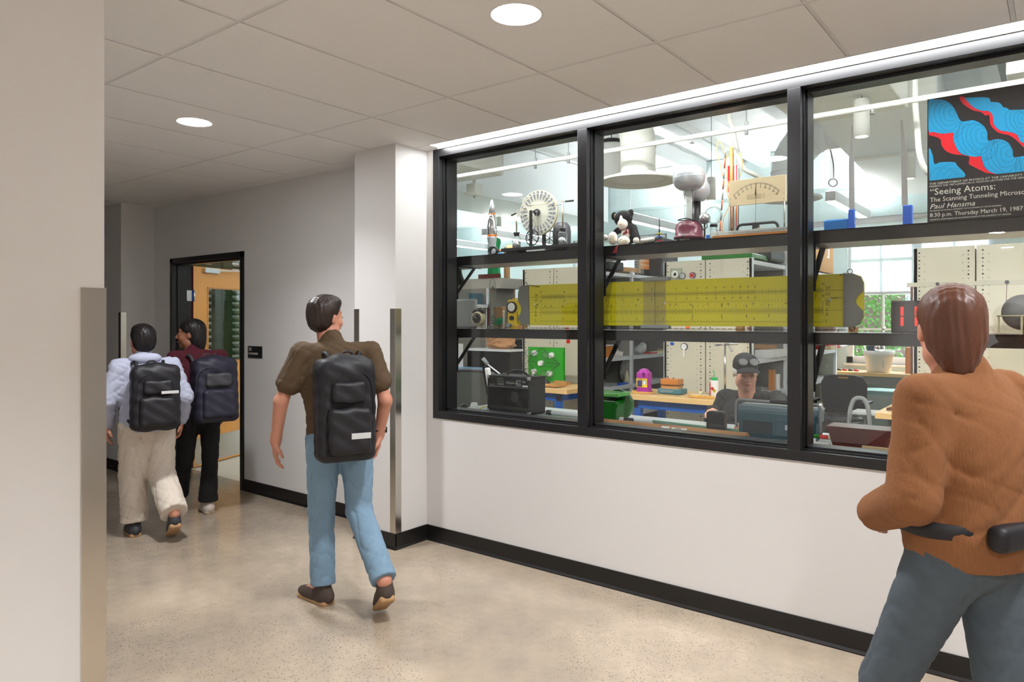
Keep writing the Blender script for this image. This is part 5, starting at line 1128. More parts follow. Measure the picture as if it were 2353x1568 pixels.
# tools and bits right of the amp
for i, (px, Y, r, c_, lb) in enumerate([(1253, 3.99, .012, 'cream', 'tiny cream bottle cap beside the amplifier foot'), (1268, 4.0, .013, 'red', 'tiny red plug lying by the amplifier'), (1275, 3.94, .012, 'blue', 'tiny dark blue plug lying in front of the red one'), (1285, 4.02, .013, 'alu', 'small silver metal fitting on the counter')]):
    o = oc(px, Y, CT); m = MB().c((o.x-r, Y, CT+r), (o.x+r*1.6, Y-.01, CT+r), r, r*.7, 14); tag(P('connector_plug', m, M[c_]), lb, 'plug', 'small connectors on the counter')
o = oc(1300, 3.92, CT); tag(P('binder_clip', MB().b(o.x-.015, o.x+.01, 3.91, 3.93, CT+.001, CT+.012).tube([(o.x, 3.92, CT+.012), (o.x+.02, 3.92, CT+.028), (o.x+.025, 3.92, CT+.02), (o.x+.005, 3.92, CT+.012)], .0012, n=5), M['plblack']), 'small black spring clip on the counter near the first mullion', 'clip')
o = oc(1262, 4.25); x2 = oc(1440, 4.25).x
t = T('fluorescent_tube', 'long white tube with a black end cap lying on the counter', 'tube', (o.x, 4.22, CT)); L = x2-o.x
P('tube_body', MB().c((.04, 0, .018), (L, .0, .018), .016, n=18), M['white'], t); P('end_cap', MB().c((0, 0, .018), (.045, 0, .018), .0175, n=18), M['plblack'], t); P('end_cap', MB().c((L, 0, .018), (L+.06, 0, .018), .0175, n=18), M['plblack'], t)
# kitchen scale
o = oc(1405, 4.15); t = T('kitchen_scale', 'bright green spring kitchen scale with a round dial housing', 'scale', (o.x, 4.2, CT)); s_ = 4.2/4.9
a = at(1424, 903, 4.2); zt = a.z-CT
P('scale_body', MB().prism([(-.12, 0), (.025, 0), (.03, zt*.62), (.015, zt*.72), (-.12, zt*.72)], 'y', -.02, .09), M['greendk'], t, bev=.006, fix=True)
P('dial_housing', MB().c((-.03, .09, .105), (-.03, .13, .105), .105, n=44), M['greendk'], t, bev=.004); P('tray', MB().b(-.16, .052, -.06, .12, zt-.026, zt), mat('light_green_enamel', S(120, 212, 104), .25), t, bev=.006); P('tray_post', MB().b(-.06, -.02, .02, .05, zt*.7, zt-.026), M['plblack'], t)
# shipping tube, rods
a = oc(1384, 3.88); t = T('shipping_tube', 'long brown shipping tube with white labels and a yellow strip lying along the counter', 'tube', (oc(1345, 3.90).x, 3.885, CT+.034)); L = oc(1720, 3.90).x-oc(1345, 3.90).x
P('tube_body', MB().c((0, 0, 0), (L, .0, 0), .033, n=28), M['kraft'], t)
def wrap(x0, x1, a0, a1, r=.0336, n=8):
    m = MB(); vs = []
    for i in range(n+1):
        a_ = a0+(a1-a0)*i/n
        for x in (x0, x1): vs.append((x, -r*math.cos(a_), r*math.sin(a_)))
    return m.add(vs, [(2*i, 2*i+1, 2*i+3, 2*i+2) for i in range(n)], True)
fx = lambda px: oc(px, 3.87).x-t.location.x
P('address_label', wrap(fx(1522), fx(1540), -.1, .9), M['paper'], t); P('address_label', wrap(fx(1545), fx(1580), -.3, .8), M['paper'], t); P('yellow_strip', wrap(fx(1410), fx(1500), .1, .35), mat('yellow_tape', S(222, 216, 10), .5), t)
bc = MB()
for k in range(16): bc.add(wrap(fx(1553)+k*.0024, fx(1553)+k*.0024+(.0013 if k % 3 else .0008), .45, .78, .0339, 4).v, [(2*i, 2*i+1, 2*i+3, 2*i+2) for i in range(4)])
P('barcode', bc, M['inkblack'], t, stuff=True)
a, b_ = oc(1500, 4.33), oc(1880, 4.33); tag(P('green_rod', MB().c((a.x, 4.33, CT+.010), (b_.x, 4.24, CT+.010), .008, n=10), mat('green_glass_rod', S(120, 176, 140), .2)), 'long thin green rod lying on the counter behind the shipping tube', 'rod')
a, b_ = oc(1500, 4.27), oc(1640, 4.27); tag(P('aluminium_rod', MB().c((a.x, 4.29, CT+.008), (b_.x, 4.20, CT+.008), .006, n=10), M['alu']), 'thin silver rod lying beside the green rod', 'rod')
a = oc(1608, 4.12); tag(P('wire_loop', MB().tube([(a.x, 4.12, CT+.01), (a.x+.03, 4.12, CT+.03), (a.x+.06, 4.14, CT+.02), (a.x+.08, 4.14, CT+.03), (a.x+.05, 4.13, CT+.01)], .0015, n=6, smooth=4), M['chrome']), 'small bent wire lying on the counter before the black pouch', 'wire')
# black pouch
o = oc(1644, 4.16, CT)
N('black_pouch', [('b', (o.x, 4.18, CT+.070), (.038, .02, .045), .018, .01), ('b', (o.x+.004, 4.17, CT+.028), (.040, .015, .012), .014, .01)], M['plblack'], h=.005)
tag(COL.objects['black_pouch'], 'black padded pouch standing on the counter in front of the seated man', 'pouch')
# oscilloscope
a, b_ = at(1693, 930, 4.10), at(1878, 930, 4.10); w = b_.x-a.x; h_ = a.z-CT
t = T('oscilloscope', 'blue-grey portable oscilloscope with a grey carrying handle, seen from behind', 'oscilloscope', (a.x, 4.10, CT))
P('rear_case', MB().prism([(.012, .012), (w-.012, .012), (w-.004, h_-.03), (.004, h_-.03)], 'y', 0, .10), M['scope'], t, bev=.008, fix=True); P('case_top', MB().b(0, w, .02, .14, h_*.60, h_), mat('grey_blue_case', S(104, 124, 134), .4), t, bev=.006)
P('case_rim', MB().b(-.003, w+.003, .10, .15, h_-.012, h_+.002), M['ltgrey'], t, bev=.003); P('rear_cover', MB().b(w*.50, w*.97, -.006, .0, .03, h_*.66), M['scope'], t, bev=.004)
v = MB()
for k in range(11): v.b(w*.08, w*.46, -.003, .001, h_*.16+k*.007, h_*.16+k*.007+.0025)
P('vent_slot', v, M['hole'], t, stuff=True)
P('rating_label', MB().b(w*.62, w*.84, -.0075, -.006, h_*.36, h_*.50), M['ltgrey'], t); P('printed_line', MB().b(w*.635, w*.77, -.008, -.0076, h_*.455, h_*.462).b(w*.635, w*.76, -.008, -.0076, h_*.43, h_*.435).b(w*.79, w*.82, -.008, -.0076, h_*.40, h_*.46), M['inkblack'], t)
hh = h_+.028
P('carry_handle', MB().tube([(-.012, .03, .06), (-.012, .02, h_*.6), (-.010, .02, h_-.0), (.0, .02, hh-.004), (.02, .02, hh), (w*.45, .02, hh), (w-.02, .02, hh), (w, .02, hh-.004), (w+.010, .02, h_), (w+.012, .02, h_*.6), (w+.012, .03, .06)], .0085, n=8, smooth=3), M['grey'], t)
P('handle_grip', MB().c((w*.42, .02, hh+.002), (w*.80, .02, hh+.002), .013, n=14), M['plblack'], t)
N('black_cloth', [('e', (oc(1700, 3.93).x, 3.95, CT+.008), (.10, .05, .014), .02), ('e', (oc(1765, 3.95).x, 3.96, CT+.010), (.14, .06, .018), .02), ('e', (oc(1680, 3.93).x, 3.93, CT+.010), (.03, .03, .014), .02)], M['plblack'], h=.006,
  folds=lambda X, Y, Z: .003*np.sin(X*110)*np.sin(Y*130)+Z*0, clip=lambda X, Y, Z: (CT+.001)-Z+X*0+Y*0)
tag(COL.objects['black_cloth'], 'crumpled black cloth lying in front of the oscilloscope', 'cloth')
# right pane: wooden case, boards, paper
YB = 3.93
a, b_ = at(1900, 983, YB), at(2150, 997, YB); zt = a.z-CT
t = T('wooden_case', 'dark red wooden case with slanted end behind the pale boards', 'case', (oc(1900, 4.02).x, 4.02, CT)); L = .62
P('case_body', MB().add([(.035, 0, 0), (L, 0, 0), (L, .16, 0), (.035, .16, 0), (0, 0, .115), (L, 0, .115), (L, .16, .115), (0, .16, .115)], [(0, 3, 2, 1), (4, 5, 6, 7), (0, 1, 5, 4), (1, 2, 6, 5), (2, 3, 7, 6), (3, 0, 4, 7)]), M['redwood'], t, bev=.003)
P('case_lip', MB().b(-.004, L+.003, -.004, .164, .115, .125), M['redwood'], t, bev=.002)
for i, (x0, x1, y, z0, z1, dd, lb) in enumerate([(1895, 2300, 3.90, 0, .022, .03, 'lowest pale wooden board with a black-and-white sticker, nearest the glass'), (1905, 2330, 3.935, 0, .036, .02, 'pale wooden board standing behind the stickered board'), (1980, 2400, 3.965, 0, .045, .018, 'longest pale wooden board, partly behind the walking figure')]):
    a, b_ = oc(x0, y), oc(x1, y); o_ = tag(P('pine_board', MB().b(a.x, b_.x, y, y+dd, CT+.001, CT+z1), M['pine'], bev=.002), lb, 'board', 'pale wooden boards on the counter')
    if i == 0:
        P('sticker', MB().b(a.x+.075, a.x+.135, y-.0006, y, CT+.004, CT+.018), M['paper'], o_); P('sticker_mark', MB().b(a.x+.058, a.x+.075, y-.0006, y, CT+.004, CT+.018).b(a.x+.135, a.x+.150, y-.0006, y, CT+.004, CT+.018), M['inkblack'], o_)
        P('printed_line', MB().b(a.x+.083, a.x+.125, y-.0008, y-.0004, CT+.008, CT+.013), M['inkblack'], o_)
a = oc(1868, 3.97); tag(P('paper_stack', MB().b(a.x-.02, a.x+.075, 3.95, 4.03, CT+.001, CT+.030), M['paper']), 'small stack of white papers beside the second mullion', 'papers')
a = oc(1866, 4.05); t = T('banded_stick', 'short stick banded green, red and cream lying above the papers', 'stick', (a.x, 4.05, CT+.058)); 
for x0, x1, c_ in ((-.06, .04, 'greendk'), (.04, .085, 'red'), (.085, .10, 'cream')): P('band', MB().c((x0, 0, 0), (x1, 0, 0), .012, n=14), M[c_], t)
P('rest', MB().b(-.05, -.03, -.01, .01, -.057, -.011).b(.0, .02, -.01, .01, -.057, -.011), M['paper'], t)
a = oc(1868, 3.93); tag(P('black_cable', MB().tube([(a.x-.03, 3.93, CT+.033), (a.x, 3.93, CT+.03), (a.x+.03, 3.93, CT+.02), (a.x+.05, 3.93, CT+.004)], .0035, n=6, smooth=4), M['plblack']), 'short black cable drooping over the papers', 'cable')
a = oc(1915, 4.3); t = T('glass_tube_rack', 'row of small upright glass tubes behind the red wooden case', 'test tubes', (a.x, 4.28, CT))
for k in range(6): P('glass_tube', MB().lathe([(.009, 0), (.009, .15), (.007, .165), (.0, .168)], (k*.024, .01*(k % 2), 0), 12), M['clear'], t)
# ------------------------------------------------------------------ things on the benches
BT = .8645
o = org(1255, 6.18, BT); q0, q1 = at(1213.5, 797, 6.15), at(1296, 880, 6.15)
t = T('bulb_board', 'square green board wired with four clear light bulbs on the left workbench', 'demonstration board', (q0.x, 6.15, BT)); w = q1.x-q0.x; z1 = q0.z-BT; z0 = q1.z-BT
P('board', MB().b(0, w, 0, .02, max(z0, .0), z1), M['green'], t, bev=.003); P('board_foot', MB().b(.05, .11, -.12, .16, 0, .025).b(w-.08, w-.02, -.12, .16, 0, .025).b(w-.11, w+.02, -.03, .0, 0, .05), M['wood'], t, bev=.003)
fr = lambda px, py: ((px-1213.5)/82.5*w, z1-(py-797)/83*(z1-z0))
for px, py, b2 in ((1227, 812, 1), (1266, 816, 1), (1246, 836, 0), (1226, 857, 1), (1262, 860, 1)):
    x, z = fr(px, py)
    s = P('lamp_socket', MB().c((x+.02*b2, -.045, z), (x+.02*b2, 0, z), .026, .032, 20), M['white'], t)
    if b2: P('bulb', MB().sph((x-.008, -.085, z), .040, 16), M['clear'], s); P('bulb_base', MB().c((x+.01, -.055, z), (x+.018, -.04, z), .014, n=12), M['alu'], s)
nodes = [(1250, 799), (1215, 833), (1252, 877), (1289, 836), (1246, 836)]
m = MB()
for i, j in ((0, 1), (1, 2), (2, 3), (3, 0), (1, 4), (4, 3), (0, 3)):
    (xa, za), (xb, zb2) = fr(*nodes[i]), fr(*nodes[j]); m.tube([(xa, -.02, za), ((xa+xb)/2, -.05, (za+zb2)/2+.01), (xb, -.02, zb2)], .003, n=6, smooth=4)
P('wire', m, bz, t, stuff=True)
o = org(1252, 5.95, BT); t = T('breadboard', 'low wooden board with a black switch in front of the green bulb board', 'board', (o.x, 5.88, BT)); P('wood_base', MB().b(-.16, .19, 0, .2, .008, .032), M['wood'], t, bev=.003); P('foot', MB().b(-.15, -.13, .02, .04, 0, .008).b(.16, .18, .02, .04, 0, .008), M['plblack'], t); P('switch', MB().lathe([(.04, .032), (.042, .04), (.02, .05), (.018, .07), (0, .072)], (-.0, .1, 0), 20), M['plblack'], t)
# purple jug
o = org(1478, 5.98, BT); t = T('detergent_jug', 'purple plastic jug with a yellow label and white cap on the middle workbench', 'jug', (o.x, 6.0, BT)); s_ = 6.05/1625*6.0/6.0
q = at(1478, 848, 6.0); Hj = q.z-BT; rj = .055
N('jug_body', [('b', (0, 0, .03), (.042, .032, .014), .018, .008), ('b', (0, 0, Hj*.42), (.038, .030, Hj*.14), .018, .008), ('b', (0, 0, Hj*.70), (.042, .032, Hj*.10), .018, .012), ('b', (0, 0, Hj*.86), (.018, .015, .01), .022, .02),
    ('b-', (.018, -.05, Hj*.74), (.006, .028, .018), .008, .006)], mat('purple_plastic', S(176, 34, 160), .35, var=.03), t, h=.004)
P('jug_cap', MB().lathe([(.020, Hj*.93), (.021, Hj*.935), (.021, Hj), (.019, Hj+.002), (0, Hj+.002)], n=24), M['white'], t)
P('jug_label', MB().b(-.055, .055, -.0515, -.046, Hj*.25, Hj*.62), M['yellow'], t); P('label_panel', MB().b(-.045, .004, -.0520, -.0515, Hj*.27, Hj*.60), mat('label_navy', S(62, 48, 110), .5), t)
P('label_panel', MB().lathe([(.0, 0), (.02, 0)], (.028, -.0520, Hj*.45), 24, RX(PI/2)), mat('label_sky', S(140, 180, 220), .5), t); P('label_panel', MB().b(.020, .036, -.0526, -.0521, Hj*.36, Hj*.50), M['white'], t); text('64oz', .022, (-.044, -.0526, Hj*.53), M['yellow'], t, off=.0005)
def coil(px, Y, rx, ry, n, lb, seed):
    o = org(px, Y, BT); rd = random.Random(seed); pts = []
    for k in range(n*16): a_ = 2*PI*k/16; f = 1-.10*rd.random()*0-.06*math.sin(k*.37+seed); pts.append((o.x+rx*f*math.cos(a_), Y+ry*f*math.sin(a_), BT+.006+.010*(.5+.5*math.sin(k*.61))))
    tag(P('tubing_coil', MB().tube(pts, .0045, n=6), M['amber']), lb, 'tubing', 'coiled amber rubber tubing')
coil(1478, 5.99, .105, .085, 4, 'coil of amber tubing lying under the purple jug', 1); coil(1610, 5.93, .115, .06, 5, 'loose coil of amber tubing near the bench corner by the seated man', 5)
o = org(1548, 6.1, BT); t = T('wooden_instrument', 'orange wooden terminal box strapped on top of a teal metal base', 'instrument', (o.x, 6.05, BT)); k = 6.9/1625*1.0
P('metal_base', MB().b(-.115, .115, -.05, .10, .006, .052), M['teal'], t, bev=.008); P('wood_box', MB().b(-.09, .085, -.04, .08, .075, .142), M['orangewood'], t, bev=.004); P('lower_box', MB().b(-.085, .08, -.035, .075, .052, .075), M['wood'], t)
P('strap', MB().b(-.092, .087, -.042, .082, .083, .090), M['plblack'], t)
for x, c_ in ((-.035, 'red'), (.02, 'plblack')): P('terminal', MB().c((x, .0, .142), (x, .0, .154), .005), M[c_], t)
P('printed_line', MB().b(-.09, .05, -.0508, -.0502, .034, .037).b(-.09, .03, -.0508, -.0502, .024, .027), M['ltgrey'], t)
o = org(1598, 6.0, BT); t = T('ceramic_dish', 'flat white dish with a small cone beside the wash bottle', 'dish', (o.x, 6.12, BT)); P('dish', MB().lathe([(.05, 0), (.085, .006), (.086, .009), (0, .007)], n=28), M['white'], t); P('cone', MB().lathe([(.02, .008), (.018, .04), (0, .042)], (.0, 0, 0), 18), M['cream'], t); P('pin', MB().c((-.006, 0, .04), (-.006, 0, .06), .002).c((.006, 0, .04), (.006, 0, .06), .002), M['red'], t)
o = org(1621, 6.0, BT); tag(P('white_cone', MB().lathe([(.006, 0), (.022, .062), (0, .064)], (0, 0, 0), 18), M['cream'], loc=(o.x, 6.25, BT+.018), rot=(0, -1.2, 0)), 'small white funnel lying on its side on the middle workbench', 'funnel')
o = org(1641.5, 6.05, BT); t = T('wash_bottle', 'white squeeze wash bottle with a green cap and hazard diamond', 'bottle', (o.x, 6.05, BT)); q = at(1641, 874, 6.05); Hb = q.z-BT
P('bottle_body', MB().lathe([(.034, 0), (.036, .005), (.036, Hb*.88), (.032, Hb*.96), (.026, Hb), (0, Hb)], n=28), M['white'], t); P('cap', MB().lathe([(.027, Hb), (.028, Hb+.002), (.028, Hb+.024), (0, Hb+.026)], n=24), mat('green_cap', S(0, 168, 78), .4), t)
P('spout', MB().tube([(0, 0, Hb+.024), (0, 0, Hb+.07), (-.004, 0, Hb+.08), (-.014, 0, Hb+.078), (-.018, 0, Hb+.07)], .003, n=8), mat('green_spout', S(0, 178, 84), .4), t)
dm = lambda x, z, s_: MB().add([(x-s_, -.0372, z), (x, -.0372, z-s_), (x+s_, -.0372, z), (x, -.0372, z+s_)], [(0, 1, 2, 3)])
P('hazard_diamond', dm(-.004, Hb*.52, .018), M['red'], t); P('hazard_diamond', dm(.014, Hb*.40, .018), M['yellow'], t); text('0', .022, (.008, -.0378, Hb*.37), M['inkblack'], t); text('3', .02, (-.010, -.0378, Hb*.49), M['redwood'], t); P('label_stripe', MB().b(-.030, -.024, -.0374, -.030, .01, Hb*.85), M['red'], t)
o = org(1666, 6.2, BT); t = T('rod_stand', 'tall steel rod stand with a clamp on top behind the seated man', 'rod stand', (o.x, 6.2, BT)); q = at(1666, 792, 6.2)
P('stand_rod', MB().c((0, 0, 0), (0, 0, q.z-BT), .0095, n=14), M['steel'], t); P('stand_base', MB().b(-.09, .09, -.06, .08, 0, .02), M['dkgrey'], t, bev=.004); zz = q.z-BT
P('clamp', MB().c((-.06, 0, zz-.004), (.02, -.01, zz+.0), .006).c((.0, -.01, zz+.002), (.12, -.01, zz+.008), .009).tube([(.03, 0, zz), (.05, -.02, zz-.03), (.065, -.02, zz-.045)], .007, n=8).sph((.067, -.02, zz-.048), .014, 10).bc((-.075, 0, zz-.008), (.04, .008, .018)), M['alu'], t)
# right bench stands
o = org(2095, 6.0, BT); t = T('star_base_stand', 'rod stand with a brown star base and a long pale crossbar on the right workbench', 'rod stand', (o.x, 6.0, BT))
sb = mat('brown_enamel', S(92, 56, 44), .4)
for a_ in (-.15, PI+.1, PI/2+.2): P('foot', MB().bar((0, 0, .055), (.15*math.cos(a_), .15*math.sin(a_), .012), .03, .022).bc((.15*math.cos(a_), .15*math.sin(a_), .010), (.03, .03, .02)), sb, t)
zc_ = at(2095, 654, 6.0).z-BT
P('hub', MB().c((0, 0, .04), (0, 0, .08), .03), sb, t); P('stand_rod', MB().c((0, 0, .05), (0, 0, zc_), .0085), sb, t)
P('crossbar', MB().b(-.03, 1.3, -.012, .012, zc_-.02, zc_+.012), mat('pale_bar', S(190, 184, 166), .4, metal=.3), t, bev=.002)
for px, py2, r in ((2154, 700, .012), (2314, 760, .013)):
    x = org(px, 5.98, 0).x-o.x; P('knob', MB().c((x, -.022, zc_-.002), (x, -.010, zc_-.002), r), M['dkgrey'], t); P('hook_wire', MB().c((x, -.018, zc_), (x+(.006 if px < 2200 else -.008), -.018, zc_-.22), .002, n=6), sb, t)
tag(P('hanging_wire', MB().tube([at(2174, 835, 5.95), at(2162, 868, 5.94), at(2163, 890, 5.94), at(2161, 920, 5.85), at(2160, 945, 5.775), at(2156, 970, 5.772)], .0022, n=6, smooth=5), sb), 'thin wire hanging over the front edge of the right workbench', 'wire')
o = org(2350, 6.0, BT); t = T('star_base_stand', 'second star-based rod stand at the right picture edge', 'rod stand', (o.x+.06, 6.05, BT))
for a_ in (-.15, PI+.1, PI/2+.2): P('foot', MB().bar((0, 0, .055), (.15*math.cos(a_), .15*math.sin(a_), .012), .03, .022), sb, t)
P('stand_rod', MB().c((0, 0, .04), (0, 0, .62), .0085).c((0, 0, .04), (0, 0, .07), .028), sb, t)
# magnets and discs on the beige end panels (front face Y = 6.6)
def disc_on(px, py, r, name, lb, cat, face, rim, g=None, extra=None):
    q = at(px, py, 6.596); t = T(name, lb, cat, (q.x, 6.599, q.z), 0, g)
    P('rim', MB().c((0, -.014, 0), (0, 0, 0), r, n=28), M[rim], t); P('face', MB().c((0, -.016, 0), (0, -.0145, 0), r*.82, n=28), face, t)
    return t
t = disc_on(1568.5, 634.5, .032, 'dial_magnet', 'round grey dial magnet on the beige panel above the slide rule', 'dial', M['ltgrey'], 'dkgrey', 'round dial magnets'); P('needle', MB().bar((0, -.0165, -.015), (.004, -.0165, .016), .002, .0006), M['inkblack'], t)
t = disc_on(1591.5, 633, .032, 'dial_magnet', 'round dial magnet with a red square face reading LAB', 'dial', M['ltgrey'], 'dkgrey', 'round dial magnets'); P('red_square', MB().b(-.02, .02, -.018, -.0165, -.02, .02), M['red'], t); text('DATA', .011, (-.016, -.0185, .003), M['inkblack'], t); text('LAB', .011, (-.012, -.0185, -.012), M['inkblack'], t)
t = disc_on(1572.5, 797, .036, 'dial_gauge', 'round white dial gauge with a hanging white tag', 'dial', M['paper'], 'dkgrey'); P('tag', MB().b(-.008, .008, -.016, -.0165+.004, -.10, -.028), M['paper'], t); P('needle', MB().bar((0, -.0165, 0), (.012, -.0165, .016), .002, .0006), M['inkblack'], t)
t = disc_on(1544.5, 790, .017, 'blue_magnet', 'small round blue magnet on the beige panel left of the white gauge', 'magnet', M['bluebright'], 'bluebright')
for px, py, lb in ((1580, 752, 'small orange-red tag below the slide rule cursor'), (1302, 757, 'small red tag on the left beige panel by the first mullion'), (1305, 785, 'red flag-shaped tag below the lower shelf at the first mullion'), (1721, 754.5, 'tiny red tag at the right edge of the dial-magnet panel')):
    q = at(px, py, 6.59); s_ = .008 if '1721' in str(px) else .022; tag(P('red_tag', MB().b(q.x-s_, q.x+s_, 6.593, 6.598, q.z-s_*.9, q.z+s_*.9), M['red'] if px != 1580 else M['orange']), lb, 'tag', 'red tags on the shelving ends')
q = at(1546, 630, 6.5); t = T('tape_bag', 'clear plastic bag with a roll of white tape hanging above the cursor', 'bag', (q.x, 6.55, q.z)); P('roll', MB().lathe([(.018, 0), (.036, 0), (.036, .02), (.018, .02), (.018, 0)], (0, .01, 0), 24, RX(PI/2)), M['paper'], t); P('bag', MB().b(-.06, .06, .012, .04, -.05, .06), M['clear'], t)
# ------------------------------------------------------------------ contents of the open shelves (faces towards +X)
def onA(px, py_bot, X, lv):   # a point on a shelf level seen at pixel column px
    q = atx(px, py_bot, X); return Vector((X, q.y, lv+.001))
def bx(name, lb, cat, X, Y, Z, sx, sy, sz, mm, bev=.002, g=None): return tag(P(name, MB().b(X-sx/2, X+sx/2, Y-sy/2, Y+sy/2, Z, Z+sz), M[mm], bev=bev), lb, cat, g)
XA = -4.25; XB = -2.45
def yA(px): return atx(px, 700, XA).y
def yB(px): return atx(px, 700, XB).y
bx('orange_box', 'small orange wooden box on the shelf behind the brace at the second pane', 'box', XA, yA(1388), 1.111, .14, .16, .13, 'orangewood')
bx('white_tray', 'white tray on top of the small orange box', 'tray', XA, yA(1388), 1.243, .15, .18, .012, 'white')
o = Vector((XA, yA(1396), 1.257)); tag(P('steel_cup', MB().lathe([(.004, 0), (.004, .12), (.032, .13), (.034, .21), (0, .21)], o, 20), M['alu']), 'steel cup on a stem above the small orange box', 'cup')
N('cloth_bundle', [('e', (XA, yA(1408), 1.15), (.07, .07, .045), .02), ('e', (XA+.03, yA(1415), 1.14), (.06, .06, .035), .02), ('e', (XA-.03, yA(1418), 1.16), (.05, .05, .05), .02)], M['furw'], h=.01, folds=lambda X, Y, Z: .006*np.sin(X*60)*np.sin(Y*70)*np.sin(Z*80)); tag(COL.objects['cloth_bundle'], 'crumpled off-white cloth bundle on the left open shelf', 'cloth')
N('red_cloth', [('e', (XA-.06, yA(1405), 1.2), (.05, .08, .06), .02), ('c', (XA-.06, yA(1405), 1.13), (XA-.06, yA(1405), 1.2), .03, .04, .02)], M['red'], h=.01); tag(COL.objects['red_cloth'], 'red cloth behind the off-white bundle', 'cloth')
for i, px in enumerate((1428, 1438)): o = Vector((XA, yA(px), 1.111)); tag(P('metal_dish', MB().lathe([(.03, 0), (.045, .05), (.048, .052), (.045, .05), (.028, .004)], o, 20), M['alu']), ['shiny metal dish left of the shelf post', 'second shiny metal dish against the shelf post'][i], 'dish', 'metal dishes on the left shelf')
o = Vector((XA+.05, yA(1428), .771)); t = T('wheel_hoop', 'dark circular hoop with a white cone on the lower left open shelf', 'hoop', o); P('hoop', MB().tube([(0, .15*math.cos(a_), .155+.15*math.sin(a_)) for a_ in [2*PI*i/32 for i in range(32)]], .009, n=8, closed=True), M['plblack'], t); P('cone', MB().lathe([(.045, 0), (.006, .16), (0, .16)], (.04, -.02, 0), 24), M['cream'], t); P('hoop_disc', MB().c((-.01, 0, .155), (.0, 0, .155), .14, n=36), M['shelfin'], t)
bx('blue_level', 'bright blue bar lying on the lower left open shelf', 'level', XA+.1, yA(1423), .771, .04, .42, .025, 'bluebright')
bx('grey_plates', 'stack of grey plates at the left end of the lower open shelf', 'plates', XA, yA(1392), .771, .2, .2, .03, 'grey')
N('plastic_bag', [('e', (XA, yA(1470), 1.17), (.07, .12, .055), .02), ('e', (XA, yA(1476), 1.20), (.05, .06, .06), .02)], M['ltgrey'], h=.012, folds=lambda X, Y, Z: .006*np.sin(X*90)*np.sin(Y*70)*np.sin(Z*60)); tag(COL.objects['plastic_bag'], 'grey plastic bag lump on the shelf right of the post', 'bag')
bx('parts_tray', 'thin white tray of red parts on the shelf right of the post', 'tray', XA+.05, yA(1485), 1.111, .12, .2, .02, 'red'); bx('white_tube_pair', 'pair of white tubes lying on the shelf edge', 'tubes', XA+.08, yA(1497), 1.111, .04, .34, .03, 'cream')
bx('wood_round', 'pale wooden block at the right end of the left shelf', 'block', XA+.05, yA(1517), 1.111, .12, .14, .05, 'pine')
tag(P('hanging_cable', MB().tube([(XA-.05, yA(1472)+.15*math.cos(a_), 1.34+.19*math.sin(a_)) for a_ in [2*PI*i/20 for i in range(20)]], .005, n=6, closed=True).tube([(XA, yA(1502)+.08*math.cos(a_), 1.38+.09*math.sin(a_)) for a_ in [2*PI*i/16 for i in range(16)]], .004, n=6, closed=True), M['grey']), 'loops of grey cable hung inside the upper left shelf', 'cable')
bx('cardboard_box', 'cardboard box on the lowest visible shelf under the middle bench', 'box', XA, yA(1490), .421, .25, .42, .14, 'card'); bx('dark_case', 'flat dark case low on the left shelving behind the blue leg', 'case', XA, yA(1495), .081, .3, .5, .09, 'plblack')
# on top of row A
TA = 2.136
bx('black_tray', 'flat black device on top of the left shelving', 'device', -4.25, atx(1398, 610, -4.25).y, TA, .22, .35, .10, 'plblack', .01); bx('cardboard_sheet', 'stack of tan cardboard sheets on top of the left shelving', 'cardboard', -4.32, atx(1430, 610, -4.25).y, TA, .28, .5, .055, 'card')
t = T('wire_mesh_stand', 'wire mesh panel with a wooden post on top of the left shelving', 'mesh panel', (-4.2, atx(1462, 610, -4.2).y, TA))
m = MB()
for k in range(15): m.b(-.002, .002, -.2+k*.028, -.197+k*.028, 0, .42).b(-.002, .002, -.2, .2, .0+k*.03, .003+k*.03)
P('mesh', m, M['alu'], t, stuff=True); P('post', MB().b(-.014, .014, .06, .09, 0, .45), M['pine'], t)
t = T('orange_sign', 'orange placard in a dark frame leaning on top of the left shelving', 'placard', (-4.35, atx(1481, 610, -4.35).y, TA)); P('placard_face', MB().b(.012, .018, -.22, .22, .08, .42), mat('orange_print', S(244, 150, 72), .6), t); P('placard_back', MB().b(-.01, .012, -.26, .24, 0, .48), M['dkgrey'], t)
for k in range(5): P('printed_line', MB().b(.0182, .019, -.18, .18, .13+k*.055, .14+k*.055), M['paper'], t)
bx('black_case', 'tall black case at the far end on top of the left shelving', 'case', -4.3, atx(1516, 610, -4.3).y, TA, .3, .5, .5, 'dkgrey', .01)
# row B shelves
N('plastic_wrap', [('e', (XB, yB(1793), 1.87), (.13, .26, .085), .03), ('e', (XB+.02, yB(1800), 1.93), (.09, .16, .07), .03)], mat('dark_film', S(88, 84, 88), .25, var=.4), h=.014, folds=lambda X, Y, Z: .010*np.sin(X*50+Y*30)*np.sin(Y*55)*np.sin(Z*60)); tag(COL.objects['plastic_wrap'], 'bundle wrapped in dark shiny plastic on the shelf right of the magnet panels', 'bundle')
o = Vector((XB, yB(1737), 1.781)); tag(P('grey_bowl', MB().lathe([(.0, .11), (.06, .10), (.10, .06), (.11, 0), (.0, 0)], o, 24), M['ltgrey']), 'upturned pale bowl on the shelf beside the panel edge', 'bowl')
LB = 1.171
for i, px in enumerate((1742, 1762)):
    bx('white_carton', ['white carton nearest the panel on the shelf behind the man\'s cap', 'second white carton on the shelf behind the man\'s cap'][i], 'carton', XB+.1, yB(px), LB, .18, .26, .075, 'white', .002, 'white cartons on the open shelf')
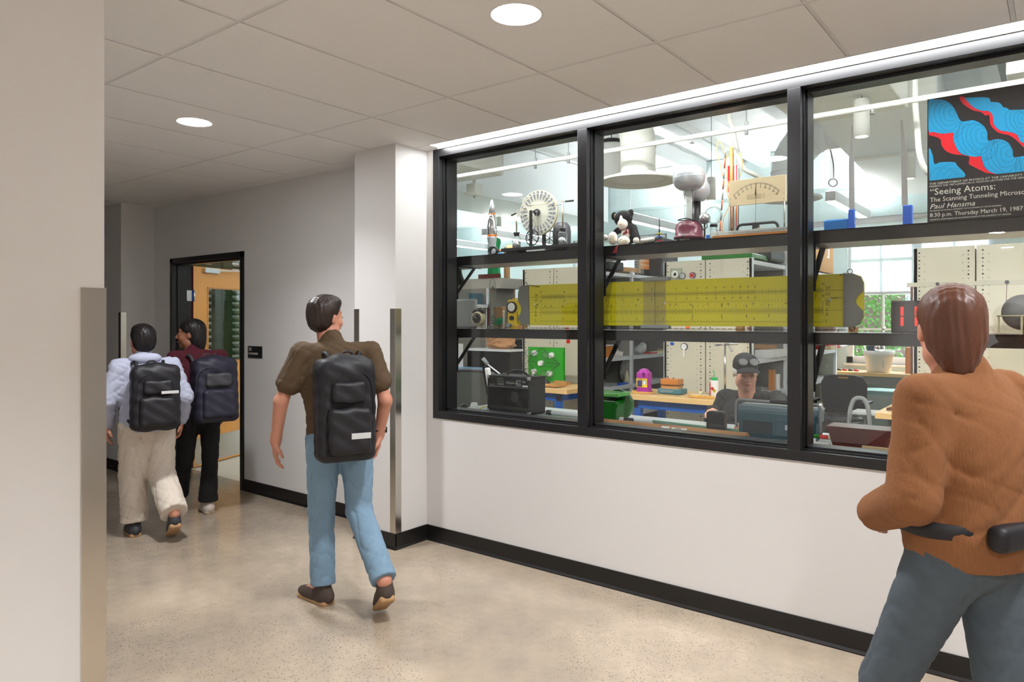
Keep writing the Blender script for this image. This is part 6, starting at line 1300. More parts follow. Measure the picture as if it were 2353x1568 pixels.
bx('flat_cardboard', 'flattened cardboard piece on the white cartons', 'cardboard', XB-.02, yB(1765), LB+.078, .2, .5, .04, 'card'); N('clear_bag', [('e', (XB+.05, yB(1785), LB+.05), (.06, .12, .05), .02)], M['ltgrey'], h=.012, folds=lambda X, Y, Z: .006*np.sin(X*90)*np.sin(Y*70)*np.sin(Z*60)); tag(COL.objects['clear_bag'], 'small pale plastic bag on the shelf right of the cartons', 'bag')
LB2 = .831
bx('cardboard_box', 'cardboard box behind the seated man\'s shoulder', 'box', XB-.05, yB(1780), LB2, .2, .24, .20, 'card'); bx('amber_carton', 'orange-brown carton beside the seated man\'s ear', 'carton', XB+.12, yB(1747), LB2, .05, .07, .21, 'orangewood')
bx('white_bottle', 'slim white bottle beside the orange-brown carton', 'bottle', XB+.14, yB(1754), LB2, .05, .06, .16, 'white', .01)
N('blue_glove', [('e', (XB+.15, yB(1773), LB2+.06), (.035, .06, .045), .02), ('c', (XB+.15, yB(1776), LB2+.06), (XB+.15, yB(1775), LB2+.15), .022, .016, .015), ('c', (XB+.15, yB(1776), LB2+.06), (XB+.15, yB(1783), LB2+.04), .022, .016, .015)], mat('cyan_glove', S(80, 196, 214), .5), h=.008); tag(COL.objects['blue_glove'], 'crumpled light blue glove on the shelf right of the seated man', 'glove')
bx('white_carton', 'flat white carton under the blue glove', 'carton', XB+.12, yB(1795), LB2, .2, .5, .03, 'white', .002)
TB = 2.136
bx('green_case', 'flat dark green case on top of the dial-magnet shelving', 'case', -2.55, 6.9, TB, .5, .5, .05, 'greendk', .01); bx('black_gear', 'heap of black gear on top of the shelving right of the magnet panels', 'equipment', -2.45, 7.35, TB, .35, .5, .14, 'plblack', .03)
bx('magazine_file', 'white magazine file with a red and blue label on top of the shelving', 'file box', -2.4, 7.73, TB, .3, .12, .26, 'white'); bx('cardboard_box', 'large cardboard box on top of the shelving beside the second mullion', 'box', -2.5, 8.15, TB, .42, .6, .42, 'card')
bx('cardboard_box', 'large cardboard box with a red-marked label on top of the far end of the shelving', 'box', -2.5, 9.2, TB, .42, .85, .46, 'card')
q = atx(1913, 605, -2.285); t = T('shipping_label', 'white label with a red bar on the far cardboard box', 'label', (-2.288, 9.35, TB+.2)); P('label_sheet', MB().b(0, .001, -.04, .08, -.02, .2), M['paper'], t); P('red_bar', MB().b(.001, .0015, -.03, -.0, 0, .16), M['red'], t)
# shelving second unit items (right pane)
yB2 = lambda px: atx(px, 800, -2.45).y
bx('red_bin', 'bright red bin on the shelf at the left of the third pane', 'bin', -2.42, yB2(1889), 1.171, .22, .45, .22, 'red', .01); bx('tan_block', 'tan wooden block in front of the red bin', 'block', -2.32, yB2(1882), 1.171, .08, .22, .045, 'pine'); bx('pink_binder', 'dull pink binder on the shelf right of the red bin', 'binder', -2.5, yB2(1912), 1.171, .2, .35, .24, 'redwood')
tag(P('hammer', MB().c((-2.3, yB2(1900), 1.195), (-2.3, yB2(1922), 1.195), .016), M['alu']), 'silver handled tool lying at the shelf end by the far window', 'tool')
o = Vector((-2.42, yB2(1893), .831)); t = T('glass_carboy', 'clear glass carboy with a narrow neck on the shelf above the black chair', 'carboy', o); P('glass_body', MB().lathe([(.11, 0), (.13, .02), (.13, .17), (.05, .24), (.035, .29), (.04, .30)], n=28), M['clear'], t); P('stopper', MB().c((0, 0, .29), (0, 0, .32), .03), M['plblack'], t)
bx('yellow_marker', 'yellow highlighter pen on papers at the left edge of the third pane', 'pen', -2.32, yB2(1872), .501, .03, .2, .03, 'yellow'); bx('paper_pile', 'loose papers under the yellow pen', 'papers', -2.35, yB2(1872), .451, .2, .4, .048, 'paper')
# window bench things
WB = .865
q0, q1 = at(1992, 806, 10.25), at(2047, 850, 10.25); xc = (q0.x+q1.x)/2
t = T('white_bucket', 'white plastic bucket on the counter under the far window', 'bucket', (xc, 10.25, WB)); Hb = at(2020, 806, 10.25).z-WB
P('bucket_body', MB().lathe([(.135, 0), (.14, .01), (.165, Hb-.08), (.178, Hb-.075), (.185, Hb), (.178, Hb), (.158, Hb-.07), (.13, .015), (0, .015)], n=36), M['white'], t)
P('bucket_marks', MB().b(.07, .09, -.17, -.165, Hb*.25, Hb*.62), M['ltgrey'], t)
t = T('silver_ball', 'shiny metal ball resting on the rim of the white bucket', 'ball', (xc+.02, 10.2, WB+Hb+.03)); P('ball', MB().sph((0, 0, 0), .065, 22), M['chrome'], t)
tag(P('navy_board', MB().b(xc-.14, xc+.02, 10.25, 10.28, WB+Hb-.1, WB+Hb+.06), mat('navy_plastic', S(24, 34, 58), .4)), 'dark blue panel sticking out of the white bucket', 'board'); tag(P('white_stick', MB().c((xc-.12, 10.22, WB+.1), (xc-.17, 10.2, WB+Hb+.08), .012), M['white']), 'white stick leaning out of the bucket at left', 'stick')
q = at(2088, 840, 10.3); bx('orange_box', 'tall orange-brown box on the window counter beside the shelving', 'box', q.x+.03, 10.3, WB, .12, .12, .33, 'orangewood')
q = at(1945, 852, 10.2); t = T('marker_row', 'row of dark red and black pens lying on the window counter', 'pens', (q.x, 10.2, WB+.013))
for k in range(4): P('pen', MB().c((-.12+k*.07, 0, 0), (-.06+k*.07, 0, 0), .012), M['red' if k % 2 else 'plblack'], t)
# ------------------------------------------------------------------ left pane background
q0, q1 = at(1130, 620, 7.6), at(1157, 700, 7.6)
N('green_fabric_roll', [('c', (q0.x+.09, 7.6, .02), (q0.x+.04, 7.6, 2.62), .10, .085, .02)], M['greenfab'], h=.02, folds=lambda X, Y, Z: .010*np.sin(X*60+Z*9)*np.sin(Y*40)+.006*np.sin(Z*22+X*20)); tag(COL.objects['green_fabric_roll'], 'tall roll of bright green fabric standing behind the glass thermometer', 'fabric roll')
q = at(1165, 650, 7.5); tag(P('cardboard_tube', MB().lathe([(.042, 0), (.042, 2.52), (.036, 2.52), (.036, .0)], (q.x, 7.5, .001), 24), M['card']), 'tall cardboard tube standing right of the green fabric roll', 'tube')
q = at(1177, 650, 7.35); tag(P('cardboard_tube', MB().lathe([(.042, 0), (.042, 1.98), (.036, 1.98), (.036, .0)], (q.x, 7.35, .001), 24), M['card']), 'shorter cardboard tube right of the tall one', 'tube')
q = at(1060, 660, 6.9); a, b_ = at(1030, 700, 6.6), at(1124, 700, 6.6)
t = T('grey_cabinet', 'wide grey cabinet with a pale top panel at the left pane edge', 'cabinet', (a.x, 6.6, 0)); w = b_.x-a.x; z1 = at(1090, 664, 6.6).z; z2 = at(1090, 641, 6.6).z
P('cabinet_body', MB().b(0, w, 0, .5, 0, z1), M['shelfin'], t); P('top_panel', MB().b(0, w+.16, .02, .5, z1, z2), mat('warm_grey_panel', S(176, 170, 160), .5), t); P('shelf_edge', MB().b(0, w, -.19, 0, at(1090, 708, 6.6).z, at(1090, 701, 6.6).z), M['shelfwhite'], t); P('side_post', MB().b(w-.03, w, -.02, 0, 0, z1), M['shelfwhite'], t)
P('wood_rail', MB().b(.5, w+.16, .0, .02, z2, z2+.05), M['redwood'], t)
q = at(1099, 681, 6.5); w0 = at(1093, 700, 6.5).x; w1 = at(1107, 700, 6.5).x
bx('navy_box', 'dark navy box standing on the shelf behind the alarm clock', 'box', (w0+w1)/2, 6.45, at(1090, 703, 6.5).z, w1-w0, .16, .15, 'scope', .01)
# lower left background
q0, q1 = at(1050, 800, 6.3), at(1165, 880, 6.3)
t = T('black_cabinet', 'large black cabinet behind the mesh chair in the lower left pane', 'cabinet', (q0.x, 6.35, 0)); P('carcass', MB().b(.12, q1.x-q0.x, 0, .23, 0, at(1100, 806, 6.4).z), M['plblack'], t, bev=.004); P('cabinet_top', MB().b(.1, q1.x-q0.x+.02, -.02, .235, at(1100, 806, 6.4).z, at(1100, 801, 6.4).z), M['shelfwhite'], t)
zt = at(1100, 801, 6.4).z
rd = random.Random(11); vs = []; nu, nv = 15, 7; cx_ = at(1146, 790, 6.42).x
for v_ in range(nv+1):
    for u_ in range(nu):
        a_ = 2*PI*u_/nu; f = (.55 if v_ == 0 else .8 if v_ == nv else 1)*rd.uniform(.80, 1.10); vs.append((cx_+.215*f*math.cos(a_), 6.45+.085*f*math.sin(a_), zt+.002+.21*v_/nv+(rd.uniform(-.02, .02) if 0 < v_ else 0)))
tag(P('paper_bag', MB().add(vs, [(j*nu+k, j*nu+(k+1) % nu, (j+1)*nu+(k+1) % nu, (j+1)*nu+k) for j in range(nv) for k in range(nu)]+[tuple(range(nu-1, -1, -1)), tuple(range(nv*nu, (nv+1)*nu))]), M['kraft']), 'crumpled brown paper bag on the black cabinet below the lower shelf', 'paper bag')
q0, q1 = at(1167, 775, 7.2), at(1206, 900, 7.2)
t = T('flat_file', 'black flat-file cabinet with pale drawer edges left of the green bulb board', 'cabinet', (q0.x, 7.2, 0)); w = q1.x-q0.x+.06
P('carcass', MB().b(0, w, 0, .6, 0, 1.5), M['plblack'], t)
for k in range(14): P('drawer_front', MB().b(.01, w-.01, -.012, 0, .12+k*.098, .145+k*.098), M['dkgrey'] if k % 4 == 3 else M['grey'], t)
q = at(1187, 819.5, 6.9); t = T('wooden_stool', 'stool with a round light wood seat in front of the black flat file', 'stool', (q.x, 6.88, 0)); P('seat', MB().lathe([(.0, 0), (.13, 0), (.14, .012), (.13, .03), (0, .03)], (0, 0, q.z-.03), 28), M['orangewood'], t)
for a_ in range(4): P('leg', MB().c((.09*math.cos(a_*PI/2+.7), .09*math.sin(a_*PI/2+.7), q.z-.03), (.17*math.cos(a_*PI/2+.7), .17*math.sin(a_*PI/2+.7), 0), .011), M['plblack'], t)
q0, q1 = at(1062, 842, 6.3), at(1122, 862, 6.3)
t = T('blue_crate', 'pale blue plastic crate behind the mesh chair', 'crate', (q0.x, 5.99, .871)); w = q1.x-q0.x; h_ = max(.12, q0.z-.87)
P('crate_body', MB().b(0, w, 0, .28, 0, h_-.02), mat('crate_blue', S(110, 146, 178), .5), t, bev=.006); P('crate_rim', MB().b(-.012, w+.012, -.012, .292, h_-.03, h_), mat('crate_rim_blue', S(124, 160, 190), .5), t, bev=.004)
for k in range(9): P('crate_rib', MB().b(.02+k*w/9, .032+k*w/9, -.006, 0, 0, h_-.03), COL.objects['crate_body'].data.materials[0], t)
t = T('side_bench', 'light wood-topped bench behind the mesh chair carrying the blue crate', 'workbench', (at(1030, 880, 6.0).x-.2, 5.95, 0)); P('bench_top', MB().b(0, .92, 0, .36, .82, .868), M['maple'], t)
for x in (.05, .8): P('leg', MB().b(x, x+.05, .05, .1, 0, .82), M['blue'], t); P('leg', MB().b(x, x+.05, .28, .33, 0, .82), M['blue'], t)
q = at(1056, 830, 6.2); bx('white_box', 'tall white box at the left edge below the lower shelf', 'box', q.x-.02, 6.12, .869, .12, .2, at(1056, 790, 6.2).z-.869, 'white'); 
a, b_ = at(1110, 873, 5.2), at(1090, 840, 5.2); t = T('microphone', 'grey-headed microphone on a slanted white arm above the mesh chair', 'microphone', (a.x, 5.6, 0)); 
P('arm', MB().c((.12, 0, .869), (b_.x-a.x, -.2, b_.z), .007), M['white'], t); P('head', MB().c((b_.x-a.x, -.2, b_.z), (b_.x-a.x-.045, -.22, b_.z+.06), .020), M['grey'], t); P('stand', MB().c((.12, 0, 0), (.12, 0, .869), .012), M['dkgrey'], t)
a = at(1125, 845, 4.45); t = T('white_handset', 'white and black handset leaning behind the amplifier', 'handset', (a.x, 4.42, CT)); P('shell', MB().bar((.05, 0, .06), (.0, .0, a.z-CT), .045, .03).bar((.055, 0, 0), (.05, 0, .07), .045, .03), M['white'], t, bev=.008); P('grip', MB().bar((.015, .0, .08), (-.03, .0, a.z-CT+.01), .03, .03), M['plblack'], t, bev=.006)
# ------------------------------------------------------------------ people
def V3(*a): return np.array(a, float)
def xf(prims, c, R):
    out = []; R3 = np.array(R)[:3, :3]; c = np.array(c, float)
    for p in prims:
        p = list(p); k = p[0][0]
        if k == 'c': p[1] = tuple(c+R3 @ np.array(p[1])); p[2] = tuple(c+R3 @ np.array(p[2]))
        else:
            p[1] = tuple(c+R3 @ np.array(p[1])); n_ = 4 if k == 'e' else 5
            if len(p) > n_: p[n_] = R3 @ np.array(p[n_])[:3, :3]
            else: p.append(R3)
        out.append(tuple(p))
    return out
def head_prims():
    P_ = [('e', (0, -.012, .032), (.074, .092, .082), .02), ('e', (0, .026, -.042), (.056, .060, .068), .03), ('e', (0, .060, -.092), (.024, .022, .020), .02),
        ('e', (0, .068, .026), (.050, .018, .014), .015), ('c', (0, .082, .012), (0, .104, -.026), .008, .0125, .010), ('e', (.011, .094, -.030), (.008, .010, .008), .006), ('e', (-.011, .094, -.030), (.008, .010, .008), .006),
        ('e', (.036, .056, -.030), (.026, .026, .026), .02), ('e', (-.036, .056, -.030), (.026, .026, .026), .02), ('e', (.045, .01, -.07), (.02, .035, .025), .02), ('e', (-.045, .01, -.07), (.02, .035, .025), .02)]
    for s in (-1, 1):
        P_ += [('e-', (s*.031, .100, .004), (.017, .020, .011), .010), ('e', (s*.031, .074, .003), (.0145, .0135, .0125), .003),
            ('e', (s*.074, -.008, -.010), (.009, .018, .028), .008, RZ(s*-.35)), ('e-', (s*.086, .002, -.006), (.005, .008, .014), .004)]
    P_ += [('e', (0, .080, -.058), (.022, .014, .006), .006), ('e', (0, .078, -.068), (.019, .014, .007), .006), ('e-', (0, .096, -.063), (.021, .008, .0012), .003)]
    return P_
def hand_prims(w, d, nrm, side, curl=.5):
    """w wrist, d direction of the fingers, nrm towards the palm side, side = +1/-1 places the thumb"""
    w = np.array(w, float); d = np.array(d, float); d /= np.linalg.norm(d); n_ = np.array(nrm, float); n_ -= d*(n_ @ d); n_ /= np.linalg.norm(n_); l = np.cross(d, n_)*side
    R = np.stack([l, d, n_], 1); out = [('c', w-d*.03, w+d*.02, .026, .024, .02), ('e', w+d*.052, (.039, .050, .016), .012, R)]
    for i, L in enumerate((.074, .082, .077, .060)):
        o = w+d*(.088-.004*abs(i-1.2))+l*(.028-.0188*i); a1 = curl*.6; a2 = curl*1.5; a3 = curl*2.2; sp = l*(.10-.07*i)
        d1 = d*math.cos(a1)+n_*math.sin(a1)+sp; d2 = d*math.cos(a2)+n_*math.sin(a2)+sp*.5; d3 = d*math.cos(a3)+n_*math.sin(a3)
        p1 = o+d1*L*.45; p2 = p1+d2*L*.32; p3 = p2+d3*L*.25
        out += [('c', o-d*.02, p1, .0092, .0086, .004), ('c', p1, p2, .0086, .008, .003), ('c', p2, p3, .008, .0068, .003)]
    o = w+d*.022+l*.026; t1 = o+(d*.62+l*.62+n_*.35)*.042; t2 = t1+(d*.85+l*.25+n_*.45)*.034
    out += [('c', o, t1, .014, .0105, .008), ('c', t1, t2, .0105, .008, .004)]
    return out
def figure(name_label, loc, rz, J, o):
    """J joints in the figure's own frame (x right, y forward, z up)"""
    t = T('person', name_label, 'person', loc, rz, o.get('group'))
    Rt = RZ(o.get('tyaw', 0)) @ RX(-o.get('lean', 0)); Rh = RZ(o.get('hyaw', 0)) @ RX(-o.get('hpitch', 0)); s = o.get('s', 1.)
    hips = (J['hL'], J['hR']); pel = (V3(*J['hL'])+V3(*J['hR']))/2+V3(0, 0, .03); nec = V3(*J['neck']); che = pel*.30+nec*.70-V3(0, 0, .05*s)+V3(0, .0, 0); mid = pel*.62+nec*.38
    hc = V3(*J['head']); fat = o.get('fat', 1.)
    tor = [('e', pel, (.155*s*fat, .110*s*fat, .12*s), .05, Rt), ('e', mid, (.138*s*fat, .098*s*fat, .15*s), .05, Rt), ('e', che, (.160*s*fat, .110*s*fat, .165*s), .05, Rt), ('c', J['sL'], J['sR'], .044*s, .044*s, .04), ('c', nec-V3(0, 0, .09*s), hc-V3(0, .0, .06), .066*s, .054*s, .03)]
    body = list(tor); arms = {}
    for q in 'LR':
        body += [('c', J['s'+q], J['e'+q], .042*s, .036*s, .02), ('c', J['e'+q], J['w'+q], .040*s, .027*s, .015)]
        body += hand_prims(J['w'+q], V3(*J['f'+q]), J.get('n'+q, (1 if q == 'L' else -1, 0, 0)), 1 if q == 'L' else -1, o.get('curl', .45))
        a, k, h_ = V3(*J['a'+q]), V3(*J['k'+q]), V3(*J['h'+q]); body += [('c', h_, k, .074*s, .046*s, .03), ('c', k, a, .047*s, .034*s, .01), ('c', a, V3(*J['t'+q])*.75+a*.25, .036*s, .028*s, .02)]
    body += xf(head_prims(), hc, Rh)
    N('body', body, o['skin'], t, h=o.get('h', .006))
    fo = o.get('fold', .0022); ph = o.get('ph', 0)
    cr = lambda u, w_: w_*(1-np.abs(np.sin(u)))**4
    fl = lambda X, Y, Z: fo*(cr(Z*21+2.2*np.sin(X*13+ph)+2*np.sin(Y*15+ph), 1.7)+cr(Z*34-X*26+2*np.sin(Y*19+ph), 1.3)+cr(Z*15+X*22+1.5*np.sin(Z*31+ph), 1.2))
    # top
    g = o.get('tl', .016); sl = o.get('sleeve', 1.)
    top = [('e', pel+V3(0, 0, .02), (.160*s*fat+g, .118*s*fat+g, .15*s+g), .05, Rt), ('e', mid, (.150*s*fat+g, .108*s*fat+g, .18*s+g), .06, Rt), ('e', che, (.160*s*fat+g, .112*s*fat+g, .165*s+g), .06, Rt), ('c', J['sL'], J['sR'], .044*s+g*.7, .044*s+g*.7, .04), ('c', nec-V3(0, 0, .08*s), nec+V3(0, .0, .012*s), .072*s+g*.6, .054*s+g*.4, .03)]
    for q in 'LR':
        a, b_, w = V3(*J['s'+q]), V3(*J['e'+q]), V3(*J['w'+q])
        if sl < .6: e = a+(b_-a)*.62; top += [('c', a, e, .044*s+g*.8, .044*s+g+.004, .02)]
        else: top += [('c', a, b_, .043*s+g*.8, .040*s+g*.8, .02), ('c', b_, w*.97+b_*.03, .040*s+g*.8, .028*s+g*.8, .015)]
    zc = pel[2]-o.get('hem', .10)*s
    N(o.get('topname', 'shirt'), top, o['top'], t, h=o.get('h', .006)*1.15, folds=fl, clip=lambda X, Y, Z: (zc-Z)+X*0+Y*0)
    # trousers
    r1, r2, r3 = o.get('leg', (.098, .070, .064)); cuts = []; tr = [('e', pel-V3(0, 0, .02), (.164*s*fat, .120*s*fat, .12*s), .05, Rt)]
    for q in 'LR':
        a, k, h_ = V3(*J['a'+q]), V3(*J['k'+q]), V3(*J['h'+q]); e = a+(k-a)*o.get('hemup', .01); axx = (e-k)/np.linalg.norm(e-k); e2 = e+axx*.05; cuts.append((e, axx)); tr += [('c', h_, k, r1*s, r2*s, .035), ('c', k, e2, r2*s, r3*s, .02)]
        if o.get('flare'): tr += [('c', k*.45+a*.55, e2, r3*s*.9, r3*s*1.3, .03)]
    zt = pel[2]+.085*s
    def leg_clip(X, Y, Z):
        F_ = (Z-zt)+X*0+Y*0
        for e_, x_ in cuts:
            q_ = (X-e_[0])*x_[0]+(Y-e_[1])*x_[1]+(Z-e_[2])*x_[2]; r_ = (X-e_[0])**2+(Y-e_[1])**2+(Z-e_[2])**2
            F_ = np.maximum(F_, np.where(r_ < .15**2, q_, -1))
        return F_
    fl2 = lambda X, Y, Z: fo*(cr(Z*24+2.5*np.sin(X*19+ph)+2*np.sin(Y*17+ph), 1.9)+cr(Z*13-X*30+2*np.sin(Y*21+ph), 1.5)+cr(Z*41+X*18, .8))
    feet = [V3(*J['aL']), V3(*J['aR'])]
    N('trousers', tr, o['bot'], t, h=o.get('h', .006)*1.15, folds=fl2, clip=leg_clip)
    P('belt', MB().lathe([(1., -.018), (1.02, -.016), (1.02, .016), (1., .018)], (pel[0], pel[1], zt-.02), 40, Matrix(Rt).to_3x3() @ Matrix.Diagonal(Vector((.166*s*fat, .122*s*fat, 1)))), o.get('belt', M['plblack']), t)
    # shoes
    for q in 'LR':
        a, tt = V3(*J['a'+q]), V3(*J['t'+q]); d = tt-a; dh = d/np.linalg.norm(d); up = np.cross(np.cross(dh, (0, 0, 1)), dh); up /= np.linalg.norm(up)+1e-9; sd = np.cross(dh, up)
        # foot frame: the sole plane runs from heel to toe
        heel = a-V3(0, 0, 0)+J.get('heel'+q, V3(0, 0, 0)); fd = tt-V3(*J['b'+q]); L = np.linalg.norm(fd); fd = fd/L; sd = np.cross(fd, (0, 0, 1)); sd /= np.linalg.norm(sd); fu = np.cross(sd, fd); R = np.stack([sd, fd, fu], 1)
        b0 = V3(*J['b'+q]); m_ = (b0+tt)/2
        sh = N('shoe', [('e', b0+fd*L*.26+fu*.040, (.040*s, L*.30, .045*s), .02, R), ('e', b0+fd*L*.66+fu*.030, (.044*s, L*.36, .036*s), .03, R), ('e', b0+fd*L*.47+fu*.052, (.038*s, L*.22, .036*s), .03, R), ('c', b0+fd*L*.20+fu*.045, a*.8+(b0+fd*L*.22)*.2+fu*.02, .042*s, .042*s, .03)], o['shoe'], t, h=.006, clip=lambda X, Y, Z, b0=b0, fu=fu: -((X-b0[0])*fu[0]+(Y-b0[1])*fu[1]+(Z-b0[2])*fu[2])+.010)
        N('sole', [('b', m_+fd*0+fu*.010, (.028*s, L*.5-.03, .002), .012, .01, R), ('b', b0+fd*L*.16+fu*.012, (.024*s, .02, .004), .014, .01, R)], o['sole'], sh, h=.005)
    # hair
    hr = xf(o.get('hairp') or [('e', (0, -.022, .045), (.083, .095, .083), .02), ('e', (0, -.045, -.01), (.076, .066, .075), .03), ('e', (0, .03, .085), (.062, .06, .038), .03), ('e-', (0, .105, -.045), (.10, .085, .085), .01), ('e-', (.09, .03, -.03), (.035, .045, .05), .01), ('e-', (-.09, .03, -.03), (.035, .045, .05), .01)], hc, Rh)
    N('hair', hr, o['hair'], t, h=.005, folds=lambda X, Y, Z: .0011*np.sin(X*330+Y*210)+.0010*np.sin(X*170-Y*260+Z*25))
    for q in (-1, 1):
        eb = xf([('c', (q*.018, .086, .024), (q*.044, .076, .026), .003, .002, 0)], hc, Rh)[0]; P('eyebrow', MB().c(eb[1], eb[2], .0034, .0022, 8), o['hair'], t)
        ey = xf([('c', (q*.019, .0905, -.001), (q*.044, .0825, -.001), .001, .001, 0)], hc, Rh)[0]; P('eyelashes', MB().c(ey[1], ey[2], .0026, .0022, 8), M['inkblack'], t)
    lp = xf([('e', (0, .091, -.0625), (.019, .006, .0055), 0)], hc, Rh)[0]; P('lips', MB().sph(lp[1], lp[2], 12, Matrix(np.array(Rh)[:3, :3].tolist())), o.get('lip', mat('lips', S(176, 104, 92), .5)), t)
    return t
def backpack(label, loc, rz, c, w, h_, d, mm, m2, lean=0., strap=None, mark=None):
    t = T('backpack', label, 'backpack', loc, rz, 'backpacks worn by the walkers'); R = RX(-lean); c = Vector(c)
    f = lambda X, Y, Z: .004*np.sin(X*50+Z*33)*np.sin(Z*41+Y*20)
    N('pack_body', [('b', c, (w/2-.05, d/2-.045, h_/2-.05), .045, .02, R), ('e', c+Vector((0, 0, h_*.36)), (w*.42, d*.5, h_*.18), .05, R)], mm, t, h=.008, folds=f)
    N('front_pocket', [('b', c+Vector((0, -d*.52, -h_*.18)), (w/2-.075, .018, h_*.22-.03), .03, .02, R)], mm, t, h=.007, folds=f)
    N('top_pocket', [('b', c+Vector((0, -d*.48, h_*.18)), (w/2-.09, .012, h_*.10-.02), .022, .02, R)], m2, t, h=.007, folds=f)
    for s_ in (-1, 1):
        x = s_*w*.30; y0 = c.y+d/2
        P('shoulder_strap', MB().tube([(x*.75, y0-.03, c.z+h_*.40), (x*.95, y0+.03, c.z+h_*.50+.02), (x*1.1, y0+.13, c.z+h_*.42+.02), (x*1.15, y0+.225, c.z+h_*.22), (x*1.3, y0+.22, c.z-.02), (x*1.5, y0+.10, c.z-h_*.28), (x*1.3, y0-.01, c.z-h_*.36)], .013, n=8, smooth=5), m2, t)
    P('grab_handle', MB().tube([(-.03, c.y+.02, c.z+h_*.5), (-.02, c.y+.02, c.z+h_*.5+.03), (.02, c.y+.02, c.z+h_*.5+.03), (.03, c.y+.02, c.z+h_*.5)], .006, n=6, smooth=4), m2, t)
    P('zip', MB().tube([(-w*.36, c.y-d*.50, c.z-.02), (-w*.30, c.y-d*.50, c.z+h_*.30), (0, c.y-d*.50, c.z+h_*.38), (w*.30, c.y-d*.50, c.z+h_*.30), (w*.36, c.y-d*.50, c.z-.02)], .003, n=6, smooth=4), m2, t)
    if mark: P('light_patch', MB().bc((c.x+mark[0], c.y-d*.52-.050, c.z+mark[1]), (mark[2], .004, mark[3])), M['ltgrey'], t, bev=.001)
    return t
M['skin2'] = mat('tan_skin', S(196, 136, 112), .5, var=.05, scale=30); M['skin3'] = mat('brown_skin', S(150, 98, 74), .5, var=.05, scale=30)
M['hairbk'] = mat('black_hair', S(22, 18, 18), .45, var=.4, scale=120, stretch=(3, 3, .6)); M['hairbr'] = mat('dark_brown_hair', S(44, 30, 24), .45, var=.4, scale=120, stretch=(3, 3, .6)); M['hairgr'] = mat('grey_hair', S(206, 200, 192), .6, var=.2, scale=120)
M['denim'] = mat('light_blue_denim', S(120, 148, 170), .85, var=.14, scale=22, bump=.2, stretch=(1, 1, .4)); M['denim2'] = mat('grey_blue_denim', S(74, 84, 92), .85, var=.18, scale=22, bump=.2)
M['tee'] = mat('olive_brown_cotton', S(84, 66, 46), .85, var=.08, bump=.2); M['hood'] = mat('pale_grey_fleece', S(176, 180, 200), .9, var=.06, bump=.2); M['offw'] = mat('off_white_cotton', S(206, 194, 180), .85, var=.05, bump=.2)
M['maroonk'] = mat('maroon_knit', S(76, 18, 32), .9, var=.1, bump=.2); M['blackcl'] = mat('black_cotton', S(18, 17, 18), .85, var=.1, bump=.2); M['packb'] = mat('black_nylon', S(24, 23, 28), .55, var=.1, scale=60, bump=.2); M['packd'] = mat('dark_grey_nylon', S(58, 58, 62), .55, var=.1, scale=60, bump=.2)
M['navy'] = mat('navy_nylon', S(34, 34, 50), .55, var=.1, scale=60, bump=.2); M['camel'] = mat('camel_brown_knit', S(132, 86, 52), .95, var=.16, scale=90, bump=.45, stretch=(3, 3, .5)); M['fleece'] = mat('charcoal_fleece', S(46, 46, 46), .95, var=.12, scale=90, bump=.5)
M['shoe1'] = mat('dark_taupe_knit', S(74, 62, 54), .8, var=.15, scale=90, bump=.3); M['gum'] = mat('tan_rubber', S(178, 140, 98), .6, var=.04); M['palesole'] = mat('pale_rubber', S(190, 172, 150), .6, var=.04)
# walker in jeans
LW, RW = (-3.15, 2.5, 0), math.radians(65)
figure('person in an olive-brown t-shirt and light blue jeans walking past the pilaster, head turned right', LW, RW, dict(hL=(-.09, -.03, .90), hR=(.09, -.03, .90), kL=(-.085, .05, .49), kR=(.10, -.05, .50), aL=(-.085, .01, .10), aR=(.142, -.38, .21), bL=(-.085+.03, -.055, .0), tL=(-.085-.085, .20, .0), bR=(.145, -.44, .13), tR=(.16, -.23, .0),
    neck=(-.03, .05, 1.43), head=(-.05, .09, 1.565), sL=(-.195, .02, 1.37), sR=(.175, -.01, 1.37), eL=(-.30, .05, 1.11), eR=(.245, -.06, 1.10), wL=(-.315, .12, .89), wR=(.235, .02, .90), fL=(-.02, .16, -1), fR=(-.05, .25, -1), nL=(1, 0, 0), nR=(-1, .2, 0)),
    dict(skin=M['skin2'], top=M['tee'], bot=M['denim'], shoe=M['shoe1'], sole=M['gum'], hair=M['hairbr'], sleeve=.5, hyaw=math.radians(-62), topname='t_shirt', leg=(.098, .072, .068), fold=.003, tl=.022, group='students walking in the corridor'))
backpack('black backpack on the walker in light blue jeans', LW, RW, (-.02, -.205, 1.08), .31, .54, .19, M['packb'], M['packb'], .04, mark=(.05, -.12, .10, .03))
wt = T('wristwatch', 'black watch on the right wrist of the walker in jeans', 'watch', LW, RW); P('watch_strap', MB().tube([(.236+.033*math.cos(a_), .015+.030*math.sin(a_), .925) for a_ in [2*PI*i/16 for i in range(16)]], .007, n=6, closed=True), M['plblack'], wt); P('watch_case', MB().bc((.270, .015, .925), (.010, .034, .034)), M['plblack'], wt, bev=.003)
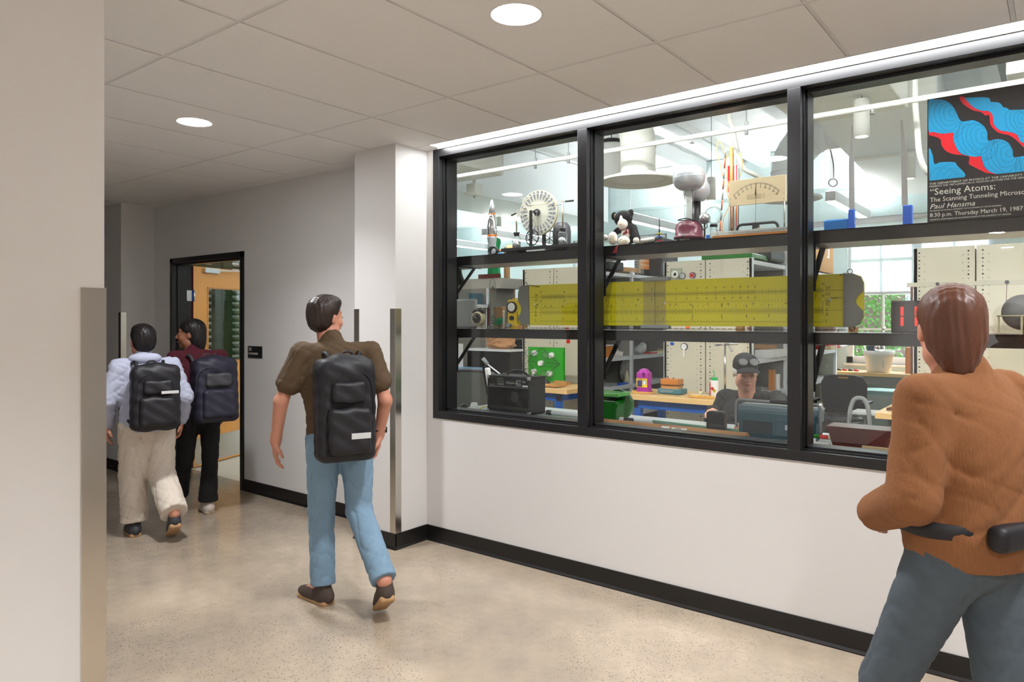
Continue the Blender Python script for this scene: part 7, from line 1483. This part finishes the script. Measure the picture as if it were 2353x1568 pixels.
# far left walker
L2, R2 = (-5.24, 2.43, 0), math.radians(74)
figure('person in a pale grey hoodie and off-white wide trousers walking away at far left', L2, R2, dict(hL=(-.085, -.02, .78), hR=(.085, -.02, .78), kL=(-.08, .06, .43), kR=(.09, -.02, .44), aL=(-.075, .02, .09), aR=(.12, -.34, .20), bL=(-.075, -.06, .0), tL=(-.10, .18, 0), bR=(.12, -.39, .12), tR=(.13, -.18, .0),
    neck=(-.01, .05, 1.27), head=(-.015, .08, 1.395), sL=(-.175, .02, 1.21), sR=(.17, .02, 1.21), eL=(-.25, -.01, .98), eR=(.25, -.02, .98), wL=(-.24, .12, .80), wR=(.25, .10, .80), fL=(0, .3, -1), fR=(0, .3, -1)),
    dict(skin=M['skin2'], top=M['hood'], bot=M['offw'], shoe=M['packd'], sole=M['gum'], hair=M['hairbk'], hyaw=math.radians(8), topname='hoodie', leg=(.115, .102, .100), s=.93, tl=.034, fold=.005, hem=.06, group='students walking in the corridor', h=.0075, ph=1))
N('hood', [('e', (0, 0, 0), (.11, .075, .05), .02), ('e-', (0, .03, .03), (.07, .06, .05), .02)], M['hood'], [k for k in COL.objects if k.name.startswith('person')][-1], h=.008); COL.objects['hood'].location = (-.01, .0, 1.27)
backpack('black backpack on the walker in the pale grey hoodie', L2, R2, (.02, -.215, 1.00), .32, .46, .18, M['packb'], M['packb'], .06, mark=(.07, .05, .11, .02))
# second far walker
L3, R3 = (-5.44, 2.93, 0), math.radians(78)
figure('person in a maroon top and black flared trousers walking beside the door', L3, R3, dict(hL=(-.08, -.02, .82), hR=(.08, -.02, .82), kL=(-.08, .07, .45), kR=(.085, -.01, .45), aL=(-.07, .30, .12), aR=(.07, .0, .09), bL=(-.07, .24, .03), tL=(-.07, .46, .06), bR=(.07, -.07, 0), tR=(.07, .165, 0),
    neck=(-.02, .05, 1.31), head=(-.04, .08, 1.435), sL=(-.17, .03, 1.25), sR=(.165, .0, 1.25), eL=(-.22, .02, 1.00), eR=(.23, -.02, 1.00), wL=(-.20, .18, .86), wR=(.22, .10, .82), fL=(0, .6, -1), fR=(0, .3, -1)),
    dict(skin=M['skin3'], top=M['maroonk'], bot=M['blackcl'], shoe=M['offw'], sole=M['palesole'], hair=M['hairbk'], hyaw=math.radians(62), topname='sweater', leg=(.092, .066, .066), flare=True, s=.95, tl=.022, group='students walking in the corridor', h=.0075, ph=2,
    hairp=[('e', (0, -.020, .045), (.084, .098, .083), .02), ('e', (0, -.05, -.03), (.080, .070, .10), .03), ('e', (0, -.06, -.10), (.06, .045, .07), .03), ('e-', (0, .105, -.045), (.10, .085, .085), .01)]))
backpack('dark navy backpack with grey base on the walker in the maroon top', L3, R3, (.05, -.225, 1.00), .33, .50, .21, M['navy'], M['packd'], .08)
# foreground walker
L4, R4 = (-.215, 2.31, 0), math.radians(62)
figure('person in a camel-brown jumper and grey-blue jeans close to the camera at the right edge', L4, R4, dict(hL=(-.09, -.02, .92), hR=(.09, -.02, .92), kL=(-.10, .16, .50), kR=(.09, -.06, .49), aL=(-.095, .22, .12), aR=(.09, -.38, .20), bL=(-.095, .17, .03), tL=(-.10, .41, .07), bR=(.09, -.44, .15), tR=(.09, -.30, .0),
    neck=(0, .0, 1.40), head=(0, .035, 1.525), sL=(-.175, -.01, 1.34), sR=(.175, .0, 1.34), eL=(-.245, -.03, 1.09), eR=(.24, -.02, 1.08), wL=(-.15, .15, 1.00), wR=(.15, .16, .99), fL=(.7, .6, -.1), fR=(-.7, .6, -.1), nL=(0, -1, 0), nR=(0, -1, 0)),
    dict(skin=M['skin2'], hemup=-.02, top=M['camel'], bot=M['denim2'], shoe=M['shoe1'], sole=M['palesole'], hair=mat('chestnut_hair', S(92, 56, 40), .45, var=.4, scale=120, stretch=(3, 3, .6)), hyaw=math.radians(-42), hpitch=.12, topname='jumper', leg=(.100, .070, .064), s=.98, tl=.034, fold=.0022, hem=.05, h=.0065, group='students walking in the corridor', ph=3,
    hairp=[('e', (0, -.020, .045), (.084, .098, .083), .02), ('e', (0, -.050, -.02), (.076, .066, .085), .03), ('e', (0, -.070, -.085), (.045, .034, .06), .03), ('e-', (0, .105, -.045), (.11, .085, .085), .01), ('e-', (.09, .02, -.02), (.03, .035, .05), .01), ('e-', (-.09, .02, -.02), (.03, .035, .05), .01)]))
t = T('waist_bag', 'black belt bag worn at the waist of the brown-jumper walker', 'bag', L4, R4)
N('bag_body', [('b', (-.06, -.165, 1.005), (.05, .004, .012), .022, .02)], M['packb'], t, h=.006); P('bag_strap', MB().lathe([(1., -.022), (1.03, -.018), (1.03, .018), (1., .022)], (0, .0, 1.005), 48, Matrix.Diagonal(Vector((.197, .155, 1)))), M['packb'], t)
# seated man
HB = at(1713, 858, 4.86); L5, R5 = (HB.x, HB.y+.10, 0), PI
hz = HB.z+.008
figure('person in a black cap and charcoal fleece seated behind the oscilloscope, looking down', L5, R5, dict(hL=(-.10, -.05, .52), hR=(.10, -.05, .52), kL=(-.13, .38, .52), kR=(.13, .38, .52), aL=(-.12, .36, .11), aR=(.12, .36, .11), bL=(-.12, .30, .0), tL=(-.12, .55, .0), bR=(.12, .30, 0), tR=(.12, .55, 0),
    neck=(0, .035, hz-.15), head=(0, .10, hz), sL=(-.205, .05, hz-.185), sR=(.185, -.01, hz-.20), eL=(-.31, .28, hz-.27), eR=(.245, .10, hz-.42), wL=(-.20, .50, hz-.27), wR=(.16, .30, .93), fL=(.6, .8, -.2), fR=(-.6, .8, -.1), nL=(0, 0, -1), nR=(0, 0, -1)),
    dict(skin=M['skin'], top=M['fleece'], bot=M['blackcl'], shoe=M['packb'], sole=M['plblack'], hair=M['hairgr'], tyaw=.2, hyaw=math.radians(31), hpitch=.24, topname='fleece_jacket', leg=(.095, .075, .065), tl=.024, fold=.003, h=.005, fat=1.12, hem=.02, ph=4,
    hairp=[('e', (.0, -.02, .01), (.084, .088, .060), .02), ('e', (.070, -.006, .004), (.013, .034, .024), .01), ('e', (-.070, -.006, .004), (.013, .034, .024), .01), ('e-', (0, .11, -.045), (.075, .09, .11), .01), ('e-', (0, -.0, .075), (.09, .1, .045), .01)]))
man = [k for k in COL.objects if k.name.startswith('person')][-1]
Rh = RZ(math.radians(31)) @ RX(-.24); hcv = V3(0, .10, hz)
cap = N('cap', xf([('e', (0, -.014, .060), (.083, .098, .072), .01), ('e', (0, -.014, .035), (.085, .099, .04), .01), ('e-', (0, .0, -.014), (.12, .16, .055), .004)], hcv, Rh), mat('black_cap_cotton', S(34, 35, 36), .85, var=.1, bump=.2), man, h=.005)
vs = []; fs = []; nn = 14
for j, rr_ in enumerate((.0, .33, .66, 1.)):
    for i in range(nn+1):
        a_ = -1.15+2.3*i/nn; x = math.sin(a_)*(.078+.006*rr_); y = .045+math.cos(a_)*.040+rr_*.066*math.cos(a_*.85); z = .058-.014*rr_-.030*abs(math.sin(a_))**2
        for dz in (0, .004): vs.append(tuple(hcv+np.array(Rh)[:3, :3] @ np.array((x, y, z+dz))))
w_ = 2*(nn+1)
for j in range(3):
    for i in range(nn):
        a0 = j*w_+2*i; fs += [(a0, a0+w_, a0+w_+2, a0+2), (a0+1, a0+3, a0+w_+3, a0+w_+1)]
for i in range(nn): a0 = 3*w_+2*i; fs.append((a0, a0+1, a0+3, a0+2))
P('cap_brim', MB().add(vs, fs, True), cap.data.materials[0], cap, fix=True)
def hp(x, y, z): return tuple(hcv+np.array(Rh)[:3, :3] @ np.array((x, y, z)))
M['lens'] = thin_glass('dark_lens', (.5, .5, .5, 1), .25, .6)
gl = T('eyeglasses', 'dark-framed glasses pushed up on the black cap of the seated man', 'glasses', (0, 0, 0)); gl.location = L5; gl.rotation_euler = (0, 0, R5)
for q in (-1, 1):
    pts = [hp(q*.036+.030*math.cos(a_), .086-.022*math.sin(a_)*.8, .100+.021*math.sin(a_)) for a_ in [2*PI*i/18 for i in range(18)]]
    P('frame', MB().tube(pts, .0022, n=6, closed=True), M['plblack'], gl); P('lens', MB().add(pts, [tuple(range(18))]), M['lens'], gl); P('temple', MB().tube([hp(q*.062, .078, .098), hp(q*.082, .05, .09), hp(q*.090, -.03, .07)], .0018, n=6), M['plblack'], gl)
P('bridge', MB().tube([hp(-.010, .078, .102), hp(0, .082, .105), hp(.010, .078, .102)], .002, n=6), M['plblack'], gl)
N('collar', [('c', (-.045, -.02, hz-.125), (-.055, .06, hz-.150), .018, .020, .01), ('c', (.045, -.02, hz-.125), (.055, .06, hz-.150), .018, .020, .01), ('c', (-.045, -.03, hz-.125), (.045, -.03, hz-.125), .02, .02, .01), ('e', (-.055, .085, hz-.175), (.028, .012, .03), .015), ('e', (.05, .085, hz-.175), (.028, .012, .03), .015)], M['fleece'], man, h=.005)
# his chair
t = T('mesh_chair', 'grey mesh office chair the man in the cap is sitting on', 'chair', (L5[0], L5[1]+.02, 0), PI)
P('seat', MB().prism([(-.24, -.22), (.24, -.22), (.25, .2), (.18, .26), (-.18, .26), (-.25, .2)], 'z', .37, .405), M['mesh'], t, bev=.01)
pts = [(-.20, .0), (.20, 0), (.25, .2), (.24, .40), (.12, .46), (-.12, .46), (-.24, .40), (-.25, .2)]
P('backrest', MB().prism([(a_, b2+.50) for a_, b2 in pts], 'y', -.27, -.25), M['mesh'], t, fix=True); P('back_frame', MB().tube([(a_, -.26, b2+.50) for a_, b2 in pts], .014, n=8, closed=True, smooth=5), M['grey'], t)
P('gas_lift', MB().c((0, 0, .08), (0, 0, .37), .03).bar((0, -.05, .36), (0, -.26, .55), .05, .02), M['dkgrey'], t)
for k in range(5): a_ = k*2*PI/5+.3; P('leg', MB().bar((0, 0, .09), (.3*math.cos(a_), .3*math.sin(a_), .07), .04, .03).c((.3*math.cos(a_)-.02, .3*math.sin(a_), .03), (.3*math.cos(a_)+.02, .3*math.sin(a_), .03), .03), M['dkgrey'], t)
